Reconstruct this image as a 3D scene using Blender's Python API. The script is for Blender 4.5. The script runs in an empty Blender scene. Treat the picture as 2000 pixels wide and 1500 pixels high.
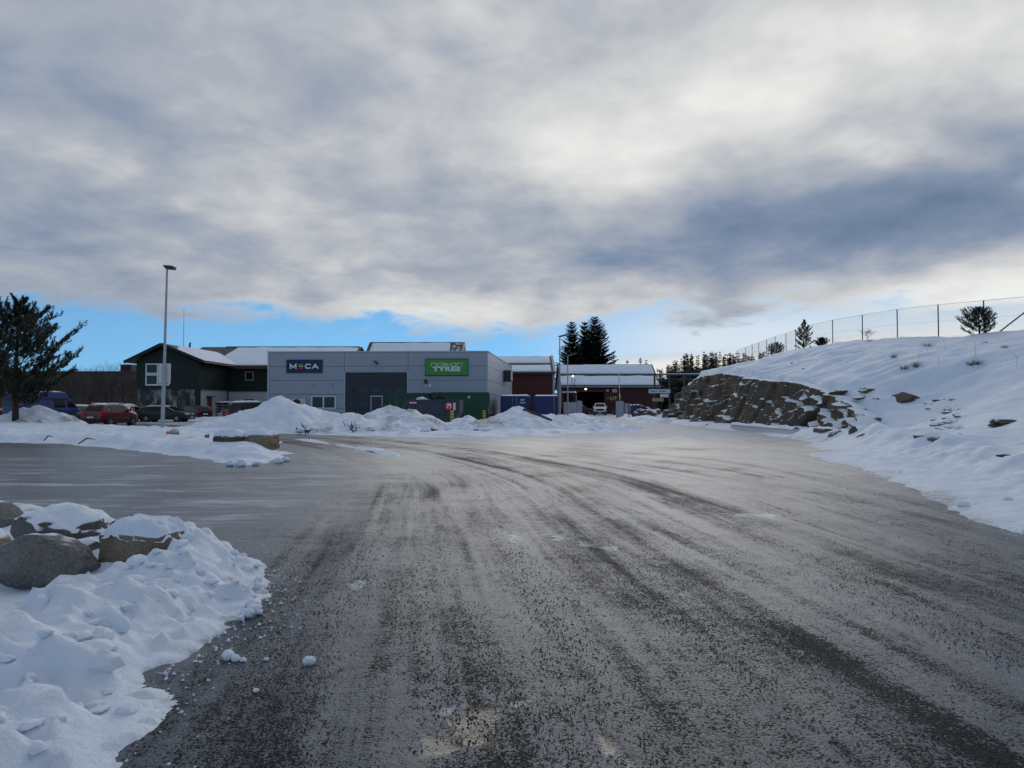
import bpy, bmesh, math, random
import numpy as np
from mathutils import Vector, Matrix, noise as mnoise

SC = bpy.context.scene
COL = SC.collection
PI = math.pi
R = math.radians

# ------------------------------------------------------------------ camera
F_PX, CX, CY = 1387.0, 1000.0, 750.0           # focal length in pixels of the 2000 px wide photograph
CAM_H = 1.6
PITCH = math.atan(40.0 / F_PX)                  # horizon lies on row 790
cam_d = bpy.data.cameras.new('camera')
cam_d.sensor_width = 36.0
cam_d.lens = 36.0 * F_PX / 2000.0
cam_d.clip_start = 0.05
cam_d.clip_end = 6000.0
cam = bpy.data.objects.new('camera', cam_d)
COL.objects.link(cam)
cam.location = (0, 0, CAM_H)
cam.rotation_euler = (PI / 2 + PITCH, 0, 0)
SC.camera = cam

# ------------------------------------------------------------------ view
SC.view_settings.view_transform = 'Standard'
SC.view_settings.look = 'None'
SC.view_settings.exposure = 0.0
SC.view_settings.gamma = 1.0
SC.cycles.use_denoising = True
SC.cycles.max_bounces = 4
SC.cycles.diffuse_bounces = 2
SC.cycles.glossy_bounces = 2
SC.cycles.transparent_max_bounces = 8
SC.cycles.sample_clamp_indirect = 4.0

SUN_AZ, SUN_EL = 8.0, 18.0                     # degrees to the right of the view, and above the horizon


# ------------------------------------------------------------------ shader expression helper
class E:
    """A node socket (or number) with operators that grow Math nodes."""
    nt = None

    def __init__(s, v): s.v = v

    @staticmethod
    def put(sock, v):
        v = v.v if isinstance(v, E) else v
        if isinstance(v, bpy.types.NodeSocket): E.nt.links.new(v, sock)
        else: sock.default_value = v

    @staticmethod
    def m(op, *a, clamp=False):
        n = E.nt.nodes.new('ShaderNodeMath'); n.operation = op; n.use_clamp = clamp
        for i, x in enumerate(a): E.put(n.inputs[i], x)
        return E(n.outputs[0])

    def __add__(s, o): return E.m('ADD', s, o)
    __radd__ = __add__
    def __sub__(s, o): return E.m('SUBTRACT', s, o)
    def __rsub__(s, o): return E.m('SUBTRACT', o, s)
    def __mul__(s, o): return E.m('MULTIPLY', s, o)
    __rmul__ = __mul__
    def __truediv__(s, o): return E.m('DIVIDE', s, o)
    def clamp(s): return E.m('ADD', s, 0.0, clamp=True)


def smooth(x, a, b):
    n = E.nt.nodes.new('ShaderNodeMapRange'); n.interpolation_type = 'SMOOTHSTEP'; n.clamp = True
    E.put(n.inputs['Value'], x); E.put(n.inputs['From Min'], a); E.put(n.inputs['From Max'], b)
    return E(n.outputs['Result'])


def gauss(*terms):
    t = None
    for x, s in terms:
        q = x * (1.0 / s); q = q * q
        t = q if t is None else t + q
    return E.m('EXPONENT', t * -1.0)


def vec(x, y, z=0.0):
    n = E.nt.nodes.new('ShaderNodeCombineXYZ')
    for i, c in enumerate((x, y, z)): E.put(n.inputs[i], c)
    return E(n.outputs[0])


def sep(v):
    n = E.nt.nodes.new('ShaderNodeSeparateXYZ'); E.put(n.inputs[0], v)
    return [E(o) for o in n.outputs]


def noise(v, scale, detail=3.0, rough=0.5, dist=0.0, dim='3D'):
    n = E.nt.nodes.new('ShaderNodeTexNoise'); n.noise_dimensions = dim
    E.put(n.inputs['Vector'], v); n.inputs['Scale'].default_value = scale
    n.inputs['Detail'].default_value = detail; n.inputs['Roughness'].default_value = rough
    n.inputs['Distortion'].default_value = dist
    return E(n.outputs[0])


def voronoi(v, scale, feature='F1', out=0):
    n = E.nt.nodes.new('ShaderNodeTexVoronoi'); n.feature = feature
    E.put(n.inputs['Vector'], v); n.inputs['Scale'].default_value = scale
    return E(n.outputs[out])


def mixc(f, a, b):
    n = E.nt.nodes.new('ShaderNodeMix'); n.data_type = 'RGBA'
    E.put(n.inputs[0], f)
    for i, c in ((6, a), (7, b)):
        if isinstance(c, (tuple, list)): n.inputs[i].default_value = tuple(c[:3]) + (1,)
        else: E.put(n.inputs[i], c)
    return E(n.outputs[2])


# ------------------------------------------------------------------ world: sky with a cloud deck
W = bpy.data.worlds.new('World'); SC.world = W; W.use_nodes = True
nt = W.node_tree; nt.nodes.clear(); E.nt = nt
tc = nt.nodes.new('ShaderNodeTexCoord')
dx, dy, dz = sep(E(tc.outputs['Generated']))
az = E.m('ARCTAN2', dx, dy) * (180 / PI)
el = E.m('ARCSINE', dz) * (180 / PI)
zz = E.m('MAXIMUM', dz, 0.0) + 0.24
ox, oy = dx / zz, dy / zz
P1 = vec(ox, oy, 0.35)
n_big = noise(P1, 0.75, 2.0, 0.5, 0.25)
n_mid = noise(P1, 3.0, 4.0, 0.55, 0.25)
n_fine = noise(P1, 8.0, 3.0, 0.55, 0.2)
b = 0.53 + (n_big - 0.5) * 0.44 + (n_mid - 0.5) * 0.82 + (n_fine - 0.5) * 0.26
b = b + 0.30 * gauss((az - 10.0, 12.0), (el - 20.0, 5.5))
b = b + 0.34 * gauss((az + 3.0, 15.0), (el - 7.5, 2.3))
b = b + 0.16 * gauss((az - 30.0, 12.0), (el - 24.0, 5.0))
b = b + 0.75 * gauss((az - 38.0, 15.0), (el - 7.0, 3.0))
b = b - 0.46 * gauss((az - 24.0, 17.0), (el - 13.0, 3.8))
b = b - 0.10 * gauss((az + 5.0, 12.0), (el - 12.5, 2.6))
b = b - 0.14 * gauss((az + 36.0, 10.0), (el - 15.0, 12.0))
SV = (math.sin(R(SUN_AZ)) * math.cos(R(SUN_EL)), math.cos(R(SUN_AZ)) * math.cos(R(SUN_EL)), math.sin(R(SUN_EL)))
toward = dx * SV[0] + dy * SV[1] + dz * SV[2]     # the broken deck opposite the sun is lit by it
b = b + 0.12 * (1.0 - smooth(toward, -0.4, 0.80))
b = b.clamp()
ramp = nt.nodes.new('ShaderNodeValToRGB'); E.put(ramp.inputs[0], b)
cr = ramp.color_ramp
cr.elements[0].position = 0.0; cr.elements[0].color = (0.14, 0.20, 0.31, 1)
cr.elements[1].position = 1.0; cr.elements[1].color = (0.86, 0.87, 0.84, 1)
for p, c in ((0.25, (0.22, 0.285, 0.40)), (0.50, (0.40, 0.435, 0.50)), (0.72, (0.62, 0.63, 0.64))):
    e = cr.elements.new(p); e.color = c + (1,)
cloud = E(ramp.outputs[0])
edge = 6.6 + 0.6 * gauss((az - 26.0, 16.0)) - 1.0 * gauss((az + 1.0, 9.0)) + (n_mid - 0.5) * 7.0 + (n_fine - 0.5) * 2.5
cover = smooth(el, edge - 0.8, edge + 1.2) * (0.40 + 0.60 * smooth(toward, -0.1, 0.72))   # the deck thins out away from the sun
# low bright bank behind the wood and to the right
low_n = noise(vec(az * 0.06, el * 0.40, 4.0), 1.5, 4.0, 0.55, 0.4)
low = smooth(az, 3.0, 12.0) * smooth(low_n * 0.6 + 0.5 * gauss((el - 2.6, 1.9)) + 0.30 * smooth(az, 12.0, 34.0) - 0.30 * smooth(el, 6.5, 9.5), 0.58, 0.84)
low_col = (0.90, 0.885, 0.82)
sky = nt.nodes.new('ShaderNodeTexSky'); sky.sky_type = 'NISHITA'; sky.sun_disc = False
sky.sun_elevation = R(SUN_EL); sky.sun_rotation = R(SUN_AZ)
sky.air_density = 1.0; sky.dust_density = 0.0; sky.ozone_density = 3.0
E.put(sky.inputs['Vector'], vec(dx, dy, E.m('MAXIMUM', dz, 0.0) + 0.16))
tint = nt.nodes.new('ShaderNodeMix'); tint.data_type = 'RGBA'; tint.blend_type = 'MULTIPLY'
tint.inputs[0].default_value = 1.0
nt.links.new(sky.outputs[0], tint.inputs[6]); tint.inputs[7].default_value = (0.60, 1.08, 1.22, 1)
K = 0.1                                          # background strength; cloud radiance is written in display units
scl = nt.nodes.new('ShaderNodeMix'); scl.data_type = 'RGBA'; scl.blend_type = 'MULTIPLY'
scl.inputs[0].default_value = 1.0; scl.inputs[7].default_value = (1 / K, 1 / K, 1 / K, 1)
E.put(scl.inputs[6], mixc(low, cloud, low_col))
cov = E.m('MAXIMUM', cover, low)
bg = nt.nodes.new('ShaderNodeBackground'); bg.inputs[1].default_value = K
veil = (0.70 * smooth(az, -2.0, 16.0) * (1.0 - smooth(az, 60.0, 100.0)) + 0.10) * (1.0 - smooth(el, 5.0, 11.0))   # thin cloud veils the gap on the right
clear = mixc(veil, E(tint.outputs[2]), (8.0, 8.3, 8.4))
E.put(bg.inputs[0], mixc(cov, clear, E(scl.outputs[2])))
wo = nt.nodes.new('ShaderNodeOutputWorld'); nt.links.new(bg.outputs[0], wo.inputs[0])
W.cycles.sampling_method = 'MANUAL'; W.cycles.sample_map_resolution = 512

sun_d = bpy.data.lights.new('sun', 'SUN')
sun_d.energy = 0.6; sun_d.angle = R(40); sun_d.color = (1.0, 0.96, 0.90)
sun = bpy.data.objects.new('sun', sun_d); COL.objects.link(sun)
sv = Vector((math.sin(R(SUN_AZ)) * math.cos(R(SUN_EL)), math.cos(R(SUN_AZ)) * math.cos(R(SUN_EL)), math.sin(R(SUN_EL))))
sun.rotation_euler = sv.to_track_quat('Z', 'Y').to_euler()
sun.location = (20, 40, 40)


# ------------------------------------------------------------------ pixels of the photograph -> places
def ray(px, py):
    a, u = (px - CX) / F_PX, (CY - py) / F_PX
    c, s = math.cos(PITCH), math.sin(PITCH)
    return Vector((a, c - u * s, s + u * c))


def at(px, py, Y):
    d = ray(px, py)
    return Vector((0, 0, CAM_H)) + d * (Y / d.y)


def gnd(px, py, z=0.0):
    d = ray(px, py)
    return Vector((0, 0, CAM_H)) + d * ((z - CAM_H) / d.z)


# ------------------------------------------------------------------ numpy noise
def _h(ix, iy, iz, seed):
    n = (ix * 374761393 + iy * 668265263 + iz * 2147483647 * 0 + iz * 1274126177 + seed * 974711) & 0xFFFFFFFF
    n = ((n ^ (n >> 13)) * 1274126177) & 0xFFFFFFFF
    n = n ^ (n >> 16)
    return (n & 0xFFFFFF).astype(np.float64) / 0xFFFFFF


def vn(x, y, z=0.0, seed=0):
    x = np.asarray(x, float); y = np.asarray(y, float); z = np.zeros_like(x) + z
    x0, y0, z0 = np.floor(x), np.floor(y), np.floor(z)
    fx, fy, fz = x - x0, y - y0, z - z0
    fx, fy, fz = [f * f * f * (f * (f * 6 - 15) + 10) for f in (fx, fy, fz)]
    ix, iy, iz = x0.astype(np.int64), y0.astype(np.int64), z0.astype(np.int64)
    r = 0
    for a in (0, 1):
        for b_ in (0, 1):
            for c in (0, 1):
                w = (fx if a else 1 - fx) * (fy if b_ else 1 - fy) * (fz if c else 1 - fz)
                r = r + w * _h(ix + a, iy + b_, iz + c, seed)
    return r * 2 - 1


def fbm(x, y, z=0.0, oct=4, seed=0, gain=0.5):
    s, a, f = 0, 1.0, 1.0
    for o in range(oct):
        s = s + a * vn(x * f, y * f, np.asarray(z) * f, seed + o * 17); a *= gain; f *= 2.03
    return s


def cells(x, y, seed=0):
    """Worley: distance to the nearest point, that cell's random value and the gap to the next one."""
    x = np.asarray(x, float); y = np.asarray(y, float)
    ix, iy = np.floor(x).astype(np.int64), np.floor(y).astype(np.int64)
    d1 = np.full(x.shape, 9.0); d2 = np.full(x.shape, 9.0); v = np.zeros(x.shape); ca = np.zeros(x.shape); cb = np.zeros(x.shape)
    for a in (-1, 0, 1):
        for b_ in (-1, 0, 1):
            jx, jy = ix + a, iy + b_
            px = jx + _h(jx, jy, jx * 0, seed); py = jy + _h(jx, jy, jx * 0 + 1, seed)
            d = np.hypot(px - x, py - y)
            near = d < d1
            d2 = np.where(near, d1, np.minimum(d2, d))
            v = np.where(near, _h(jx, jy, jx * 0 + 2, seed), v)
            ca = np.where(near, x - px, ca); cb = np.where(near, y - py, cb)
            d1 = np.where(near, d, d1)
    return d1, v, d2 - d1, ca, cb


def sst(x, a, b):
    t = np.clip((np.asarray(x, float) - a) / (b - a), 0, 1)
    return t * t * (3 - 2 * t)


def sdf(px, py, poly):
    """Signed distance to a polygon, positive inside."""
    px = np.asarray(px, float); py = np.asarray(py, float)
    d = np.full(px.shape, 1e9); ins = np.zeros(px.shape, bool)
    n = len(poly)
    for i in range(n):
        ax, ay = poly[i]; bx, by = poly[(i + 1) % n]
        ex, ey = bx - ax, by - ay
        t = np.clip(((px - ax) * ex + (py - ay) * ey) / (ex * ex + ey * ey + 1e-12), 0, 1)
        d = np.minimum(d, np.hypot(px - ax - t * ex, py - ay - t * ey))
        c = ((ay > py) != (by > py)) & (px < (bx - ax) * (py - ay) / ((by - ay) if by != ay else 1e-9) + ax)
        ins ^= c
    return np.where(ins, d, -d)


def spaced(stops):
    """Non-uniform coordinates: [(start, step), ..., (end, None)]."""
    out = []
    for (a, s), (b_, _) in zip(stops[:-1], stops[1:]):
        n = max(1, int(round((b_ - a) / s)))
        out += list(np.linspace(a, b_, n, endpoint=False))
    return np.array(out + [stops[-1][0]])


# ------------------------------------------------------------------ objects
def tag(o, label=None, cat=None, group=None, kind=None):
    if label: o['label'] = label
    if cat: o['category'] = cat
    if group: o['group'] = group
    if kind: o['kind'] = kind
    return o


def thing(name, label, cat, loc=(0, 0, 0), rz=0.0, group=None):
    o = bpy.data.objects.new(name, None); COL.objects.link(o)
    o.empty_display_size = 0.2
    o.location = loc; o.rotation_euler = (0, 0, rz)
    return tag(o, label, cat, group)


def link(name, me, mat=None, parent=None):
    o = bpy.data.objects.new(name, me); COL.objects.link(o)
    if mat is not None and not me.materials: me.materials.append(mat)
    if parent is not None: o.parent = parent
    return o


def copy_tree(o, parent=None):
    c = o.copy(); COL.objects.link(c); c.parent = parent
    for ch in o.children: copy_tree(ch, c)
    return c


def grid(name, X, Y, Z, mat, keep=None, parent=None, flat=False, attrs=None):
    ny, nx = X.shape
    co = np.stack([X, Y, Z], -1).reshape(-1, 3)
    i = (np.arange(ny - 1)[:, None] * nx + np.arange(nx - 1)[None, :]).ravel()
    q = np.stack([i, i + 1, i + 1 + nx, i + nx], 1)
    if keep is not None: q = q[keep.ravel()[q].any(1)]
    used = np.unique(q); remap = np.full(len(co), -1); remap[used] = np.arange(len(used))
    co = co[used]; q = remap[q]
    me = bpy.data.meshes.new(name)
    me.vertices.add(len(co)); me.vertices.foreach_set('co', co.astype(np.float32).ravel())
    me.loops.add(q.size); me.loops.foreach_set('vertex_index', q.astype(np.int32).ravel())
    me.polygons.add(len(q)); me.polygons.foreach_set('loop_start', np.arange(0, q.size, 4, dtype=np.int32))
    me.polygons.foreach_set('use_smooth', np.full(len(q), not flat))
    for nm, arr in (attrs or {}).items():
        arr = np.asarray(arr, np.float32)
        if arr.ndim == 2:
            a = me.attributes.new(nm, 'FLOAT', 'POINT'); a.data.foreach_set('value', arr.ravel()[used])
        else:
            a = me.attributes.new(nm, 'FLOAT_VECTOR', 'POINT'); a.data.foreach_set('vector', arr.reshape(-1, 3)[used].ravel())
    me.update(calc_edges=True); me.validate()
    return link(name, me, mat, parent)


class MB:
    """Collects shapes; build() links them as ONE mesh object."""

    def __init__(s): s.v = []; s.f = []

    def add(s, vs, fs):
        k = len(s.v); s.v += [tuple(p) for p in vs]; s.f += [tuple(i + k for i in f) for f in fs]; return s

    def box(s, c, size, M=None):
        x, y, z = size[0] / 2, size[1] / 2, size[2] / 2
        vs = [Vector((sx * x, sy * y, sz * z)) for sz in (-1, 1) for sy in (-1, 1) for sx in (-1, 1)]
        vs = [(M @ p if M else p) + Vector(c) for p in vs]
        return s.add(vs, [(0, 2, 3, 1), (4, 5, 7, 6), (0, 1, 5, 4), (2, 6, 7, 3), (0, 4, 6, 2), (1, 3, 7, 5)])

    def bb(s, x0, x1, y0, y1, z0, z1):
        return s.box(((x0 + x1) / 2, (y0 + y1) / 2, (z0 + z1) / 2), (x1 - x0, y1 - y0, z1 - z0))

    def prism(s, poly, axis, a, b_):
        """Extrude a polygon (list of 2-D points) along an axis from a to b."""
        def p3(p, t): return {'x': (t, p[0], p[1]), 'y': (p[0], t, p[1]), 'z': (p[0], p[1], t)}[axis]
        n = len(poly)
        vs = [p3(p, a) for p in poly] + [p3(p, b_) for p in poly]
        fs = [tuple(range(n)), tuple(range(2 * n - 1, n - 1, -1))]
        fs += [(i, i + n, (i + 1) % n + n, (i + 1) % n) for i in range(n)]
        return s.add(vs, fs)

    def tube(s, pts, r, seg=6, cap=True):
        pts = [Vector(p) for p in pts]
        rs = r if isinstance(r, (list, tuple)) else [r] * len(pts)
        rings = []
        ref = None
        for i, p in enumerate(pts):
            t = (pts[min(i + 1, len(pts) - 1)] - pts[max(i - 1, 0)])
            t = t.normalized() if t.length > 1e-9 else Vector((0, 0, 1))
            if ref is None: ref = Vector((1, 0, 0)) if abs(t.x) < 0.8 else Vector((0, 1, 0))
            a = (ref - t * ref.dot(t)).normalized(); ref = a
            b_ = t.cross(a)
            rings.append([p + (a * math.cos(2 * PI * k / seg) + b_ * math.sin(2 * PI * k / seg)) * rs[i] for k in range(seg)])
        vs = [q for rg in rings for q in rg]
        fs = [(i * seg + k, i * seg + (k + 1) % seg, (i + 1) * seg + (k + 1) % seg, (i + 1) * seg + k)
              for i in range(len(pts) - 1) for k in range(seg)]
        if cap: fs += [tuple(range(seg - 1, -1, -1)), tuple(range((len(pts) - 1) * seg, len(pts) * seg))]
        return s.add(vs, fs)

    def lathe(s, prof, M, seg=16):
        """Revolve (r, h) pairs about local z, placed by matrix M."""
        vs = [M @ Vector((r * math.cos(2 * PI * k / seg), r * math.sin(2 * PI * k / seg), h)) for r, h in prof for k in range(seg)]
        fs = [(i * seg + k, i * seg + (k + 1) % seg, (i + 1) * seg + (k + 1) % seg, (i + 1) * seg + k)
              for i in range(len(prof) - 1) for k in range(seg)]
        return s.add(vs, fs)

    def mesh(s, name, smooth=None):
        me = bpy.data.meshes.new(name); me.from_pydata([tuple(p) for p in s.v], [], s.f)
        me.validate(); me.update()
        if smooth is not None:
            bm = bmesh.new(); bm.from_mesh(me); bmesh.ops.recalc_face_normals(bm, faces=bm.faces); bm.to_mesh(me); bm.free()
            for p in me.polygons: p.use_smooth = True
            me.set_sharp_from_angle(angle=R(smooth))
        return me

    def build(s, name, mat, parent=None, smooth=None):
        return link(name, s.mesh(name, smooth), mat, parent)


# ------------------------------------------------------------------ materials
MATS = {}


def new_mat(name):
    m = bpy.data.materials.new(name); m.use_nodes = True
    t = m.node_tree; bs = t.nodes['Principled BSDF']; E.nt = t
    MATS[name] = m
    return m, t, bs


def obj_coord():
    n = E.nt.nodes.new('ShaderNodeTexCoord'); return E(n.outputs['Object'])


def world_pos():
    n = E.nt.nodes.new('ShaderNodeNewGeometry'); return E(n.outputs['Position']), E(n.outputs['Normal'])


def attr(name, out='Fac'):
    n = E.nt.nodes.new('ShaderNodeAttribute'); n.attribute_name = name; return E(n.outputs[out])


def bump(bs, h, strength, dist, prev=None):
    n = E.nt.nodes.new('ShaderNodeBump'); n.inputs['Strength'].default_value = strength; n.inputs['Distance'].default_value = dist
    E.put(n.inputs['Height'], h)
    if prev is not None: E.nt.links.new(prev.outputs[0], n.inputs['Normal'])
    E.nt.links.new(n.outputs[0], bs.inputs['Normal'])
    return n


def plain(name, col, rough=0.6, metal=0.0, var=0.12, scale=3.0, coat=0.0, bmp=0.0, spec=0.5, emit=0.0):
    """Painted, cast or woven surface: a base colour with mottling, wear in the gloss and fine relief."""
    m, t, bs = new_mat(name)
    oc = obj_coord()
    n = noise(oc, scale, 4.0, 0.6)
    n2 = noise(oc, scale * 7, 3.0, 0.6)
    k = (n - 0.5) * (2 * var) + (n2 - 0.5) * var + 1.0
    mul = t.nodes.new('ShaderNodeMix'); mul.data_type = 'RGBA'; mul.blend_type = 'MULTIPLY'; mul.inputs[0].default_value = 1.0
    mul.inputs[6].default_value = tuple(col) + (1,)
    E.put(mul.inputs[7], vec(k, k, k))
    t.links.new(mul.outputs[2], bs.inputs['Base Color'])
    E.put(bs.inputs['Roughness'], (n2 - 0.5) * 0.2 + rough)
    bs.inputs['Metallic'].default_value = metal
    bs.inputs['Coat Weight'].default_value = coat
    bs.inputs['Coat Roughness'].default_value = 0.08
    bs.inputs['Specular IOR Level'].default_value = spec
    if bmp: bump(bs, n2, bmp, 0.01)
    if emit:
        bs.inputs['Emission Color'].default_value = tuple(col) + (1,); bs.inputs['Emission Strength'].default_value = emit
    return m


SNOW_C = (0.80, 0.845, 0.92)


def snow_nodes(bs, t, dirt=None, fine=1.0):
    pos, nrm = world_pos()
    a = noise(pos, 0.9, 3.0, 0.6)
    g = None
    col = mixc(smooth(a, 0.35, 0.75), (0.73, 0.81, 0.93), (0.825, 0.88, 0.955))
    if dirt is not None:
        sp = noise(pos, 7.0, 6.0, 0.78)
        sm_ = noise(pos, 1.6, 4.0, 0.6)
        f = (smooth(sp + dirt * 0.24, 0.62, 0.86) * dirt).clamp() * 0.75 + smooth(sm_ + dirt * 0.3, 0.62, 0.95) * dirt * 0.25
        col = mixc(f.clamp(), col, (0.27, 0.25, 0.22))
    return col, pos, nrm, g


def make_snow(name, dirty):
    m, t, bs = new_mat(name)
    d = attr('dirt') if dirty else None
    col, pos, nrm, g = snow_nodes(bs, t, d)
    E.put(bs.inputs['Base Color'], col)
    bs.inputs['Roughness'].default_value = 0.62
    bs.inputs['Specular IOR Level'].default_value = 0.35
    h = noise(pos, 13.0, 5.0, 0.74)
    bump(bs, h, 0.7, 0.035)
    return m


M_SNOW = make_snow('snow', False)
M_DSNOW = make_snow('dirty_snow', True)


def make_rock(name, ca, cb, cc, scale=1.0, snow_lo=0.42, snow_hi=0.62, snow=True):
    """Granite with rust and lichen; snow where the surface faces up enough to hold it."""
    m, t, bs = new_mat(name)
    pos, nrm = world_pos()
    a = noise(pos, 0.55 * scale, 5.0, 0.62, 0.6)
    sp = noise(pos, 26.0 * scale, 4.0, 0.75)
    st = noise(pos, 2.6 * scale, 6.0, 0.7, 0.4)
    col = mixc(smooth(a, 0.38, 0.62), ca, cb)
    col = mixc(smooth(st, 0.50, 0.74), col, cc)
    mu = t.nodes.new('ShaderNodeMix'); mu.data_type = 'RGBA'; mu.blend_type = 'MULTIPLY'; mu.inputs[0].default_value = 1.0
    E.put(mu.inputs[6], col); k = sp * 2.6 - 0.3; E.put(mu.inputs[7], vec(k, k, k))
    col = E(mu.outputs[2])
    h = noise(pos, 3.2 * scale, 8.0, 0.72) + sp * 0.3
    E.put(bs.inputs['Roughness'], 0.75)
    if snow:
        nx, ny, nz = sep(nrm)
        j = noise(pos, 2.2, 4.0, 0.6)
        f = smooth(nz + (j - 0.5) * 0.40, snow_lo, snow_hi)
        col = mixc(f, col, SNOW_C)
        h = h * (1.0 - f * 0.9)
    E.put(bs.inputs['Base Color'], col)
    bump(bs, h, 0.8, 0.10)
    return m


M_CLIFF = make_rock('cliff_rock', (0.110, 0.088, 0.062), (0.150, 0.106, 0.064), (0.060, 0.054, 0.046), 1.0, 0.55, 0.68)
M_OUTCROP = make_rock('outcrop_rock', (0.10, 0.078, 0.056), (0.13, 0.088, 0.056), (0.06, 0.053, 0.046), 1.5, 0.90, 1.05)
M_BOULDER = make_rock('granite_boulder', (0.20, 0.20, 0.20), (0.175, 0.165, 0.155), (0.12, 0.12, 0.12), 1.5, 0.86, 0.99)
M_DARKBOULDER = make_rock('dark_boulder', (0.16, 0.155, 0.15), (0.15, 0.13, 0.11), (0.08, 0.08, 0.08), 2.2, 0.40, 0.62)
M_DARKBROWN = make_rock('dark_brown_granite', (0.10, 0.078, 0.058), (0.085, 0.062, 0.045), (0.05, 0.045, 0.04), 2.0, 0.80, 0.95)
M_BROWNBLOCK = make_rock('brown_granite', (0.30, 0.235, 0.17), (0.26, 0.20, 0.14), (0.20, 0.165, 0.125), 2.0, 0.80, 0.95)


# =================================================================== GROUND AND ROAD
# wheel tracks: the used lane swings from the camera to the left, past the workshop
_tY = np.array([-30, -10, 0, 3.2, 5.5, 7.65, 15.85, 24.7, 34, 45, 60, 100.0])
_tX = np.array([3.2, 2.3, 1.9, 1.62, 1.25, 0.95, -0.1, -3.55, -9.8, -20, -36, -80.0])


def spline(x, xs, ys):
    """Smooth interpolation: average linear interpolation over a window."""
    r = 0
    for k in np.linspace(-1, 1, 9): r = r + np.interp(x + k * 2.2, xs, ys)
    return r / 9


def track(X, Y):
    w = 1 - sst(X - 0.06 * Y, 1.5, 7.5)
    return X - w * spline(Y, _tX * 0 + _tY, _tX)


ISLAND = [tuple(gnd(*p).xy) for p in ((0, 864), (90, 866), (190, 873), (300, 884), (390, 898), (450, 913), (505, 909), (575, 897), (562, 878), (548, 862),
                                      (500, 851), (400, 846), (300, 841), (150, 836), (0, 832))]
ISLAND = ISLAND + [(-60, 50), (-60, 28)]
NEARBANK = [tuple(gnd(*p).xy) for p in ((0, 984), (110, 1000), (215, 1022), (340, 1050), (440, 1064), (505, 1084), (522, 1110), (500, 1180), (430, 1240), (300, 1330), (225, 1490))]
NEARBANK = NEARBANK + [(-1.95, 1.0), (-2.4, -3), (-3, -9), (-13, -9), (-13, 11.6)]

rx = spaced([(-75, 2.5), (-30, 0.6), (-9, 0.14), (-3.2, 0.035), (4.5, 0.07), (8, 0.2), (14, 0.6), (45, None)])
ry = spaced([(-25, 2.0), (0, 0.12), (2.2, 0.032), (7, 0.06), (13, 0.14), (24, 0.4), (60, 1.2), (135, None)])
RX, RY = np.meshgrid(rx, ry)
U = track(RX, RY)
side = sst(-RX, 1.2, 4.0) * (1 - sst(RY, 20, 30)) * sst(RY, 6.5, 9.5)          # the icy turning area on the left, crossed sideways
far = np.maximum(sst(RY, 18, 40) * sst(U, 1.5, 6.0), sst(RY, 55, 70))           # packed snow towards the yard entrance
far = np.maximum(far, 0.55 * sst(RX, 5.0, 8.0) * sst(RY, 9, 20))
un = U + 0.22 * fbm(U * 0.9, RY * 0.14, oct=3, seed=7)
band = lambda a, b: sst(un, a - 0.35, a + 0.35) * (1 - sst(un, b - 0.45, b + 0.45))
core = np.maximum.reduce([band(-0.25, 1.35), 0.85 * band(1.9, 2.9), 0.9 * band(-3.4, -1.35), 0.45 * band(3.6, 4.3)])
core = core * (1 - 0.65 * side) * (1 - 0.6 * sst(RY, 30, 50))                                          # gritted lane
RZ = 0.014 * fbm(U * 1.6, RY * 0.13, oct=3, seed=3) + 0.006 * fbm(RX * 3.0, RY * 3.0, oct=3, seed=9) * (1 - sst(RY, 10, 20))
RZ = RZ - 0.016 * np.exp(-((U - 0.05) / 0.10) ** 2) - 0.020 * np.exp(-((U - 0.62) / 0.16) ** 2) * sst(vn(U * 0, RY * 0.22, seed=5), -0.3, 0.3)
RZ = RZ - 0.016 * np.exp(-((U - 2.3) / 0.13) ** 2) + 0.014 * np.exp(-((U - 1.75) / 0.22) ** 2)

PUD = [gnd(930, 1420).xy, gnd(865, 1455).xy, gnd(1010, 1370).xy, gnd(1190, 1455).xy, gnd(1230, 1495).xy]
pud = np.zeros_like(RX)
for p, sx, sy in zip(PUD, (0.15, 0.10, 0.10, 0.05, 0.05), (0.30, 0.14, 0.10, 0.18, 0.12)):
    pud = np.maximum(pud, np.exp(-((RX - p[0]) / sx) ** 2 - ((RY - p[1]) / sy) ** 2))
pud = sst(pud + 0.32 * fbm(RX * 7, RY * 5, oct=4, seed=31), 0.35, 0.95)
RZ = np.where(pud > 0.02, RZ * (1 - pud) + (-0.003) * pud, RZ)

nb_ = sdf(RX, RY, NEARBANK)
slsh = np.exp(-(np.minimum(0, nb_ + 0.05) / 0.38) ** 2) * (nb_ > -2)

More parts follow.
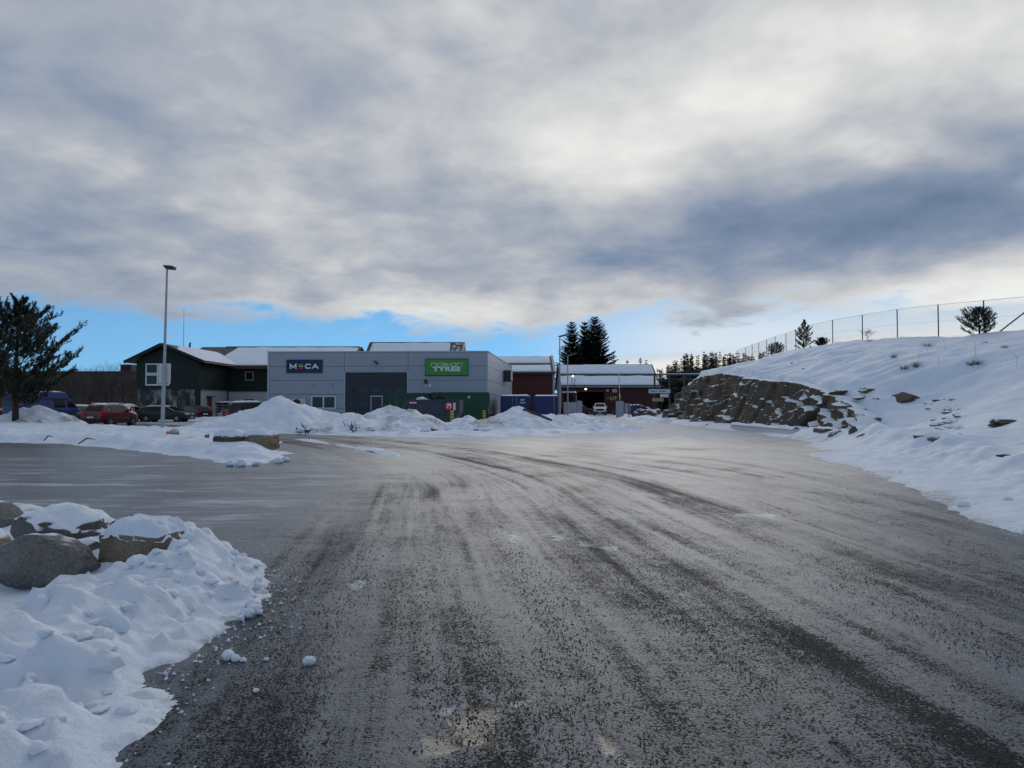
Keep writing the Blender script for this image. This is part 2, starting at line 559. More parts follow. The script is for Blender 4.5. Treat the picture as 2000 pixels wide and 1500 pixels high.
spat = np.zeros_like(RX)
for px_, py_, sx_, sy_ in ((1003, 1050, 0.12, 0.42), (1095, 1050, 0.14, 0.32), (1150, 1062, 0.16, 0.30), (1195, 1072, 0.12, 0.22), (870, 1390, 0.05, 0.10), (1480, 1005, 0.5, 0.35), (700, 1140, 0.12, 0.3)):
    g_ = gnd(px_, py_); spat = np.maximum(spat, 0.8 * np.exp(-((RX - g_.x) / sx_) ** 2 - ((RY - g_.y) / sy_) ** 2))
rut = np.zeros_like(RX)
for k_, (uc, sg, am) in enumerate(((0.05, 0.07, 1.0), (0.62, 0.15, 0.95), (1.15, 0.10, 0.8), (2.30, 0.10, 1.0), (2.75, 0.16, 0.8), (3.6, 0.12, 0.7), (4.6, 0.18, 0.8), (-0.75, 0.06, 0.6), (-1.7, 0.22, 0.9), (-2.6, 0.2, 0.8))):
    on = sst(vn(RY * 0.34 + k_ * 7.7, RY * 0 + k_, seed=15), -0.10, 0.30)
    rut = np.maximum(rut, am * on * np.exp(-((U - uc - 0.05 * vn(RY * 0.5, RY * 0 + k_, seed=16)) / sg) ** 2))
rut = np.clip(rut, 0, 1.2) * (1 - side)

m, t, bs = new_mat('icy_road')
pos, nrm = world_pos()
X_, Y_, Z_ = sep(pos)
tr = attr('track', 'Vector'); tu, tv, _q = sep(tr)
a_side, a_far, a_core, a_pud, a_slush, a_rut = [attr(n) for n in ('side', 'far', 'core', 'puddle', 'slush', 'rut')]
s1 = noise(vec(tu * 1.9, tv * 0.085, 1.0), 1.0, 5.0, 0.62, 0.5)
s2 = noise(vec(tu * 7.0, tv * 0.33, 3.0), 1.0, 5.0, 0.66, 0.6)
h1 = noise(vec(X_ * 0.16, Y_ * 1.3, 5.0), 1.0, 6.0, 0.66, 0.8)
h2 = noise(vec(X_ * 0.8, Y_ * 4.5, 7.0), 1.0, 5.0, 0.66, 0.5)
patch = noise(pos, 0.55, 5.0, 0.6, 0.5)
grain = noise(pos, 46.0, 4.0, 0.7)
crumb = noise(pos, 8.0, 6.0, 0.74)
lane = s1 * 0.62 + s2 * 0.38
across = h1 * 0.6 + h2 * 0.4
st_ = lane + (across - lane) * a_side
spk = noise(pos, 62.0, 3.0, 0.62)
macro = (st_ - 0.5) * 1.0 + (patch - 0.5) * 0.45 + (crumb - 0.5) * 0.30
dens = a_core * 0.06 + a_rut * 0.12 - 0.035 - macro * 0.85 - (crumb - 0.5) * 0.25 - a_side * 0.10 - a_far * 0.12 - a_slush * 0.05
ice = 1.0 - smooth(spk + dens, 0.55, 0.66)
asph = mixc(grain, (0.004, 0.005, 0.008), (0.020, 0.023, 0.030))
light = smooth(macro + a_side * 0.32 + a_far * 0.2 + a_slush * 0.10 - a_core * 0.03, -0.22, 0.26)
icec = mixc(light, (0.032, 0.045, 0.058), (0.118, 0.138, 0.166))
col = mixc(ice, asph, icec)
packed = smooth(a_far + a_side * 0.60 + (st_ - 0.5) * (1.5 + a_side * 1.2) + (patch - 0.5) * 0.9 + (crumb - 0.5) * 0.3, 0.55, 1.0)
col = mixc(packed * 0.85, col, (0.50, 0.53, 0.58))
slush = smooth(attr('slushpatch') + (crumb - 0.5) * 1.9, 0.42, 0.72)
col = mixc(slush * 0.65, col, (0.50, 0.55, 0.63))
col = mixc(a_pud, col, (0.028, 0.028, 0.026))
E.put(bs.inputs['Base Color'], col)
rg = 0.64 + (crumb - 0.5) * 0.26 + packed * 0.24 - ice * 0.30
rg = rg + (0.09 - rg) * a_pud
E.put(bs.inputs['Roughness'], rg)
E.put(bs.inputs['Specular IOR Level'], 0.08 + ice * 0.17)
k = 1.0 - a_pud
bn = bump(bs, (crumb * 0.9 + spk * 0.35 - ice * 0.30) * k, 0.75, 0.022)
M_ROAD = m

road = grid('road', RX, RY, RZ, M_ROAD,
            attrs={'track': np.stack([U, RY + 0.35 * np.maximum(0, -RX - 4), U * 0], -1), 'side': side, 'far': far, 'core': core, 'puddle': pud, 'slush': slsh, 'rut': rut, 'slushpatch': spat})
tag(road, kind='structure')

gx = spaced([(-3000, 400), (-200, 20), (200, 400), (3000, None)])
gy = spaced([(-1500, 300), (-100, 20), (240, 300), (4000, None)])
GX, GY = np.meshgrid(gx, gy)
GZ = -0.30 + 0.1 * vn(GX * 0.02, GY * 0.02, seed=4)
ground = grid('ground', GX, GY, GZ, M_SNOW)
tag(ground, kind='structure')

# =================================================================== HILL ON THE RIGHT
_eY = np.array([-15, 0, 5, 8.5, 11.4, 14.8, 18, 21, 25, 31.7, 37, 44, 60, 74, 84, 95, 120.0])
_eX = np.array([7.0, 6.2, 6.0, 6.15, 6.65, 7.6, 8.5, 9.4, 11.0, 12.8, 13.6, 13.4, 13.9, 14.6, 17.0, 22.0, 40.0])
_fY = np.array([-15, 5, 12, 19, 25, 31, 33, 40, 47, 60, 72, 80, 90, 104, 120.0])          # line of the foot / rock base
_fX = np.array([11.5, 11.5, 11.6, 12.2, 13.6, 15.0, 15.2, 15.0, 14.4, 14.5, 15.5, 19.0, 25, 32, 44.0])
_wY = np.array([-15, 28, 32, 36, 41, 46, 55, 63, 70, 75, 79, 120.0])                       # height of the rock face
_wZ = np.array([0.0, 0.0, 0.9, 2.1, 3.05, 3.5, 4.25, 4.1, 3.3, 1.6, 0.6, 0.3])
_rY = np.array([-15, 20, 42, 47, 51, 55, 60.5, 65, 72, 84, 96, 108, 120.0])                # crest along the fence
_rX = np.array([33, 32, 31.0, 31.0, 30.3, 29.8, 29.6, 29.4, 29.0, 30.1, 31.5, 33, 35.0])
_rZ = np.array([5.6, 5.8, 6.05, 6.15, 6.4, 6.62, 6.85, 6.97, 7.05, 7.2, 7.0, 6.2, 5.0])


def edge_x(Y): return spline(Y, _eY, _eX)
def foot_x(Y): return spline(Y, _fY, _fX)
def wall_z(Y): return np.interp(Y, _wY, _wZ)


def hill_z(X, Y, rock=0.0):
    X = np.asarray(X, float); Y = np.asarray(Y, float)
    fx, wz = foot_x(Y), wall_z(Y)
    cx, cz = np.interp(Y, _rY, _rX), np.interp(Y, _rY, _rZ)
    step = sst(X, fx + 1.55, fx + 2.1) * sst(wz, 0.05, 0.6)
    t = np.clip((X - fx - 1.3 * sst(wz, 0.05, 0.6)) / (cx - fx - 1.3), 0, 1.0)
    wz = wz + 0.30 * fbm(Y * 0.8, X * 0.25, oct=3, seed=26) * sst(wz, 0.6, 1.6)
    low = 0.30 * sst(X, fx - 1.6, fx + 0.3)
    base = wz * step * 0.96 + low * (1 - step)
    nowall = 1 - sst(wz, 0.2, 2.5)
    prof = (1 - nowall) * (t ** 0.82) + nowall * (0.40 * t + 0.60 * sst(t, 0, 1))
    z = base + (cz - base) * prof * np.where(wz > 0.3, sst(X, fx + 1.4, fx + 2.1), sst(X, fx - 0.2, fx + 0.9))
    z = z + 0.10 * np.minimum(1, np.maximum(0, X - fx)) * fbm(X * 0.35, Y * 0.35, oct=4, seed=21)
    z = z + 0.30 * np.minimum(1, np.maximum(0, X - fx) / 3) * fbm(X * 0.11, Y * 0.11, oct=2, seed=22) * (1 - sst(t, 0.8, 1.0))
    z = z + 0.045 * np.minimum(1, np.maximum(0, X - fx)) * fbm(X * 1.3 + 0.4 * Y, Y * 0.9, oct=3, seed=27)
    z = np.where(X > cx, z - 0.02 * (X - cx), z)
    # berm pushed up beside the thin snow at the roadside, and the ridge in front of the rock
    bx = spline(Y, _eY, _eX) + np.interp(Y, [-15, 8, 14, 20, 26, 33], [3.0, 3.0, 3.2, 3.6, 2.4, 1.2])
    bw = np.interp(Y, [5, 12, 17, 22, 28], [1.0, 1.0, 0.8, 1.1, 0.8])
    bh = np.interp(Y, [-15, 6, 10, 13, 17, 20, 25, 30, 34, 40], [0.5, 0.6, 0.62, 0.5, 0.20, 0.28, 0.55, 0.50, 0.30, 0.0])
    z = np.maximum(z, 0) + bh * np.exp(-((X - bx) / bw) ** 2) * (0.8 + 0.5 * fbm(X * 0.7, Y * 0.7, oct=3, seed=23))
    return z


hx = spaced([(5.2, 0.07), (13, 0.12), (18, 0.2), (34, 1.2), (70, None)])
hy = spaced([(-15, 1.0), (6, 0.07), (14, 0.10), (24, 0.16), (60, 0.3), (84, 0.6), (118, None)])
HX, HY = np.meshgrid(hx, hy)
wob = 0.55 * fbm(HX * 0.22, HY * 0.22, oct=4, seed=41) + 0.16 * fbm(HX * 1.5, HY * 1.2, oct=3, seed=42)
ins = HX - (edge_x(HY) + wob)
thin = 0.055 * sst(ins, 0.0, 0.7) - 0.05 * (1 - sst(ins, -0.25, 0.12))
lump = (0.018 + 0.05 * sst(ins, 1.0, 3.0) * (1 - sst(HX, foot_x(HY) - 0.6, foot_x(HY) + 1.2)))
HZ = thin + hill_z(HX, HY) + sst(ins, 0.1, 1.2) * lump * fbm(HX * 2.3, HY * 2.0, oct=4, seed=43)
HZ = HZ + 0.03 * fbm(HX * 1.1, HY * 1.1, oct=4, seed=44) * sst(ins, 1, 3)
HZ = HZ + 0.018 * fbm(HX * 6, HY * 6, oct=2, seed=45) * sst(ins, 0.2, 1) * (1 - sst(HX, 11, 15))
dirt = np.clip(0.75 * (1 - sst(ins, 0.0, 1.3)) + 0.35 * (1 - sst(HX, foot_x(HY) - 1.5, foot_x(HY) + 0.5)) * sst(fbm(HX * 0.5, HY * 0.5, seed=46), 0.0, 0.6), 0, 1)
dirt = np.maximum(dirt, 0.55 * np.exp(-((HX - 17.2) / 1.6) ** 2 - ((HY - 27) / 1.4) ** 2))
hill = grid('hill', HX, HY, HZ, M_DSNOW, keep=HZ > -0.035, attrs={'dirt': dirt})
tag(hill, kind='structure')

# --- blasted rock face along the road, stepping back in snow-holding ledges
ny, nt_ = 520, 110
SY = np.linspace(30.5, 79.0, ny)[None, :].repeat(nt_, 0)
T = np.linspace(0, 1, nt_)[:, None].repeat(ny, 1)
hgt = np.maximum(wall_z(SY), 0.05)
ZZ = T * (hgt + 0.10)
clean = np.exp(-((SY - 44.2) / 3.4) ** 4)                                  # the flat drilled face
tilt = np.interp(SY, [30, 41, 47, 60, 80], [0.62, 0.45, 0.10, -0.22, -0.30])
wx = 0.5 * fbm(SY * 0.35, ZZ * 0.7, oct=3, seed=51)
q = (ZZ - tilt * (SY - 45) * 0.9 + wx) / 1.05
led = np.floor(q) + sst(q - np.floor(q), 0.86, 1.0)
led0 = np.floor(q[0:1]) + sst(q[0:1] - np.floor(q[0:1]), 0.86, 1.0)
back = (led - led0) * (0.48 * (1 - 0.85 * clean))
_, cv, cgap, ca, cb = cells(SY * 0.42 + 0.30 * ZZ + 0.12 * wx, ZZ * 0.62 - 0.3 * SY * tilt, seed=52)
blk = (cv - 0.5) * 1.5 + ca * 0.55 * (cv - 0.3) + cb * 0.12
_, cv2, cg2, ca2, cb2 = cells(SY * 1.7, ZZ * 2.1, seed=53)
blk = blk * (1 - 0.75 * clean) + ((cv2 - 0.5) * 0.14 + ca2 * 0.10) * (1 - 0.5 * clean)
blk = blk - 0.14 * (1 - sst(cgap, 0.0, 0.10))
rel = 0.16 * fbm(SY * 0.8, ZZ * 0.8, oct=5, seed=54) + 0.05 * fbm(SY * 4, ZZ * 4, oct=3, seed=55)
XX = foot_x(SY) + 0.05 + 0.10 * ZZ + back - blk * 0.72 - rel
lim = foot_x(SY) + 1.25 + 0.3 * T + 0.25 * fbm(SY * 0.9, ZZ * 0.9, oct=4, seed=56)
XX = np.minimum(XX, lim)
over = sst(T, 0.93, 1.0)
XX = XX + over * 1.3
ZZ2 = ZZ - 0.05 - 0.35 * over * over - 0.10 * (1 - T)
# broken right-hand end tucks under the snow
ZZ2 = ZZ2 - 0.5 * (1 - sst(SY, 30.5, 33))
cl = grid('rock_face', XX, SY, ZZ2, M_CLIFF, flat=False, parent=hill)
cl.data.set_sharp_from_angle(angle=R(28))


def ray_hill(px, py):
    d = ray(px, py); o = Vector((0, 0, CAM_H))
    ts = np.linspace(4, 110, 4000)
    X, Y, Z = o.x + d.x * ts, o.y + d.y * ts, o.z + d.z * ts
    hit = np.nonzero(Z < hill_z(X, Y))[0]
    i = hit[0] if len(hit) else len(ts) - 1
    return Vector((X[i], Y[i], Z[i]))


# =================================================================== SNOW BANKS AND PILES
# --- near bank on the left
bx_ = spaced([(-13, 0.25), (-7.6, 0.045), (-1.5, None)])
by_ = spaced([(-9, 0.3), (1.4, 0.035), (9, 0.06), (12, None)])
BX, BY = np.meshgrid(bx_, by_)
d = sdf(BX, BY, NEARBANK) + 0.13 * fbm(BX * 1.6, BY * 1.6, oct=4, seed=61) + 0.06 * fbm(BX * 7, BY * 7, oct=3, seed=62)
roadside = 1 - sst(-BX - 2.0 - 0.25 * (BY - 4), 1.0, 2.4)
ridge = 0.235 * sst(d, -0.02, 0.60) - 0.13 * sst(d, 0.75, 1.6)
rear = sst(BY, 7.0, 8.6)
BZ = ridge * (1 - 0.25 * rear)
BZ = BZ + 0.11 * np.exp(-((BX + 2.85) / 0.5) ** 2 - ((BY - 6.75) / 0.45) ** 2)                 # heap beside the block
BZ = BZ + 0.04 * np.exp(-((BX + 3.0) / 0.7) ** 2 - ((BY - 5.4) / 0.5) ** 2)
BZ = BZ + 0.08 * np.exp(-((BX + 3.0) / 0.6) ** 2 - ((BY - 4.3) / 0.5) ** 2)
BZ = BZ - 0.05 * np.exp(-((BX + 4.2) / 0.8) ** 2 - ((BY - 5.6) / 0.5) ** 2)
BZ = BZ + 0.17 * np.exp(-((BX + 3.42) / 0.055) ** 2 - ((BY - 5.15) / 0.09) ** 2)                 # upright chunk on the crest
BZ = BZ - 0.06 * np.exp(-((BX + 3.25) / 0.14) ** 2 - ((BY - 5.12) / 0.16) ** 2)
clod = sst(d, 0.02, 0.25) * (0.35 + 0.65 * roadside)
f1 = fbm(BX * 2.0, BY * 2.0, oct=3, seed=63)
c1, cvb, cgb, _, _ = cells(BX * 3.2 + 0.4 * f1, BY * 3.2 + 0.3 * f1, seed=64)
c2_, cvb2, _, _, _ = cells(BX * 7.5 + 0.8 * f1, BY * 7.5, seed=67)
BZ = BZ + clod * (0.080 * f1 + 0.085 * np.maximum(0, 0.55 - c1) * 2 * (cvb > 0.35) - 0.075 * np.maximum(0, 0.42 - c1) * 2 * (cvb < 0.22) + 0.055 * np.maximum(0, 0.5 - c2_) * 2 * (cvb2 > 0.45) * (0.3 + 0.7 * roadside) - 0.02)
BZ = BZ + 0.024 * clod * fbm(BX * 9, BY * 9, oct=3, seed=65) + 0.006 * sst(d, 0, 0.3) * fbm(BX * 20, BY * 20, oct=2, seed=66)
BZ = np.where(d > 0.10, np.maximum(BZ, 0.035), BZ)
BZ = np.where(d < 0, d * 0.35 + 0.004, BZ)
BZ = BZ - 0.03 * (1 - sst(d, -0.1, 0.02))
hole = np.exp(-((BX - gnd(322, 1262, 0.15)[0]) / 0.07) ** 2 - ((BY - gnd(322, 1262, 0.15)[1]) / 0.10) ** 2)
BZ = BZ - 0.12 * hole
bd = np.clip(0.75 * (1 - sst(d, 0.0, 0.22)) + 0.60 * sst(f1, 0.10, 0.9) + 1.2 * hole
             + 0.8 * np.exp(-((BX + 3.8) / 0.3) ** 2 - ((BY - 6.9) / 0.22) ** 2) + 0.3 * rear, 0, 1)
bank = grid('snow_bank', BX, BY, BZ, M_DSNOW, keep=BZ > -0.035, attrs={'dirt': bd})
tag(bank, 'ploughed snow bank with crumbly edge and boulders set in it beside the gritted road', 'snow bank')


def bank_z(x, y):
    i = int(np.argmin(abs(by_ - y))); j = int(np.argmin(abs(bx_ - x)))
    return max(0.0, float(BZ[i, j]))


# --- long snow strip with the lamp post
ix_ = spaced([(-60, 0.5), (-34, 0.2), (-24, 0.12), (-5.5, None)])
iy_ = spaced([(16.5, 0.07), (27, 0.13), (40, 0.22), (56, None)])
IX, IY = np.meshgrid(ix_, iy_)
d = sdf(IX, IY, ISLAND) + 0.28 * fbm(IX * 0.6, IY * 0.6, oct=4, seed=71) + 0.08 * fbm(IX * 2.5, IY * 2.5, oct=3, seed=72)
f1 = fbm(IX * 1.1, IY * 1.1, oct=4, seed=73)
IZ = 0.30 * sst(d, -0.02, 1.2) + sst(d, 0.05, 0.7) * (0.10 * f1 + 0.03 * fbm(IX * 5, IY * 5, oct=3, seed=74))
IZ = IZ + 0.20 * sst(-IX, 20, 34) * sst(d, 0.2, 2.5)
IZ = IZ - 0.16 * np.exp(-((IX + 9.3) / 1.3) ** 2 - ((IY - 22.9) / 0.9) ** 2) * (d > 0.3)
IZ = np.where(d > 0.25, np.maximum(IZ, 0.04), IZ)
IZ = np.where(d < 0, d * 0.3, IZ) - 0.03 * (1 - sst(d, -0.1, 0.02))
idirt = np.clip(0.45 * (1 - sst(d, 0, 0.5)) + 0.22 * sst(f1, 0.3, 1.0), 0, 1)
isl = grid('snow_bank', IX, IY, IZ, M_DSNOW, keep=IZ > -0.035, attrs={'dirt': idirt})
tag(isl, 'long low snow bank around the lamp post with granite blocks at its tip', 'snow bank')


def isl_z(x, y):
    i = int(np.argmin(abs(iy_ - y))); j = int(np.argmin(abs(ix_ - x)))
    return max(0.0, float(IZ[i, j]))


# --- ploughed heaps in front of the workshop
PILE_H = {}


def pile(label, cx, cy, h, rx_, ry_, seed, dirt=0.3, sharp=1.25, skew=0.0, step=0.13, extra=(), group=None):
    xs = np.arange(cx - rx_ * 1.15, cx + rx_ * 1.15, step); ys = np.arange(cy - ry_ * 1.15, cy + ry_ * 1.15, step)
    X, Y = np.meshgrid(xs, ys)
    wv = 0.16 * fbm(X * 0.45, Y * 0.45, oct=3, seed=seed)
    r = np.hypot((X - cx - skew * (Y - cy)) / rx_, (Y - cy) / ry_) + wv * 0.55
    Z = h * np.clip(1 - r, 0, 1) ** sharp
    for ex, ey, eh, ew, ev in extra:
        Z = np.maximum(Z, eh * np.exp(-((X - ex) / ew) ** 2 - ((Y - ey) / ev) ** 2) * (r < 1.05))
    m_ = sst(1.02 - r, 0, 0.12)
    f1 = fbm(X * 1.2, Y * 1.2, oct=4, seed=seed + 1)
    c3_, cv3, _, _, _ = cells(X * 4.2, Y * 4.2 + 0.3 * f1, seed=seed + 4)
    c1, cv_, _, _, _ = cells(X * 1.9 + 0.3 * f1, Y * 1.9, seed=seed + 2)
    Z = Z + m_ * (0.12 * f1 + 0.09 * np.maximum(0, 0.5 - c3_) * (cv3 > 0.5) + 0.16 * np.maximum(0, 0.5 - c1) * (cv_ > 0.45) + 0.03 * fbm(X * 5, Y * 5, oct=2, seed=seed + 3))
    Z = np.where(r > 1.0, (1.0 - r) * 0.4, Z)
    dd = np.clip(dirt * (0.35 + 1.5 * sst(f1, -0.2, 0.7)) * m_, 0, 1)
    o = grid('snow_pile', X, Y, Z, M_DSNOW, keep=Z > -0.04, attrs={'dirt': dd})
    return tag(o, label, 'snow pile', group)


pile('tallest white snow pile, peaked, in front of the heat pump on the grey workshop', -14.2, 43.6, 2.05, 5.6, 5.0, 101, 0.16, 1.12, extra=((-16.2, 42.6, 0.9, 2.6, 2.4),))
pile('low rounded snow pile under the white framed workshop window', -9.9, 43.4, 1.12, 4.0, 4.6, 111, 0.28, 0.75)
pile('dirty brown snow pile with dry twigs in front of the roller door', -8.6, 40.6, 0.95, 3.0, 3.2, 121, 0.95, 0.9)
pile('rounded snow pile hiding the lower end of the sloping grey skip', -7.55, 43.6, 1.45, 3.1, 4.2, 131, 0.45, 0.75)
pile('broad gritty snow pile directly in front of the dark grey skip', -6.1, 42.0, 1.36, 2.9, 4.6, 141, 0.72, 0.78)
pile('small rounded snow pile below the chevron stripes of the skip', -2.65, 42.8, 0.88, 1.9, 3.8, 151, 0.5, 0.75)
pile('grey gritty snow pile between the green container and the blue container', -1.2, 41.8, 0.75, 2.6, 3.6, 161, 0.95, 0.95)
pile('pointed snow pile with a dark timber lying down its slope, before the blue containers', 0.45, 44.6, 1.42, 3.6, 5.0, 171, 0.12, 1.05, extra=((2.4, 44.4, 0.95, 2.2, 2.0),))
pile('low spread snow pile at the foot of the two lamp posts', 4.4, 46.5, 0.75, 4.3, 6.0, 181, 0.3, 0.85)
pile('snow pile with sandy stains beside the pine trunk, in front of the blue van', -31.6, 47.2, 1.55, 3.3, 3.4, 191, 0.75, 0.75)
pile('smooth snow pile left of the pine trunk, below the van tail light', -35.8, 46.8, 0.95, 4.0, 3.2, 196, 0.15, 0.8)

# apron of trodden snow joining the heaps
ax = np.arange(-19.5, 9.5, 0.16); ay = np.arange(34.5, 52, 0.16)
AX, AY = np.meshgrid(ax, ay)
APR = [tuple(gnd(*p).xy) for p in ((440, 839), (520, 845), (620, 849), (740, 852), (860, 854), (980, 853), (1080, 851), (1150, 845), (1190, 837), (1180, 829))] + [(4, 51.5), (-12, 51.5), (-18.5, 48.5)]
d = sdf(AX, AY, APR) + 0.25 * fbm(AX * 0.7, AY * 0.7, oct=4, seed=81)
f1 = fbm(AX * 1.3, AY * 1.3, oct=4, seed=82)
AZ = 0.20 * sst(d, 0, 1.5) + sst(d, 0.05, 0.6) * 0.08 * f1
AZ = np.where(d < 0, d * 0.3, AZ)
apr = grid('snow_verge', AX, AY, AZ, M_DSNOW, keep=AZ > -0.04, attrs={'dirt': np.clip(0.45 + 0.4 * f1, 0, 1) * sst(d, -0.1, 0.3)})
tag(apr, 'low trodden snow verge joining the ploughed heaps in front of the workshop', 'snow verge')

# thin line of snow left between the lanes
tl = []
pts = [gnd(*p) for p in ((575, 857), (640, 866), (700, 876), (750, 885), (785, 893))]
xs = np.linspace(0, 1, 90); ws = np.linspace(-1, 1, 9)
cxs = np.interp(xs, np.linspace(0, 1, 5), [p.x for p in pts]); cys = np.interp(xs, np.linspace(0, 1, 5), [p.y for p in pts])
TX = cxs[None, :] + ws[:, None] * 0.30 * 0.55; TY = cys[None, :] + ws[:, None] * 0.30
wid = (0.55 + 0.6 * fbm(xs * 7, xs * 0, oct=3, seed=91))[None, :] * sst(np.minimum(xs, 1 - xs), 0, 0.08)[None, :]
TZ = 0.10 * np.clip(wid - np.abs(ws)[:, None], -0.4, 1) + 0.012 * fbm(TX * 4, TY * 4, seed=92) + 0.005
tag(grid('snow_ridge', TX, TY, TZ, M_SNOW, keep=TZ > -0.02), 'thin line of pushed snow left on the road past the granite blocks', 'snow ridge')

# snow along the yard: left of the workshop, by the parked cars and at the gate
def flat_snow(label, poly, h, seed, step=0.3, dirt=0.3):
    xs_ = [p[0] for p in poly]; ys_ = [p[1] for p in poly]
    X, Y = np.meshgrid(np.arange(min(xs_) - 1, max(xs_) + 1, step), np.arange(min(ys_) - 1, max(ys_) + 1, step))
    d = sdf(X, Y, poly) + 0.4 * fbm(X * 0.5, Y * 0.5, oct=4, seed=seed)
    f1 = fbm(X * 0.9, Y * 0.9, oct=4, seed=seed + 1)
    Z = h * sst(d, 0, 1.2) * (1 + 0.5 * f1)
    Z = np.where(d < 0, d * 0.3, Z)
    return tag(grid('snow_verge', X, Y, Z, M_DSNOW, keep=Z > -0.05, attrs={'dirt': np.clip(dirt * (0.6 + f1), 0, 1)}), label, 'snow verge')


flat_snow('snow verge along the parked cars and the foot of the green house', [(-36, 69.5), (-24.5, 66.5), (-22.0, 71), (-32, 75.2), (-44, 75.0), (-58, 78), (-58, 71)], 0.28, 301)
flat_snow('snow verge along the yard entrance beside the raised barrier', [(11.4, 62), (14.2, 60), (15.5, 76), (19, 82), (17, 94), (13.4, 92), (12.2, 78)], 0.30, 305)
flat_snow('snow verge between the lamp posts and the grey gate boxes', [(4.5, 56), (7.2, 58), (8.3, 72), (9.8, 90), (7.0, 93), (5.3, 78)], 0.40, 309)
flat_snow('snow covered slope below the bare trees behind the parked cars', [(-110, 80), (-52, 79), (-46, 92), (-46, 116), (-130, 116)], 0.8, 313, 0.8, 0.35)


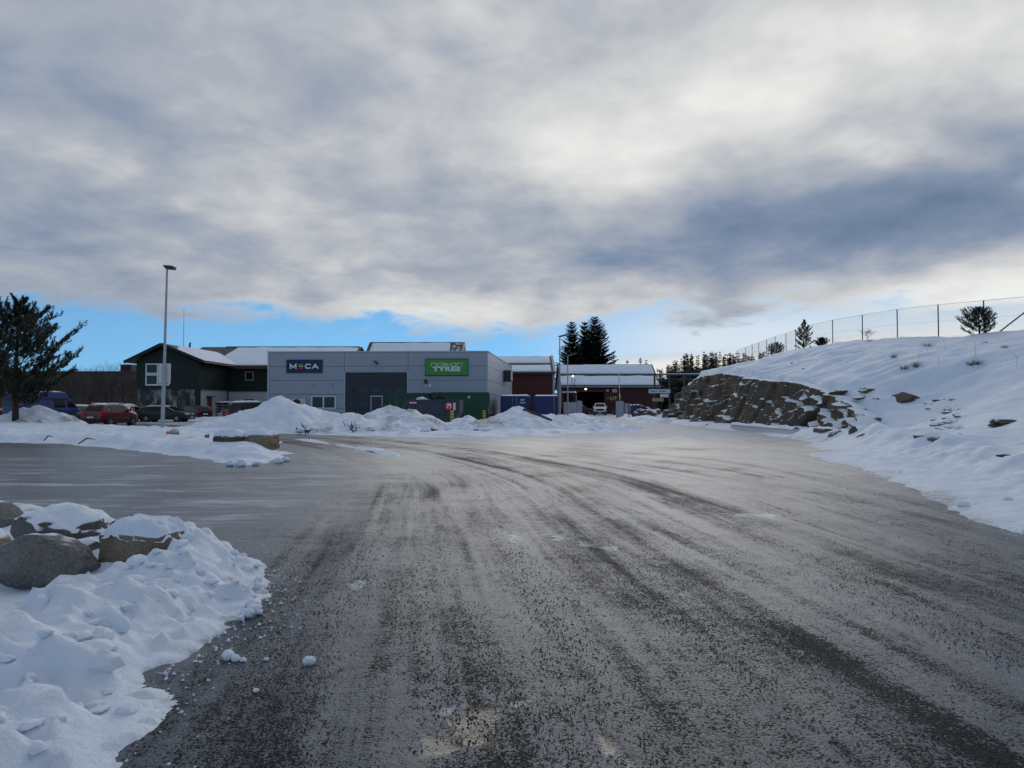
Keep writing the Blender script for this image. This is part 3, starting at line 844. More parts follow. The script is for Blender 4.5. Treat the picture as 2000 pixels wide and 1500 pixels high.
# =================================================================== MATERIALS FOR OBJECTS
M = {}
for nm, col, rough, kw in (
    ('panel', (0.34, 0.38, 0.45), 0.45, dict(var=0.05, scale=0.8, spec=0.4)),
    ('panel_trim', (0.46, 0.48, 0.52), 0.40, dict(var=0.05)),
    ('core', (0.10, 0.10, 0.11), 0.8, {}),
    ('door_dark', (0.018, 0.022, 0.034), 0.45, dict(var=0.1)),
    ('white', (0.72, 0.73, 0.74), 0.5, dict(var=0.05)),
    ('offwhite', (0.60, 0.60, 0.58), 0.6, dict(var=0.08)),
    ('sign_navy', (0.006, 0.009, 0.05), 0.35, dict(var=0.05)),
    ('sign_green', (0.05, 0.28, 0.035), 0.4, dict(var=0.05)),
    ('logo_white', (0.78, 0.80, 0.82), 0.4, dict(var=0.03)),
    ('logo_yellow', (0.75, 0.60, 0.06), 0.4, {}),
    ('logo_blue', (0.10, 0.30, 0.60), 0.4, {}),
    ('logo_red', (0.62, 0.02, 0.025), 0.4, dict(var=0.04)),
    ('green_clad', (0.006, 0.017, 0.012), 0.7, dict(var=0.2, scale=1.2)),
    ('red_clad', (0.070, 0.010, 0.009), 0.7, dict(var=0.2, scale=1.2)),
    ('red_dark', (0.050, 0.009, 0.009), 0.7, dict(var=0.2)),
    ('red_paint', (0.16, 0.015, 0.015), 0.5, {}),
    ('render_white', (0.50, 0.51, 0.52), 0.8, dict(var=0.1, scale=0.7, bmp=0.3)),
    ('dark_roof', (0.030, 0.028, 0.030), 0.6, {}),
    ('brown_roof', (0.075, 0.040, 0.034), 0.65, dict(var=0.25)),
    ('fascia', (0.075, 0.028, 0.024), 0.6, {}),
    ('cream', (0.42, 0.40, 0.33), 0.6, {}),
    ('alu', (0.42, 0.43, 0.44), 0.45, dict(metal=0.6, var=0.08)),
    ('galv', (0.36, 0.38, 0.40), 0.5, dict(metal=0.5, var=0.15, scale=6)),
    ('darkmetal', (0.035, 0.037, 0.042), 0.5, dict(metal=0.3)),
    ('black', (0.010, 0.010, 0.011), 0.6, {}),
    ('rubber', (0.014, 0.014, 0.015), 0.85, dict(bmp=0.2)),
    ('rim', (0.42, 0.43, 0.45), 0.35, dict(metal=0.8)),
    ('skip_grey', (0.035, 0.043, 0.065), 0.6, dict(var=0.25, scale=1.6)),
    ('skip_green', (0.008, 0.060, 0.034), 0.55, dict(var=0.25, scale=1.4)),
    ('cont_blue', (0.006, 0.024, 0.13), 0.5, dict(var=0.2, scale=1.2)),
    ('steel_blue', (0.015, 0.035, 0.15), 0.5, dict(var=0.2)),
    ('yellow', (0.72, 0.60, 0.03), 0.5, dict(var=0.1)),
    ('chartreuse', (0.55, 0.62, 0.06), 0.5, dict(var=0.1)),
    ('wood', (0.20, 0.135, 0.08), 0.8, dict(var=0.3, scale=4)),
    ('wood_dark', (0.075, 0.052, 0.036), 0.85, dict(var=0.3, scale=4)),
    ('wood_pale', (0.33, 0.25, 0.17), 0.8, dict(var=0.25, scale=4)),
    ('concrete', (0.34, 0.34, 0.33), 0.85, dict(var=0.15, scale=2.0, bmp=0.4)),
    ('bark', (0.060, 0.043, 0.032), 0.9, dict(var=0.35, scale=5, bmp=0.6)),
    ('bark_pine', (0.035, 0.024, 0.018), 0.9, dict(var=0.35, scale=5, bmp=0.6)),
    ('twig', (0.055, 0.042, 0.038), 0.9, dict(var=0.2)),
    ('twig_pale', (0.17, 0.135, 0.10), 0.9, dict(var=0.2)),
    ('needle_pine', (0.018, 0.034, 0.015), 0.7, dict(var=0.4, scale=1.2)),
    ('needle_spruce', (0.012, 0.026, 0.015), 0.75, dict(var=0.4, scale=0.7)),
    ('dry_grass', (0.10, 0.070, 0.040), 0.9, dict(var=0.3)),
    ('paint_red', (0.11, 0.004, 0.008), 0.4, dict(coat=0.4, var=0.04)),
    ('paint_blue', (0.004, 0.034, 0.20), 0.45, dict(coat=0.3, var=0.05)),
    ('paint_dark', (0.009, 0.012, 0.020), 0.45, dict(coat=0.25, var=0.05)),
    ('paint_black', (0.006, 0.007, 0.009), 0.45, dict(coat=0.25, var=0.05)),
    ('paint_silver', (0.40, 0.41, 0.42), 0.35, dict(coat=0.6, var=0.04)),
    ('paint_white', (0.60, 0.61, 0.62), 0.4, dict(coat=0.6, var=0.06)),
    ('taillight', (0.42, 0.012, 0.012), 0.2, dict(var=0.05)),
    ('headlight', (0.62, 0.65, 0.68), 0.12, dict(var=0.05)),
    ('plastic', (0.020, 0.020, 0.022), 0.65, {}),
    ('grit', (0.016, 0.016, 0.017), 0.6, dict(var=0.4, scale=30)),
    ('machine', (0.11, 0.052, 0.030), 0.6, dict(var=0.2)),
    ('pink', (0.75, 0.16, 0.16), 0.6, {}),
):
    M[nm] = plain(nm, col, rough, **kw)

# dark glass
m, t, bs = new_mat('glass')
bs.inputs['Base Color'].default_value = (0.012, 0.014, 0.018, 1); bs.inputs['Roughness'].default_value = 0.06
bs.inputs['Specular IOR Level'].default_value = 0.4
M['glass'] = m
m, t, bs = new_mat('car_glass')
bs.inputs['Base Color'].default_value = (0.006, 0.008, 0.010, 1); bs.inputs['Roughness'].default_value = 0.08; bs.inputs['Specular IOR Level'].default_value = 0.35
M['car_glass'] = m
# lamp that is switched on
m, t, bs = new_mat('lit_lamp')
bs.inputs['Emission Color'].default_value = (1.0, 0.82, 0.55, 1); bs.inputs['Emission Strength'].default_value = 5.0
M['lit'] = m
m, t, bs = new_mat('lit_flood')
bs.inputs['Emission Color'].default_value = (1.0, 0.95, 0.85, 1); bs.inputs['Emission Strength'].default_value = 4.0
M['flood'] = m
# stained cellar wall: pale render with dark moss and damp running down it
m, t, bs = new_mat('stained_render')
oc = obj_coord(); ox_, oy_, oz_ = sep(oc)
a = noise(vec(ox_ * 1.1, oy_ * 1.1, oz_ * 0.45), 1.1, 6.0, 0.7, 0.4)
E.put(bs.inputs['Base Color'], mixc(smooth(a, 0.36, 0.56), (0.30, 0.30, 0.29), (0.035, 0.036, 0.032)))
bs.inputs['Roughness'].default_value = 0.9
M['stained'] = m

# fine horizontal profile on sandwich panels
for nm, ax_i, n_per in (('panel', 2, 60.0),):
    t = M[nm].node_tree; E.nt = t; bs = t.nodes['Principled BSDF']
    zc = sep(obj_coord())[ax_i]
    bump(bs, E.m('SINE', zc * n_per), 0.15, 0.004)


def clad_bump(mat, axis, freq, dist=0.02):
    """Board joints too narrow to tell apart at this distance."""
    t = mat.node_tree; E.nt = t; bs = t.nodes['Principled BSDF']
    c = sep(obj_coord())[axis]
    w = E.m('FRACT', c * freq)
    bump(bs, smooth(w, 0.02, 0.12), 0.7, dist)


clad_bump(M['green_clad'], 2, 6.0)
clad_bump(M['red_clad'], 0, 6.5)
clad_bump(M['red_dark'], 0, 5.0)
clad_bump(M['render_white'], 2, 4.5, 0.008)


def text_part(s, size, mat, parent, loc, rot=(PI / 2, 0, 0), bold=0.0, sx=1.0, mirror=False, name='letter', ext=0.012, space=1.0):
    """One mesh per letter, centred as a word on loc."""
    out = []
    cu = bpy.data.curves.new('t', 'FONT'); cu.body = s; cu.size = size; cu.offset = bold; cu.extrude = ext
    cu.space_character = space; cu.resolution_u = 3
    o = bpy.data.objects.new('t', cu); COL.objects.link(o)
    dg = bpy.context.evaluated_depsgraph_get()
    me = bpy.data.meshes.new_from_object(o.evaluated_get(dg))
    bpy.data.objects.remove(o)
    bm = bmesh.new(); bm.from_mesh(me)
    bmesh.ops.remove_doubles(bm, verts=bm.verts, dist=1e-5)
    xs = [v.co.x for v in bm.verts]; ys = [v.co.y for v in bm.verts]
    cx, cy = (min(xs) + max(xs)) / 2, (min(ys) + max(ys)) / 2
    # connected islands, merged where they overlap in x (dots, holes)
    seen = set(); isl = []
    for v in bm.verts:
        if v in seen: continue
        st = [v]; seen.add(v); cur = []
        while st:
            q = st.pop(); cur.append(q)
            for e_ in q.link_edges:
                w = e_.other_vert(q)
                if w not in seen: seen.add(w); st.append(w)
        isl.append(cur)
    isl.sort(key=lambda c: min(v.co.x for v in c))
    for c in isl:
        idx = {v: i for i, v in enumerate(c)}
        vs = [((v.co.x - cx) * sx * (-1 if mirror else 1), v.co.y - cy, v.co.z) for v in c]
        fs = [tuple(idx[v] for v in f.verts) for f in bm.faces if f.verts[0] in idx]
        me2 = bpy.data.meshes.new(name); me2.from_pydata(vs, [], fs); me2.update()
        p = link(name, me2, mat, parent); p.location = loc; p.rotation_euler = rot
        out.append(p)
    bm.free(); bpy.data.meshes.remove(me)
    return out


def stroke(mat, parent, loc, lines, w, d=0.03, name='letter', scale=1.0):
    """A letter drawn as mitred bars in the x-z plane."""
    mb = MB()
    for ln in lines:
        for (x0, z0), (x1, z1) in zip(ln[:-1], ln[1:]):
            L = math.hypot(x1 - x0, z1 - z0); a = math.atan2(z1 - z0, x1 - x0)
            mb.box(((x0 + x1) / 2, 0, (z0 + z1) / 2), (L + w, d, w), Matrix.Rotation(-a, 3, 'Y'))
            d += 0.0006
    p = mb.build(name, mat, parent); p.location = loc
    return p


# =================================================================== GREY WORKSHOP
FL = Vector((-20.92, 60.75, 0)); FR = Vector((-2.03, 60.05, 0)); BR = Vector((0.0, 84.5, 0)); BL = Vector((-19.6, 84.5, 0))
WANG = math.atan2(FR.y - FL.y, FR.x - FL.x)
WL = (FR - FL).length
WH = 6.06
shop = thing('workshop_building', 'low flat-roofed grey panel workshop with dark roller door and two signs', 'building', FL, WANG)
Wi = Matrix.Rotation(-WANG, 3, 'Z')
lBR, lBL = Wi @ (BR - FL), Wi @ (BL - FL)
mb = MB(); mb.prism([(0.12, 0.16), (WL - 0.12, 0.16), (lBR.x - 0.12, lBR.y), (lBL.x, lBL.y)], 'z', 0.0, WH - 0.06); mb.build('wall', M['core'], shop)
rows = [0.30, 1.25, 2.46, 3.66, 4.86, WH - 0.02]
DX0, DX1, DZ = 6.62, 12.10, 4.34
WX0, WX1, WZ0, WZ1 = 3.78, 5.92, 1.24, 2.34
G = 0.014


def fpanel(x0, x1, z0, z1):
    mb = MB(); mb.bb(x0 + G, x1 - G, 0.0, 0.15, z0 + G, z1 - G); mb.build('panel', M['panel'], shop)


for z0, z1 in zip(rows[:-1], rows[1:]):
    if z0 == 1.25:
        fpanel(0.14, WX0, z0, z1); fpanel(WX1, DX0, z0, z1)
        fpanel(WX0, WX1, WZ1, z1)
    else:
        fpanel(0.14, DX0, z0, z1)
    fpanel(DX1, WL - 0.14, z0, z1)
fpanel(DX0, DX1, DZ + 0.06, 4.86); fpanel(DX0, DX1, 4.86, WH - 0.02)
mb = MB(); mb.bb(0.0, DX0 - 0.02, 0.01, 0.14, 0.0, 0.29); mb.build('plinth', M['concrete'], shop)
mb = MB(); mb.bb(DX1 + 0.02, WL, 0.01, 0.14, 0.0, 0.29); mb.build('plinth', M['concrete'], shop)
for x in (0.06, WL - 0.06):
    mb = MB(); mb.bb(x - 0.075, x + 0.075, -0.02, 0.17, 0.28, WH); mb.build('corner_trim', M['panel_trim'], shop)
for x in (DX0 + 0.03, DX1 - 0.03):
    mb = MB(); mb.bb(x - 0.05, x + 0.05, -0.012, 0.155, 0.0, DZ); mb.build('door_trim', M['panel_trim'], shop)
mb = MB(); mb.bb(DX0 - 0.02, DX1 + 0.02, -0.014, 0.155, DZ, DZ + 0.06); mb.build('door_trim', M['panel_trim'], shop)
mb = MB(); mb.bb(-0.05, WL + 0.05, -0.05, 0.25, WH - 0.004, WH + 0.09); mb.build('parapet_cap', M['panel_trim'], shop)
ns = 3
sd = (lBR - Vector((WL, 0, 0)))
sn = Vector((sd.y, -sd.x, 0)).normalized()
for k in range(ns):
    for z0, z1 in zip(rows[:-1], rows[1:]):
        a, b_ = [Vector((WL, 0, 0)) + sd * (0.008 + 0.992 * q / ns) for q in (k, k + 1)]
        u = sd.normalized()
        p0, p1 = a + u * 0.03, b_ - u * 0.03
        mb = MB(); mb.prism([(p.x, p.y) for p in (p0, p1, p1 - sn * 0.14, p0 - sn * 0.14)], 'z', z0 + G, z1 - G)
        mb.build('panel', M['panel'], shop)
mb = MB(); a = Vector((WL, 0, 0))
mb.prism([(p.x, p.y) for p in (a + sn * 0.05 + sd * 0.012, lBR + sn * 0.05, lBR - sn * 0.25, a - sn * 0.25 + sd * 0.012)], 'z', WH - 0.004, WH + 0.09)
mb.build('parapet_cap', M['panel_trim'], shop)
mb = MB(); mb.prism([(0.3, 0.35), (WL - 0.3, 0.35), (lBR.x - 0.35, lBR.y - 0.3), (lBL.x + 0.3, lBL.y - 0.3)], 'z', WH - 0.03, WH + 0.05); mb.build('roof_snow', M_SNOW, shop)
# roller door
door = MB(); door.bb(DX0 + 0.08, DX1 - 0.08, 0.10, 0.157, 0.0, DZ - 0.002); door = door.build('roller_door', M['door_dark'], shop)
nsec = 7
for i in range(nsec):
    z0, z1 = DZ * i / nsec, DZ * (i + 1) / nsec
    mb = MB(); mb.bb(DX0 + 0.10, DX1 - 0.10, 0.075, 0.10, z0 + 0.012, z1 - 0.012); mb.build('door_section', M['door_dark'], door)
for zc in (1.62, 2.80):
    for i in range(5):
        xc = DX0 + 0.62 + i * 1.06
        if zc < 2 and 2.1 < xc - DX0 < 3.4: continue
        mb = MB(); mb.bb(xc - 0.34, xc + 0.34, 0.062, 0.074, zc - 0.17, zc + 0.17); mb.build('pane', M['glass'], door)
px0, px1 = DX0 + 2.28, DX0 + 3.28
mb = MB(); mb.bb(px0, px0 + 0.05, 0.05, 0.073, 0.0, 2.34); mb.bb(px1 - 0.05, px1, 0.05, 0.073, 0.0, 2.34); mb.bb(px0 + 0.05, px1 - 0.05, 0.051, 0.073, 2.28, 2.34)
mb.build('wicket_frame', M['white'], door)
# window
win = MB()
win.bb(WX0, WX1, -0.03, 0.16, WZ0, WZ0 + 0.09); win.bb(WX0, WX1, -0.03, 0.16, WZ1 - 0.09, WZ1)
for x in (WX0, (WX0 + WX1) / 2 - 0.06, WX1 - 0.11): win.bb(x, x + 0.11, -0.028, 0.158, WZ0 + 0.09, WZ1 - 0.09)
win = win.build('window', M['white'], shop)
for xa, xb in ((WX0 + 0.11, (WX0 + WX1) / 2 - 0.06), ((WX0 + WX1) / 2 + 0.05, WX1 - 0.11)):
    mb = MB(); mb.bb(xa, xb, 0.06, 0.085, WZ0 + 0.09, WZ1 - 0.09); mb.build('pane', M['glass'], win)
# four pipe sleeves above the window
for x in (4.02, 5.66):
    for z in (3.12, 3.35):
        mb = MB(); mb.lathe([(0.0, 0), (0.045, 0), (0.045, -0.05)], Matrix.Translation((x, -0.05, z)) @ Matrix.Rotation(PI / 2, 4, 'X'), 8)
        mb.build('pipe_sleeve', M['darkmetal'], shop)


def shop_pt(x, y, z):
    v = Matrix.Rotation(WANG, 3, 'Z') @ Vector((x, y, 0)) + FL
    return (v.x, v.y, z)


# signs
s = thing('wall_sign', 'navy blue wall sign reading MECA in white letters with coloured bars', 'sign', shop_pt(3.2, 0, 4.86), WANG)
mb = MB(); mb.bb(-1.56, 1.56, -0.09, -0.001, -0.57, 0.57); mb.build('board', M['sign_navy'], s)
stroke(M['logo_white'], s, (0, -0.105, 0), [[(-1.20, -0.17), (-1.20, 0.17), (-0.96, -0.10), (-0.72, 0.17), (-0.72, -0.17)]], 0.105, 0.02)
for z, mt in ((0.155, 'logo_blue'), (0.0, 'logo_yellow'), (-0.155, 'logo_red')):
    mb = MB(); mb.bb(-0.48, -0.10, -0.105, -0.0905, z - 0.045, z + 0.045); mb.build('bar', M[mt], s)
stroke(M['logo_white'], s, (0, -0.105, 0), [[(0.52, 0.15), (0.22, 0.17), (0.12, 0.08), (0.12, -0.08), (0.22, -0.17), (0.52, -0.15)]], 0.10, 0.02)
stroke(M['logo_white'], s, (0, -0.105, 0), [[(0.72, -0.17), (0.94, 0.17), (1.18, -0.17)], [(0.80, -0.06), (1.10, -0.06)]], 0.10, 0.02)

s = thing('wall_sign', 'bright green wall sign reading nokian TYRES in white letters', 'sign', shop_pt(15.4, 0, 4.76), WANG)
mb = MB(); mb.bb(-1.80, 1.80, -0.09, -0.001, -0.68, 0.68); mb.build('board', M['sign_green'], s)
mb = MB()
for a_ in ((-1.83, 1.83, -0.10, -0.002, 0.68, 0.73), (-1.83, 1.83, -0.10, -0.002, -0.73, -0.68), (-1.83, -1.80, -0.10, -0.002, -0.68, 0.68), (1.80, 1.83, -0.10, -0.002, -0.68, 0.68)): mb.bb(*a_)
mb.build('frame', M['green_clad'], s)
y_ = -0.105; zb, zt_ = 0.10, 0.34
LW = 0.05
def nok(lines): return stroke(M['logo_white'], s, (0, y_, 0), lines, LW, 0.022)
nok([[(-1.30, zb), (-1.30, zt_), (-0.96, zt_), (-0.90, zt_ - 0.05), (-0.90, zb)]])
nok([[(-0.72, zb), (-0.80, zb + 0.06), (-0.80, zt_ - 0.06), (-0.72, zt_), (-0.34, zt_), (-0.26, zt_ - 0.06), (-0.26, zb + 0.06), (-0.34, zb), (-0.72, zb)]])
nok([[(-0.14, zb), (-0.14, zt_ + 0.06)], [(0.12, zt_), (-0.08, (zb + zt_) / 2), (0.12, zb)]])
nok([[(0.25, zb), (0.25, zt_)]])
nok([[(0.78, zb), (0.78, zt_), (0.46, zt_), (0.39, zt_ - 0.06), (0.39, zb + 0.06), (0.46, zb), (0.72, zb)]])
nok([[(0.90, zb), (0.90, zt_), (1.22, zt_), (1.29, zt_ - 0.05), (1.29, zb)]])
mb = MB(); mb.lathe([(0.022, 0), (0.036, 0), (0.036, 0.012), (0.022, 0.012)], Matrix.Translation((1.40, -0.092, zt_ + 0.02)) @ Matrix.Rotation(PI / 2, 4, 'X'), 12); mb.build('registered_mark', M['logo_white'], s)
text_part('TYRES', 0.50, M['logo_white'], s, (-0.01, -0.10, -0.155), bold=0.026, sx=1.62, space=1.06, ext=0.008)

# wall equipment
hp = thing('heat_pump', 'cream outdoor heat pump unit hung on the grey wall beside the window', 'heat pump', shop_pt(2.85, 0, 1.25), WANG)
mb = MB(); mb.bb(-0.55, 0.55, -0.47, -0.08, 0.10, 0.85); mb.build('casing', M['offwhite'], hp)
mb = MB(); mb.lathe([(0.0, 0.012), (0.10, 0.012), (0.12, 0.005), (0.30, 0.005), (0.32, 0.03), (0.34, 0.0)], Matrix.Translation((-0.16, -0.475, 0.47)) @ Matrix.Rotation(PI / 2, 4, 'X'), 20); mb.build('fan_grille', M['darkmetal'], hp)
for sx in (-0.4, 0.4):
    mb = MB(); mb.bb(sx - 0.03, sx + 0.03, -0.47, 0.01, 0.03, 0.09); mb.build('bracket', M['galv'], hp)
lp = thing('wall_lamp', 'black swan-neck wall lamp above the roller door', 'lamp', shop_pt(9.35, 0, 5.05), WANG)
mb = MB(); mb.tube([(-0.12, 0.0, 0.22), (-0.12, -0.25, 0.26), (0.0, -0.42, 0.22)], 0.035); mb.build('arm', M['darkmetal'], lp)
mb = MB(); mb.prism([(-0.10, 0.24), (0.18, 0.16), (0.25, -0.08), (0.16, -0.10)], 'y', -0.55, -0.30); mb.build('lamp_head', M['darkmetal'], lp)
lp = thing('wall_lamp', 'small bulkhead lamp with drip stain below the green sign', 'lamp', shop_pt(13.62, 0, 3.40), WANG)
mb = MB(); mb.prism([(-0.14, 0.0), (0.14, 0.0), (0.10, 0.30), (0.0, 0.36), (-0.10, 0.30)], 'y', -0.16, -0.001); mb.build('lamp_head', M['darkmetal'], lp)
jb = thing('junction_box', 'grey electrical box with conduit beside the bulkhead lamp', 'electrical box', shop_pt(13.75, 0, 3.0), WANG)
mb = MB(); mb.bb(0.10, 0.34, -0.10, -0.001, 0.0, 0.36); mb.build('box', M['offwhite'], jb)
mb = MB(); mb.bb(-0.26, 0.02, -0.06, -0.002, 0.03, 0.30); mb.build('plate', M['panel_trim'], jb)
# fan unit high on the side wall
pp = Vector((WL, 0, 0)) + sd * 0.60 + sn * 0.001
fu = thing('ventilation_unit', 'dark ventilation unit high on the side wall of the grey workshop', 'fan unit', shop_pt(pp.x, pp.y, 4.0), WANG + math.atan2(sd.y, sd.x))
mb = MB(); mb.bb(-1.1, 1.1, -0.75, -0.004, 0.0, 1.15); mb.build('casing', M['darkmetal'], fu)
mb = MB(); mb.bb(-0.9, 0.9, -0.80, -0.751, 0.10, 1.05); mb.build('grille', M['alu'], fu)


# =================================================================== HOUSES WITH SNOWY ROOFS
def roof_slab(mb, xa, xb, ye, ze, yr, zr, t0, t1, f0=0.0, f1=1.0):
    """Slab lying on a roof plane running from eave (ye, ze) to ridge (yr, zr), from thickness t0 to t1 above it."""
    n = Vector((0, -(zr - ze), (yr - ye))).normalized()
    if n.z < 0: n = -n
    def p(f, t_): return (ye + (yr - ye) * f + n.y * t_, ze + (zr - ze) * f + n.z * t_)
    mb.prism([p(f0, t0), p(f1, t0), p(f1, t1), p(f0, t1)], 'x', xa, xb)
    return mb


def snow_slab(name, xa, xb, ye, ze, yr, zr, f0, f1, th, parent, seed, step=0.35):
    """Snow lying on a roof: a soft uneven sheet with thick edges."""
    n = Vector((0, -(zr - ze), (yr - ye))).normalized()
    if n.z < 0: n = -n
    L = math.hypot(yr - ye, zr - ze) * (f1 - f0)
    us = np.linspace(xa, xb, max(4, int((xb - xa) / step))); vs = np.linspace(0, 1, max(4, int(L / step)))
    Ug, Vg = np.meshgrid(us, vs)
    fr = np.minimum(np.minimum(Ug - xa, xb - Ug), np.minimum(Vg, 1 - Vg) * L)
    hh = th * (0.15 + 0.85 * sst(fr, 0, 0.25)) * (1 + 0.18 * fbm(Ug * 0.6, Vg * L * 0.6, oct=3, seed=seed))
    hh = np.where(fr < 1e-6, -0.01, hh)
    f = f0 + (f1 - f0) * Vg
    Yg = ye + (yr - ye) * f + n.y * hh; Zg = ze + (zr - ze) * f + n.z * hh
    return grid(name, Ug, Yg, Zg, M_SNOW, parent=parent)


# --- UT hall
ut = thing('red_hall', 'long dark red hall with snowy roof, open dark doorway and yellow UT letters', 'building', (0, 0, 0))
xa, xb, yf, yr, ze, zr = 8.1, 25.2, 120.0, 127.5, 4.6, 8.7
ox0, ox1, oz1 = at(1127, 764, yf).x, at(1181, 764, yf).x, at(1127, 765, yf).z
mb = MB(); mb.bb(xa + 0.3, ox0, yf + 0.5, yf + 0.8, -0.3, ze); mb.bb(ox0, ox1, yf + 0.5, yf + 0.8, oz1, ze); mb.bb(ox1, xb - 0.3, yf + 0.5, yf + 0.8, -0.3, ze); mb.build('front_wall', M['red_dark'], ut)
mb = MB(); mb.bb(xa + 0.32, xb - 0.32, yf + 13.0, yf + 13.3, -0.3, ze); mb.build('rear_wall', M['red_dark'], ut)
for x in (xa + 0.3, xb - 0.5):
    mb = MB(); mb.prism([(yf + 0.81, -0.3), (yf + 13.0, -0.3), (yf + 13.0, ze), (yr, zr - 0.25), (yf + 0.81, ze)], 'x', x, x + 0.2); mb.build('gable_wall', M['red_dark'], ut)
mb = MB(); mb.bb(ox0 - 0.12, ox0, yf + 0.42, yf + 0.499, 0, oz1 + 0.12); mb.bb(ox1, ox1 + 0.12, yf + 0.42, yf + 0.499, 0, oz1 + 0.12); mb.bb(ox0, ox1, yf + 0.42, yf + 0.499, oz1, oz1 + 0.12); mb.build('door_frame', M['fascia'], ut)
rf = roof_slab(MB(), xa, xb, yf, ze, yr, zr, 0.0, 0.14); roof_slab(rf, xa, xb, 2 * yr - yf, ze, yr + 0.002, zr, 0.0, 0.139); rf = rf.build('roof', M['dark_roof'], ut)
snow_slab('roof_snow', xa + 0.05, xb - 0.05, yf, ze, yr, zr, 0.03, 0.47, 0.30, rf, 501)
snow_slab('roof_snow', xa + 0.05, xb - 0.05, yf, ze, yr, zr, 0.54, 0.99, 0.30, rf, 502)
mb = MB(); mb.tube([(xa, yf - 0.08, ze - 0.02), (xb, yf - 0.08, ze - 0.02)], 0.09, 6); mb.build('gutter', M['galv'], ut)
mb = MB(); mb.bb(xa + 0.1, xb - 0.1, yf + 0.05, yf + 0.10, ze - 0.22, ze - 0.02); mb.build('fascia_board', M['red_clad'], ut)
for k in range(12):
    x = xa + 0.8 + k * 1.42
    mb = MB(); f = 0.5; mb.box((x, yf + (yr - yf) * f, ze + (zr - ze) * f + 0.25), (0.05, 0.06, 0.30)); mb.build('snow_guard', M['galv'], rf)
mb = MB(); f = 0.5; mb.tube([(xa + 0.2, yf + (yr - yf) * f - 0.05, ze + (zr - ze) * f + 0.32), (xb - 0.2, yf + (yr - yf) * f - 0.05, ze + (zr - ze) * f + 0.32)], 0.03, 5); mb.build('snow_guard_rail', M['galv'], rf)
sg = thing('ut_sign', 'yellow letters UT on the dark red wall beside the doorway', 'sign', (at(1199, 778, yf + 0.5).x, yf + 0.498, at(1199, 778, yf).z))
text_part('UT', 0.85, M['chartreuse'], sg, (0, -0.03, 0), bold=0.015, sx=1.0, space=1.05)
for lb, px, py, w_, h_, mt in (('small square white notice above the UT letters', 1186.5, 762.5, 0.42, 0.36, 'offwhite'), ('wider white notice with lines beside the small square notice', 1200.5, 763, 0.75, 0.55, 'offwhite'),
                               ('small low reddish notice left of the UT letters', 1188.5, 778, 0.62, 0.20, 'pink')):
    c = at(px, py, yf + 0.5)
    n_ = thing('notice', lb, 'notice', (c.x, yf + 0.498, c.z))
    mb = MB(); mb.bb(-w_ / 2, w_ / 2, -0.035, 0, -h_ / 2, h_ / 2); mb.build('board', M[mt], n_)
    for i in range(2):
        mb = MB(); mb.bb(-w_ * 0.36, w_ * 0.36, -0.04, -0.036, h_ * (0.18 - 0.36 * i) - h_ * 0.07, h_ * (0.18 - 0.36 * i) + h_ * 0.07); mb.build('text_line', M['logo_red'] if i == 0 else M['darkmetal'], n_)
c = at(1144, 760.5, yf + 0.3)
wl = thing('wall_lamp', 'lit warm lamp under the eave above the dark hall doorway', 'lamp', (c.x, yf + 0.42, c.z))
mb = MB(); mb.bb(-0.12, 0.12, -0.10, 0.079, 0.04, 0.16); mb.build('lamp_head', M['darkmetal'], wl)
mb = MB(); mb.bb(-0.15, 0.15, -0.16, -0.101, -0.06, 0.14); mb.build('diffuser', M['lit'], wl)

# --- red building behind the blue containers
rb = thing('red_shed', 'dark red shed with snow on its roof and pale corrugated gable, behind the blue containers', 'building', (0, 0, 0))
xa, xb, yf, yr, ze, zr = -3.0, 5.65, 92.0, 98.5, 5.62, 8.15
mb = MB(); mb.bb(xa + 0.3, xb - 0.35, yf + 0.4, yf + 0.7, -0.3, ze); mb.build('front_wall', M['red_clad'], rb)
mb = MB(); mb.bb(xa + 0.32, xb - 0.37, yf + 12, yf + 12.3, -0.3, ze); mb.build('rear_wall', M['red_clad'], rb)
mb = MB(); mb.prism([(yf + 0.42, -0.3), (yf + 12.2, -0.3), (yf + 12.2, ze), (yr, zr - 0.2), (yf + 0.42, ze)], 'x', xb - 0.34, xb - 0.10); gw = mb.build('gable_wall', M['panel'], rb)
for k in range(22):
    y = yf + 0.6 + k * 0.52
    zt2 = ze + (zr - 0.25 - ze) * (1 - abs(y - yr) / (yr - yf)) - 0.1
    mb = MB(); mb.bb(xb - 0.10, xb - 0.05, y, y + 0.2, 0.0, zt2); mb.build('corrugation', M['alu'], gw)
mb = MB(); mb.prism([(yf + 0.42, -0.3), (yf + 12.2, -0.3), (yf + 12.2, ze), (yr, zr - 0.2), (yf + 0.42, ze)], 'x', xa + 0.3, xa + 0.5); mb.build('gable_wall', M['red_clad'], rb)
rf = roof_slab(MB(), xa, xb, yf, ze, yr, zr, 0.0, 0.14); roof_slab(rf, xa, xb, 2 * yr - yf, ze, yr + 0.002, zr, 0.0, 0.139); rf = rf.build('roof', M['dark_roof'], rb)
snow_slab('roof_snow', xa + 0.05, xb - 0.3, yf, ze, yr, zr, 0.03, 0.46, 0.26, rf, 511)
snow_slab('roof_snow', xa + 0.05, xb - 0.3, yf, ze, yr, zr, 0.54, 0.99, 0.26, rf, 512)
vb = MB(); roof_slab(vb, xb - 0.28, xb + 0.02, yf - 0.05, ze, yr, zr, 0.142, 0.30); roof_slab(vb, xb - 0.28, xb + 0.021, 2 * yr - yf, ze, yr + 0.004, zr, 0.142, 0.299); vb.build('verge_board', M['cream'], rf)
mb = MB(); mb.tube([(xa, yf - 0.08, ze - 0.02), (xb, yf - 0.08, ze - 0.02)], 0.08, 6); mb.build('gutter', M['darkmetal'], rb)

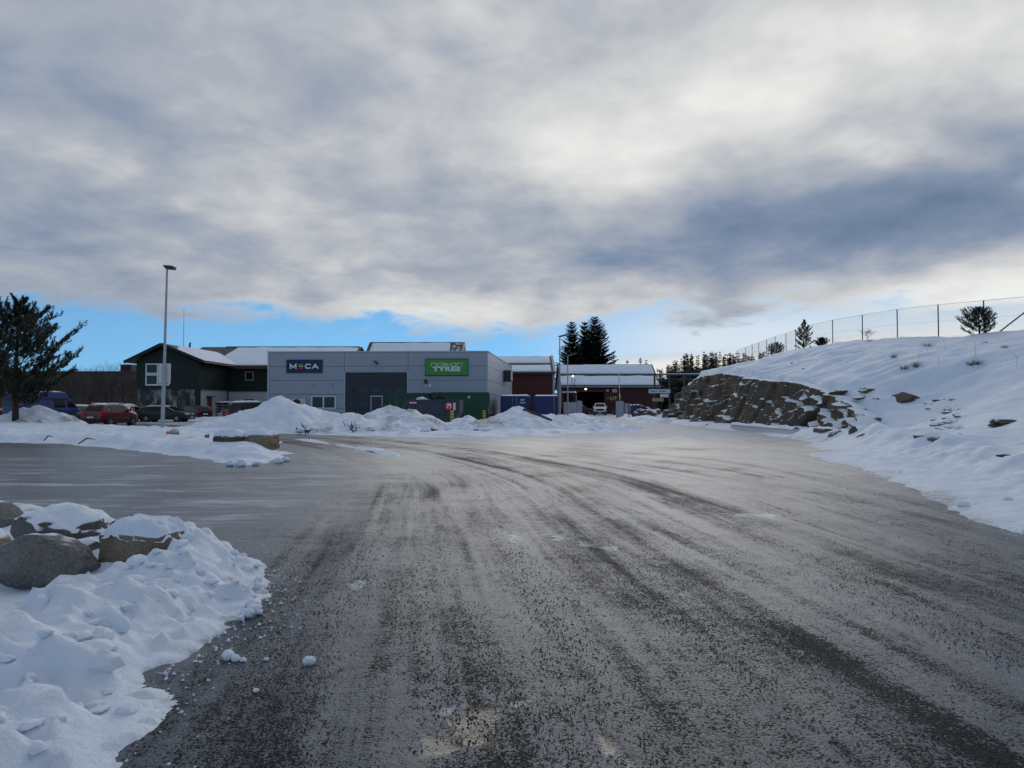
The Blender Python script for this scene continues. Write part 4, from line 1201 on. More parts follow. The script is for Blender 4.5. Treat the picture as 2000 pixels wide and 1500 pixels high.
# --- taller hall whose roof shows over the workshop
th_ = thing('snowy_hall', 'hall with steep snow covered roof rising behind the grey workshop', 'building', (0, 0, 0))
yf, yr = 88.0, 96.0
xa, xb = at(704, 683, 90).x, at(905, 671, yr).x
zr = at(810, 670, yr).z; ze = zr - 4.6
mb = MB(); mb.bb(xa + 0.4, xb - 0.5, yf + 0.5, yf + 15, -0.3, ze); mb.build('wall', M['green_clad'], th_)
mb = MB(); mb.prism([(yf + 0.5, ze + 0.002), (2 * yr - yf - 0.5, ze + 0.002), (yr, zr - 0.25)], 'x', xb - 0.5, xb - 0.25); mb.build('gable_wall', M['green_clad'], th_)
rf = roof_slab(MB(), xa, xb, yf, ze, yr, zr, 0.0, 0.15); roof_slab(rf, xa, xb, 2 * yr - yf, ze, yr + 0.002, zr, 0.0, 0.149); rf = rf.build('roof', M['brown_roof'], th_)
sn_ = snow_slab('roof_snow', xa + 0.25, xb - 1.5, yf, ze, yr, zr, 0.02, 0.975, 0.34, rf, 521)
vb = MB(); roof_slab(vb, xb - 0.05, xb + 0.22, yf - 0.05, ze, yr, zr, -0.28, 0.17); roof_slab(vb, xb - 0.05, xb + 0.221, 2 * yr - yf, ze, yr + 0.004, zr, -0.28, 0.169); vb.build('verge_board', M['cream'], rf)
# thinning snow rows near the bare end
random.seed(5)
for k in range(44):
    f = random.uniform(0.3, 0.95); x = xb - 1.45 + random.random() ** 1.6 * 1.0; w_ = random.uniform(0.05, 0.3)
    y = yf + (yr - yf) * f; z = ze + (zr - ze) * f
    mb = MB(); roof_slab(mb, x, x + w_ + 0.2, yf, ze, yr, zr, 0.151, 0.185, f, min(0.97, f + random.uniform(0.006, 0.02))); mb.build('snow_patch', M_SNOW, rf)

# --- green house: gable wing towards the yard, long roof behind
gh = thing('green_house', 'dark green boarded house over a stained pale cellar wall, with snowy roofs', 'building', (0, 0, 0))
yg = 75.0
wx0, wx1 = at(266, 760, yg).x, at(388, 760, yg).x
rxx = at(322, 672, yg).x; zr = at(322, 674, yg).z; zel = at(250, 709, yg).z; zer = at(403, 708, yg).z
zs = at(320, 760, yg).z
yb = 90.0
ymain = 83.0
# wing walls
mb = MB(); mb.prism([(wx0, zs), (wx1, zs), (wx1, zer - 0.05), (rxx, zr - 0.28), (wx0, zel + 0.35)], 'y', yg, yg + 0.2); front = mb.build('gable_wall', M['green_clad'], gh)
mb = MB(); mb.bb(wx1 - 0.2, wx1 - 0.001, yg + 0.201, ymain + 0.3, zs, zer - 0.06); mb.build('side_wall', M['green_clad'], gh)
mb = MB(); mb.bb(wx0 + 0.001, wx0 + 0.2, yg + 0.201, yb, zs, zel + 0.3); mb.build('side_wall', M['green_clad'], gh)
mb = MB(); mb.bb(wx0 + 0.12, wx1 - 0.45, yg + 0.12, yg + 0.4, -0.3, zs); mb.build('cellar_wall', M['stained'], gh)
mb = MB(); mb.bb(wx0 + 0.13, wx0 + 0.4, yg + 0.401, yb, -0.3, zs); mb.build('cellar_wall', M['stained'], gh)
mb = MB(); mb.bb(wx1 - 0.45, wx1 - 0.18, yg + 0.75, ymain + 0.3, -0.3, zs); wside = mb.build('cellar_wall', M['render_white'], gh)
mb = MB(); mb.bb(wx1 - 0.449, wx1 - 0.10, yg + 0.14, yg + 0.749, -0.3, zs - 0.002); mb.build('corner_pier', M['green_clad'], gh)
# wing roof: ridge runs away from the yard
def roof_y(mb, ya, yb_, xe, ze_, xr, zr_, t0, t1, f0=0.0, f1=1.0):
    n = Vector((-(zr_ - ze_), 0, (xr - xe))).normalized()
    if n.z < 0: n = -n
    def p(f, t_): return (xe + (xr - xe) * f + n.x * t_, ze_ + (zr_ - ze_) * f + n.z * t_)
    mb.prism([p(f0, t0), p(f1, t0), p(f1, t1), p(f0, t1)], 'y', ya, yb_); return mb
xl, xr_ = at(250, 709, yg).x, at(403, 708, yg).x
wr = roof_y(MB(), yg - 0.75, 92, xr_, zer, rxx, zr, 0, 0.16); roof_y(wr, yg - 0.75, 92, xl, zel, rxx - 0.002, zr, 0, 0.159); wr = wr.build('roof', M['dark_roof'], gh)
vb = MB(); roof_y(vb, yg - 0.82, yg - 0.751, xr_, zer, rxx, zr, -0.12, 0.20); roof_y(vb, yg - 0.821, yg - 0.751, xl, zel, rxx - 0.002, zr, -0.12, 0.199); vb.build('verge_board', M['green_clad'], wr)
mb = MB(); mb.tube([(xr_ + 0.06, yg - 0.7, zer - 0.02), (xr_ + 0.06, ymain - 0.4, zer - 0.02)], 0.085, 6); mb.build('gutter', M['fascia'], wr)
# snow on the wing's right slope, thin near the ridge at the front
us = np.linspace(yg - 0.65, ymain + 4.5, 60); vs = np.linspace(0, 1, 22)
Ug, Vg = np.meshgrid(us, vs)
nn = Vector((-(zr - zer), 0, (rxx - xr_))).normalized(); nn = -nn if nn.z < 0 else nn
hh = 0.20 + 0.10 * sst(Ug, yg, yg + 4) + 0.03 * fbm(Ug * 0.8, Vg * 4, seed=531)
hh = np.where((Vg > 0.72 + 0.1 * (Ug - yg)) , 0.10, hh)
hh = np.where((Ug < us[1]) | (Vg < 0.01) | (Vg > 0.99), 0.1, hh)
Xg = xr_ + (rxx - xr_) * (0.02 + 0.97 * Vg) + nn.x * hh; Zg = zer + (zr - zer) * (0.02 + 0.97 * Vg) + nn.z * hh
grid('roof_snow', Xg, Ug, Zg, M_SNOW, parent=wr)
# main range
mz_e, mz_r, yrr = zer - 0.12, at(560, 680, 91).z, 91.0
mx1 = at(703, 690, 91).x
mb = MB(); mb.bb(wx1 - 0.15, mx1, ymain, ymain + 0.25, zs - 0.1, mz_e); mb.build('front_wall', M['green_clad'], gh)
mb = MB(); mb.bb(wx1 - 0.15, mx1, ymain + 0.12, ymain + 0.4, -0.3, zs - 0.1); mb.build('cellar_wall', M['render_white'], gh)
mb = MB(); mb.bb(wx0 + 0.3, mx1 - 0.1, 99.0, 99.3, -0.3, mz_e); mb.build('rear_wall', M['green_clad'], gh)
mr = roof_slab(MB(), wx0, mx1 + 0.3, ymain - 0.7, mz_e, yrr, mz_r, 0, 0.15); roof_slab(mr, wx0, mx1 + 0.3, 2 * yrr - ymain + 0.7, mz_e, yrr + 0.002, mz_r, 0, 0.149); mr = mr.build('roof', M['dark_roof'], gh)
snow_slab('roof_snow', wx1 - 2.2, mx1 + 0.25, ymain - 0.7, mz_e, yrr, mz_r, 0.02, 0.985, 0.24, mr, 541)
mb = MB(); mb.bb(xr_ + 0.1, mx1 + 0.3, ymain - 0.82, ymain - 0.70, mz_e - 0.20, mz_e + 0.10); mb.build('fascia_board', M['fascia'], mr)
for k in range(60):
    x = wx0 + 3 + k * (mx1 - wx0 - 3) / 60
    mb = MB(); mb.tube([(x, yrr, mz_r + 0.13), (x + 0.30, yrr, mz_r + 0.13)], 0.11, 6); mb.build('ridge_tile', M['dark_roof'], mr)
# windows and door
c0, c1 = at(285, 710, yg), at(331, 753, yg)
wn = MB()
for a_ in ((c0.x, c1.x, c1.z, c1.z + 0.14), (c0.x, c1.x, c0.z - 0.12, c0.z), (c0.x, c0.x + 0.12, c1.z + 0.14, c0.z - 0.12), (c1.x - 0.12, c1.x, c1.z + 0.14, c0.z - 0.12), ((c0.x + c1.x) / 2 - 0.06, (c0.x + c1.x) / 2 + 0.06, c1.z + 0.14, c0.z - 0.12)):
    wn.bb(a_[0], a_[1], yg - 0.06, yg - 0.001, a_[2], a_[3])
wn = wn.build('window', M['white'], gh)
mx_ = (c0.x + c1.x) / 2
for a_, b_ in ((c0.x + 0.12, mx_ - 0.06), (mx_ + 0.06, c1.x - 0.12)):
    mb = MB(); mb.bb(a_, b_, yg - 0.03, yg - 0.004, c1.z + 0.14, c0.z - 0.12); mb.build('pane', M['glass'], wn)
    mb = MB(); mb.bb(a_, b_, yg - 0.035, yg - 0.031, c1.z + 1.05, c1.z + 1.35); mb.build('blind', M['offwhite'], wn)
c0, c1 = at(479, 726, ymain), at(495, 743, ymain)
wn = MB(); wn.bb(c0.x, c1.x, ymain - 0.05, ymain - 0.001, c0.z - 0.08, c0.z); wn.bb(c0.x, c1.x, ymain - 0.05, ymain - 0.001, c1.z, c1.z + 0.08); wn.bb(c0.x, c0.x + 0.08, ymain - 0.05, ymain - 0.001, c1.z + 0.08, c0.z - 0.08); wn.bb(c1.x - 0.08, c1.x, ymain - 0.05, ymain - 0.001, c1.z + 0.08, c0.z - 0.08)
wn = wn.build('window', M['cream'], gh)
mb = MB(); mb.bb(c0.x + 0.08, c1.x - 0.08, ymain - 0.03, ymain - 0.004, c1.z + 0.08, c0.z - 0.08); mb.build('pane', M['glass'], wn)
c0, c1 = at(477, 780, ymain), at(495, 794, ymain)
mb = MB(); mb.bb(c0.x, c1.x, ymain + 0.06, ymain + 0.119, c1.z, c0.z); mb.build('window', M['glass'], gh)
dxw = wx1 - 0.18
dY = dxw / ((409 - 1000) / F_PX)
dr = MB(); dr.bb(dxw + 0.001, dxw + 0.05, dY - 0.55, dY + 0.55, 0.0, 2.35); dr = dr.build('door', M['red_paint'], gh)
mb = MB(); mb.bb(dxw + 0.052, dxw + 0.10, dY + 0.36, dY + 0.44, 1.0, 1.06); mb.build('handle', M['alu'], dr)
mb = MB(); mb.bb(dxw + 0.002, dxw + 0.35, dY - 0.8, dY + 0.8, 2.42, 2.52); mb.build('door_canopy', M['darkmetal'], gh)
mb = MB(); mb.tube([(wx1 - 0.05, ymain - 0.15, 0), (wx1 - 0.05, ymain - 0.15, zs + 0.1)], 0.06, 6); mb.build('downpipe', M['darkmetal'], gh)
# aerial and roof vent
ca = at(347, 674, 79); ae = thing('roof_aerial', 'thin tall whip aerial on the ridge of the green house', 'aerial', (rxx + 0.12, 79.0, zr + 0.02))
zt3 = at(347, 601, 79).z - ae.location.z
mb = MB(); mb.tube([(0, 0, 0), (0, 0, zt3 * 0.62)], 0.035, 6); mb.build('mast', M['galv'], ae)
mb = MB(); mb.tube([(0, 0, zt3 * 0.62), (0, 0, zt3)], 0.016, 5); mb.build('whip', M['darkmetal'], ae)
vt = thing('roof_vent', 'small dark roof vent beside the aerial', 'roof vent', (rxx + 0.35, 80.0, zr - 0.05))
mb = MB(); mb.tube([(0, 0, 0), (0.02, 0, 0.55), (0.10, 0, 0.75)], 0.11, 8); mb.build('pipe', M['darkmetal'], vt)

# --- long dark building beyond the bare trees on the left
db = thing('dark_building', 'long dark flat-roofed building behind the bare trees, with a raised roof block', 'building', (0, 0, 0))
yd = 118.0
xa, xb = -150.0, at(268, 726, yd).x
zt4 = at(150, 725, yd).z
mb = MB(); mb.bb(xa, xb, yd, yd + 14, -0.5, zt4 - 0.3); mb.build('wall', M['wood_dark'], db)
mb = MB(); mb.bb(xa - 0.2, xb + 0.2, yd - 0.25, yd + 14.2, zt4 - 0.298, zt4); mb.build('roof', M['dark_roof'], db)
c0, c1 = at(229, 711, yd), at(250, 725, yd)
mb = MB(); mb.bb(c0.x, c1.x, yd + 1.0, yd + 4, zt4 + 0.001, c0.z); mb.build('roof_block', M['red_dark'], db)
for k in range(12):
    x = xb - 3 - k * 4.2
    mb = MB(); mb.bb(x - 0.9, x + 0.9, yd - 0.05, yd - 0.002, 2.2, 3.6); mb.build('window', M['glass'], db)


# =================================================================== VEHICLES
def wheel_meshes(r, w):
    ty = MB(); ty.lathe([(r * 0.66, -w / 2), (r * 0.90, -w / 2), (r, -w * 0.34), (r, w * 0.34), (r * 0.90, w / 2), (r * 0.66, w / 2), (r * 0.64, 0), (r * 0.66, -w / 2)], Matrix.Rotation(PI / 2, 4, 'X'), 24)
    rm = MB(); Mx = Matrix.Rotation(PI / 2, 4, 'X')
    rm.lathe([(r * 0.58, -w * 0.30), (r * 0.67, -w * 0.46), (r * 0.67, w * 0.46), (r * 0.58, w * 0.30)], Mx, 24)
    for k in range(5):
        a = 2 * PI * k / 5
        for sgn in (-1, 1):
            rm.box((math.cos(a) * r * 0.34, sgn * w * 0.40, math.sin(a) * r * 0.34), (r * 0.56, 0.025, r * 0.17), Matrix.Rotation(-a, 3, 'Y'))
    rm.lathe([(0.0, -w * 0.44), (r * 0.16, -w * 0.44), (r * 0.16, w * 0.44), (0.0, w * 0.44)], Mx, 12)
    hub = MB(); hub.lathe([(0.0, -w * 0.28), (r * 0.62, -w * 0.28), (r * 0.62, w * 0.28), (0.0, w * 0.28)], Mx, 20)
    return ty.mesh('tyre', 35), rm.mesh('rim', 30), hub.mesh('brake_disc')


def car(name, label, cat, loc, rz, paint, L, Wd, H, belt, top, wheels, wr=0.33, snow=0.0, side_win=None, wscreen=None, rear=None, rails=False, trim=True, group=None, light_z=0.78, plate=True):
    """top: (x, z) outline of the body from tail to nose; x runs forward, origin on the ground under the middle."""
    t = thing(name, label, cat, loc, rz, group)
    xs = sorted(set([p[0] for p in top] + list(np.linspace(-L / 2, L / 2, 15))))
    tx, tz = [p[0] for p in top], [p[1] for p in top]
    mb = MB(); rings = []

    def hw(x): return Wd / 2 * (1 - 0.13 * abs(2 * x / L) ** 5)
    def side_y(x, z): return hw(x) * (0.965 - 0.215 * max(0, z - belt) / (H - belt))
    for x in xs:
        zt = float(np.interp(x, tx, tz)); w = hw(x)
        zb = 0.22 + 0.10 * abs(2 * x / L) ** 8
        if zt <= belt + 0.03:
            sec = [(0.90 * w, zb), (w, zb + 0.22), (w, zt - 0.20), (0.985 * w, zt - 0.10), (0.92 * w, zt - 0.03), (0.6 * w, zt), (0, zt + 0.015)]
        else:
            sec = [(0.90 * w, zb), (w, zb + 0.22), (w, belt - 0.12), (0.965 * w, belt), (side_y(x, zt - 0.07), zt - 0.07), (side_y(x, zt) * 0.86, zt), (0, zt + 0.02)]
        rings.append([(x, y, z) for y, z in sec] + [(x, -y, z) for y, z in sec[-2::-1]])
    n = len(rings[0])
    vs = [p for r_ in rings for p in r_]
    fs = [(i * n + k, i * n + k + 1, (i + 1) * n + k + 1, (i + 1) * n + k) for i in range(len(rings) - 1) for k in range(n - 1)]
    fs += [(i * n + n - 1, i * n, (i + 1) * n, (i + 1) * n + n - 1) for i in range(len(rings) - 1)]
    fs += [tuple(range(n)), tuple(range(len(rings) * n - 1, (len(rings) - 1) * n - 1, -1))]
    mb.add(vs, fs); body = mb.build('body', M[paint], t, smooth=32)
    if trim:
        for sx in (-1, 1):
            mb = MB(); xe = sx * (L / 2 - 0.03)
            mb.prism([(-hw(xe) * 0.97, 0.24), (hw(xe) * 0.97, 0.24), (hw(xe) * 0.98, 0.52), (-hw(xe) * 0.98, 0.52)], 'x', xe - 0.10, xe + 0.10 if sx > 0 else xe + 0.10)
            mb.build('bumper', M['plastic'], t)
        for sy in (-1, 1):
            mb = MB(); mb.bb(wheels[0] + wr * 1.2, wheels[1] - wr * 1.2, sy * Wd * 0.485 - 0.03, sy * Wd * 0.485 + 0.03, 0.20, 0.36); mb.build('sill', M['plastic'], t)
    # windows
    for sy in (-1, 1):
        for poly in (side_win or []):
            mb = MB(); k = len(poly)
            o1 = [(x, sy * (side_y(x, z) + 0.008), z) for x, z in poly]; o2 = [(x, sy * (side_y(x, z) - 0.03), z) for x, z in poly]
            mb.add(o1 + o2, [tuple(range(k)), tuple(range(2 * k - 1, k - 1, -1))] + [(i, i + k, (i + 1) % k + k, (i + 1) % k) for i in range(k)])
            mb.build('side_window', M['car_glass'], t)
    for nm, seg in (('windscreen', wscreen), ('rear_window', rear)):
        if not seg: continue
        (x0, z0), (x1, z1) = seg
        nv = Vector((z1 - z0, 0, -(x1 - x0))).normalized()
        if (nm == 'windscreen') != (nv.x > 0): nv = -nv
        q = [Vector((x, s_ * 0.80 * side_y(x, z), z)) for x, z, s_ in ((x0, z0, 1), (x0, z0, -1), (x1, z1, -1), (x1, z1, 1))]
        mb = MB(); mb.add([p + nv * 0.022 for p in q] + [p - nv * 0.03 for p in q], [(0, 1, 2, 3), (7, 6, 5, 4)] + [(i, i + 4, (i + 1) % 4 + 4, (i + 1) % 4) for i in range(4)])
        mb.build(nm, M['car_glass'], t)
    ty, rm, hb = wheel_meshes(wr, 0.21)
    for wx in wheels:
        for sy in (-1, 1):
            mb = MB(); mb.lathe([(0.0, 0.0), (wr * 1.20, 0.0), (wr * 1.20, 0.30), (0.0, 0.30)], Matrix.Translation((wx, sy * (Wd / 2 + 0.006), wr + 0.03)) @ Matrix.Rotation(PI / 2 * sy, 4, 'X'), 24)
            mb.build('wheel_arch', M['plastic'], t)
            wh = link('wheel', ty, M['rubber'], t); wh.location = (wx, sy * (Wd / 2 - 0.075), wr)
            link('rim', rm, M['rim'], wh); link('brake_disc', hb, M['darkmetal'], wh)
    # lights, plate, mirrors, handles
    for sy in (-1, 1):
        xe = L / 2 - 0.10
        mb = MB(); mb.prism([(-0.16, -0.07), (0.07, -0.08), (0.03, 0.07), (-0.20, 0.09)], 'y', -0.17, 0.17)
        o = mb.build('headlight', M['headlight'], t); o.location = (xe, sy * (hw(xe) - 0.20), light_z - 0.05)
        mb = MB(); mb.prism([(-0.05, -0.14), (0.16, -0.10), (0.16, 0.14), (0.02, 0.16)], 'y', -0.14, 0.14)
        o = mb.build('taillight', M['taillight'], t); o.location = (-L / 2 + 0.015, sy * (hw(L / 2) - 0.10), light_z + 0.14)
        if wscreen:
            mb = MB(); mb.box((0, 0, 0), (0.12, 0.20, 0.14)); o = mb.build('wing_mirror', M[paint], t); o.location = (wscreen[0][0] - 0.32, sy * (Wd / 2 + 0.07), belt + 0.09)
        for hxx in (0.0, -0.85):
            mb = MB(); mb.bb(hxx - 0.55, hxx - 0.37, sy * (Wd / 2 + 0.012) - 0.014, sy * (Wd / 2 + 0.012) + 0.014, belt - 0.17, belt - 0.135); mb.build('door_handle', M['plastic'], t)
        if rails:
            mb = MB(); y = sy * Wd * 0.345; mb.tube([(-1.35, y, H + 0.0), (-1.2, y, H + 0.06), (0.35, y, H + 0.06), (0.5, y, H)], 0.022, 6); mb.build('roof_rail', M['alu'], t)
    if plate:
        mb = MB(); mb.box((-L / 2 - 0.075, 0, 0.66), (0.02, 0.50, 0.11)); mb.build('number_plate', M['white'], t)
        mb = MB(); mb.box((L / 2 + 0.075, 0, 0.42), (0.02, 0.50, 0.11)); mb.build('number_plate', M['white'], t)
    if snow:
        roofx = [x for x in xs if np.interp(x, tx, tz) > H - 0.10]
        x0, x1 = min(roofx) + 0.08, max(roofx) - 0.12
        Ug, Vg = np.meshgrid(np.linspace(x0, x1, 26), np.linspace(-1, 1, 14))
        zt = np.interp(Ug, tx, tz); e_ = np.minimum(np.minimum(Ug - x0, x1 - Ug) * 4, (1 - abs(Vg)) * 5)
        grid('roof_snow', Ug, Vg * Wd * 0.33, zt + 0.02 + snow * np.clip(e_, -0.3, 1) * (1 + 0.3 * fbm(Ug * 2, Vg * 2, seed=int(L * 100))) - 0.05 * (abs(Vg) > 0.99) - 0.03 * Vg ** 2, M_SNOW, parent=t)
    return t


SUVW = dict(side_win=[[(-1.75, 1.12), (-0.98, 1.10), (-0.98, 1.52), (-1.45, 1.48)], [(-0.92, 1.10), (0.02, 1.08), (0.02, 1.55), (-0.92, 1.53)], [(0.08, 1.08), (1.02, 1.05), (0.52, 1.50), (0.08, 1.55)]])
cross_top = [(-2.18, 0.62), (-2.16, 0.98), (-2.02, 1.10), (-1.72, 1.50), (-1.55, 1.58), (-0.8, 1.635), (0.1, 1.64), (0.45, 1.59), (1.20, 1.10), (1.38, 1.05), (1.9, 0.95), (2.12, 0.80), (2.18, 0.58)]
c = gnd(205, 832)
car('red_car', 'dark red crossover car with snow on its roof, parked with its tail towards the road', 'car', (-30.6, 54.2, 0), R(84), 'paint_red', 4.36, 1.84, 1.64, 1.08, cross_top, (-1.30, 1.32), 0.34, snow=0.05,
    wscreen=((1.14, 1.14), (0.50, 1.56)), rear=((-2.01, 1.13), (-1.70, 1.50)), rails=True, **SUVW)
est_top = [(-2.38, 0.60), (-2.36, 0.92), (-2.26, 1.02), (-1.90, 1.36), (-1.7, 1.43), (-0.6, 1.47), (0.2, 1.45), (0.5, 1.40), (1.28, 1.00), (1.45, 0.97), (2.0, 0.86), (2.3, 0.72), (2.38, 0.52)]
ESW = [[(-2.0, 1.02), (-1.15, 1.00), (-1.15, 1.36), (-1.78, 1.32)], [(-1.08, 1.00), (-0.10, 0.99), (-0.10, 1.39), (-1.08, 1.37)], [(-0.04, 0.99), (1.08, 0.97), (0.50, 1.34), (-0.04, 1.39)]]
car('estate_car', 'dark blue estate car parked side-on in front of the stained cellar wall', 'car', (-32.2, 66.0, 0), R(2), 'paint_dark', 4.76, 1.82, 1.47, 0.98, est_top, (-1.32, 1.42), 0.33, snow=0.035, side_win=ESW,
    wscreen=((1.22, 1.03), (0.53, 1.38)), rear=((-2.24, 1.05), (-1.90, 1.35)), rails=True)
hat_top = [(-2.08, 0.62), (-2.06, 0.95), (-1.95, 1.06), (-1.70, 1.38), (-1.5, 1.46), (-0.6, 1.50), (0.1, 1.49), (0.45, 1.43), (1.15, 1.03), (1.35, 1.0), (1.8, 0.90), (2.02, 0.76), (2.08, 0.55)]
HSW = [[(-1.62, 1.06), (-0.70, 1.02), (-0.70, 1.39), (-1.40, 1.36)], [(-0.62, 1.02), (0.98, 0.99), (0.42, 1.37), (-0.62, 1.41)]]
HK = dict(side_win=HSW, wscreen=((1.10, 1.06), (0.48, 1.41)), rear=((-1.93, 1.09), (-1.68, 1.38)))
car('hatchback_car', 'black hatchback with its tail turned to the yard, behind the dark estate car', 'car', (-32.0, 71.6, 0), R(142), 'paint_black', 4.16, 1.76, 1.50, 1.02, hat_top, (-1.25, 1.28), 0.31, **HK)
car('hatchback_car', 'dark car with a snowy windscreen between the blue van and the red crossover', 'car', (-37.4, 61.5, 0), R(-70), 'paint_dark', 4.16, 1.76, 1.50, 1.02, hat_top, (-1.25, 1.28), 0.31, snow=0.08, **HK)
car('silver_car', 'silver car with a thick white roof of snow parked behind the red crossover', 'car', (-35.6, 66.0, 0), R(95), 'paint_silver', 4.16, 1.76, 1.54, 1.02, [(x, z + (0.04 if z > 1.1 else 0)) for x, z in hat_top], (-1.25, 1.28), 0.31, snow=0.10, **HK)
suv_top = [(-2.40, 0.66), (-2.38, 1.10), (-2.28, 1.20), (-2.05, 1.66), (-1.9, 1.76), (-0.8, 1.80), (0.1, 1.80), (0.42, 1.75), (1.05, 1.22), (1.25, 1.16), (2.05, 1.10), (2.32, 0.98), (2.40, 0.66)]
SSW = [[(-2.05, 1.22), (-1.10, 1.20), (-1.10, 1.68), (-1.86, 1.66)], [(-1.03, 1.20), (-0.08, 1.19), (-0.08, 1.70), (-1.03, 1.69)], [(-0.02, 1.19), (0.92, 1.17), (0.45, 1.66), (-0.02, 1.70)]]
SK = dict(side_win=SSW, wscreen=((1.00, 1.27), (0.46, 1.72)), rear=((-2.26, 1.24), (-2.06, 1.62)))
car('black_suv', 'black car with snowy roof half hidden behind the tallest snow pile', 'car', (-20.3, 56.4, 0), R(33), 'paint_black', 4.80, 1.88, 1.80, 1.18, suv_top, (-1.38, 1.42), 0.37, snow=0.08, **SK)
suv = car('white_suv', 'white off-road car driving out of the yard gate towards the road', 'car', (13.25, 107.0, 0), R(-97), 'paint_white', 4.80, 1.90, 1.82, 1.18, suv_top, (-1.38, 1.42), 0.38, light_z=0.95, **SK)
for k in range(7):
    mb = MB(); mb.bb(2.40, 2.435, -0.42 + k * 0.13, -0.35 + k * 0.13, 0.74, 0.94); mb.build('grille_slot', M['black'], suv)
mb = MB(); mb.bb(2.37, 2.418, -0.55, 0.55, 0.70, 0.97); mb.build('grille', M['plastic'], suv)
pk_top = [(-2.60, 0.70), (-2.58, 1.08), (-1.05, 1.10), (-0.95, 1.14), (-0.75, 1.70), (-0.5, 1.76), (0.3, 1.77), (0.55, 1.70), (1.15, 1.18), (1.35, 1.12), (2.25, 1.05), (2.52, 0.92), (2.60, 0.62)]
car('pickup_truck', 'dark pickup truck standing beside the white off-road car in the yard', 'pickup', (16.8, 109.0, 0), R(96), 'paint_black', 5.20, 1.86, 1.77, 1.14, pk_top, (-1.55, 1.50), 0.38, side_win=[[(-0.72, 1.20), (-0.05, 1.18), (-0.05, 1.66), (-0.62, 1.64)], [(0.0, 1.18), (1.02, 1.16), (0.55, 1.62), (0.0, 1.66)]],
    wscreen=((1.10, 1.23), (0.58, 1.67)), rear=((-0.93, 1.2), (-0.76, 1.66)))
car('white_car', 'small car covered in snow under the yard sign frame', 'car', (20.0, 112.0, 0), R(8), 'paint_dark', 4.16, 1.76, 1.50, 1.02, hat_top, (-1.25, 1.28), 0.31, snow=0.12, **HK)
car('red_hatchback', 'dark red car with snowy bonnet in front of the hall doorway', 'car', (10.9, 114.5, 0), R(20), 'paint_red', 4.16, 1.76, 1.50, 1.02, hat_top, (-1.25, 1.28), 0.31, snow=0.12, **HK)
van_top = [(-2.88, 0.62), (-2.86, 2.42), (-2.70, 2.64), (0.9, 2.66), (1.15, 2.58), (1.62, 2.06), (2.22, 1.30), (2.40, 1.20), (2.76, 1.00), (2.86, 0.80), (2.88, 0.55)]
vn_ = car('blue_van', 'bright blue high-roof panel van parked behind the pine and snow pile', 'van', (-38.6, 58.8, 0), R(66), 'paint_blue', 5.76, 1.98, 2.66, 1.30, van_top, (-1.75, 1.75), 0.35, snow=0.05,
          side_win=[[(0.10, 1.34), (1.02, 1.34), (1.02, 1.98), (0.10, 1.98)], [(1.20, 1.36), (2.02, 1.34), (1.58, 1.92), (1.20, 1.98)]], wscreen=((2.20, 1.36), (1.66, 2.02)), rear=((-2.88, 1.45), (-2.872, 2.05)), light_z=1.15)
for sy in (-1, 1):
    mb = MB(); mb.bb(-2.7, 1.30, sy * 0.905 - 0.02, sy * 0.905 + 0.02, 2.04, 2.10); mb.build('side_moulding', M['plastic'], vn_)
car('red_van', 'dark red van with snow on its roof beyond the blue van', 'van', (-46.2, 60.5, 0), R(70), 'paint_red', 5.2, 1.9, 2.2, 1.25, [(-2.6, 0.62), (-2.58, 1.9), (-2.45, 2.12), (0.6, 2.2), (1.0, 2.1), (1.7, 1.36), (1.95, 1.25), (2.5, 1.0), (2.6, 0.6)], (-1.55, 1.60), 0.34, snow=0.10,
    side_win=[[(0.3, 1.30), (1.5, 1.30), (1.0, 1.9), (0.3, 1.95)]], wscreen=((1.66, 1.42), (1.05, 2.04)), light_z=1.1)

# =================================================================== SKIPS AND CONTAINERS
# grey skip with sloping end
sk = thing('grey_skip', 'dark grey waste skip with sloping end, red round emblem and tyres inside', 'skip', (-7.55, 48.0, 0), R(-4))
Lk, Dk, Hk = 4.05, 1.9, 1.96
prof = [(0.0, 1.18), (0.75, 0.28), (3.3, 0.20), (3.55, 0.30), (4.02, 1.05), (4.05, 1.90), (2.6, 1.92), (0.62, 1.86)]
mb = MB(); n = len(prof)
for y0, y1 in ((0.0, 0.05), (Dk - 0.05, Dk)):
    mb = MB(); mb.prism(prof, 'y', y0, y1); mb.build('side_plate', M['skip_grey'], sk)
for (x0, z0), (x1, z1) in zip(prof[:5], prof[1:6]):
    dv = Vector((x1 - x0, 0, z1 - z0)); nv = Vector((dv.z, 0, -dv.x)).normalized() * 0.04
    mb = MB(); mb.prism([(x0, z0), (x1, z1), (x1 - nv.x, z1 - nv.z), (x0 - nv.x, z0 - nv.z)], 'y', 0.051, Dk - 0.051); mb.build('plate', M['skip_grey'], sk)
mb = MB(); mb.prism([(0.02, 1.20), (0.64, 1.88), (0.66, 1.83), (0.06, 1.18)], 'y', 0.051, Dk - 0.051); mb.build('plate', M['skip_grey'], sk)
for y in (-0.03, Dk + 0.03):
    mb = MB(); mb.box((2.3, y, 1.88), (3.5, 0.09, 0.10)); mb.build('rim_beam', M['skip_grey'], sk)
    mb = MB(); mb.box((2.1, y, 0.98), (3.7, 0.07, 0.09)); mb.build('side_beam', M['skip_grey'], sk)
    for x in (0.95, 2.95, 3.85):
        mb = MB(); mb.box((x, y, 1.42), (0.09, 0.08, 0.80)); mb.build('rib', M['skip_grey'], sk)
mb = MB(); mb.tube([(0.06, -0.05, 1.12), (0.66, -0.06, 1.84)], 0.075, 6); mb.build('lifting_arm', M['skip_grey'], sk)
mb = MB(); mb.bb(0.62, 1.16, -0.09, -0.081, 1.64, 1.80); lbx = mb.build('red_label', M['logo_red'], sk)
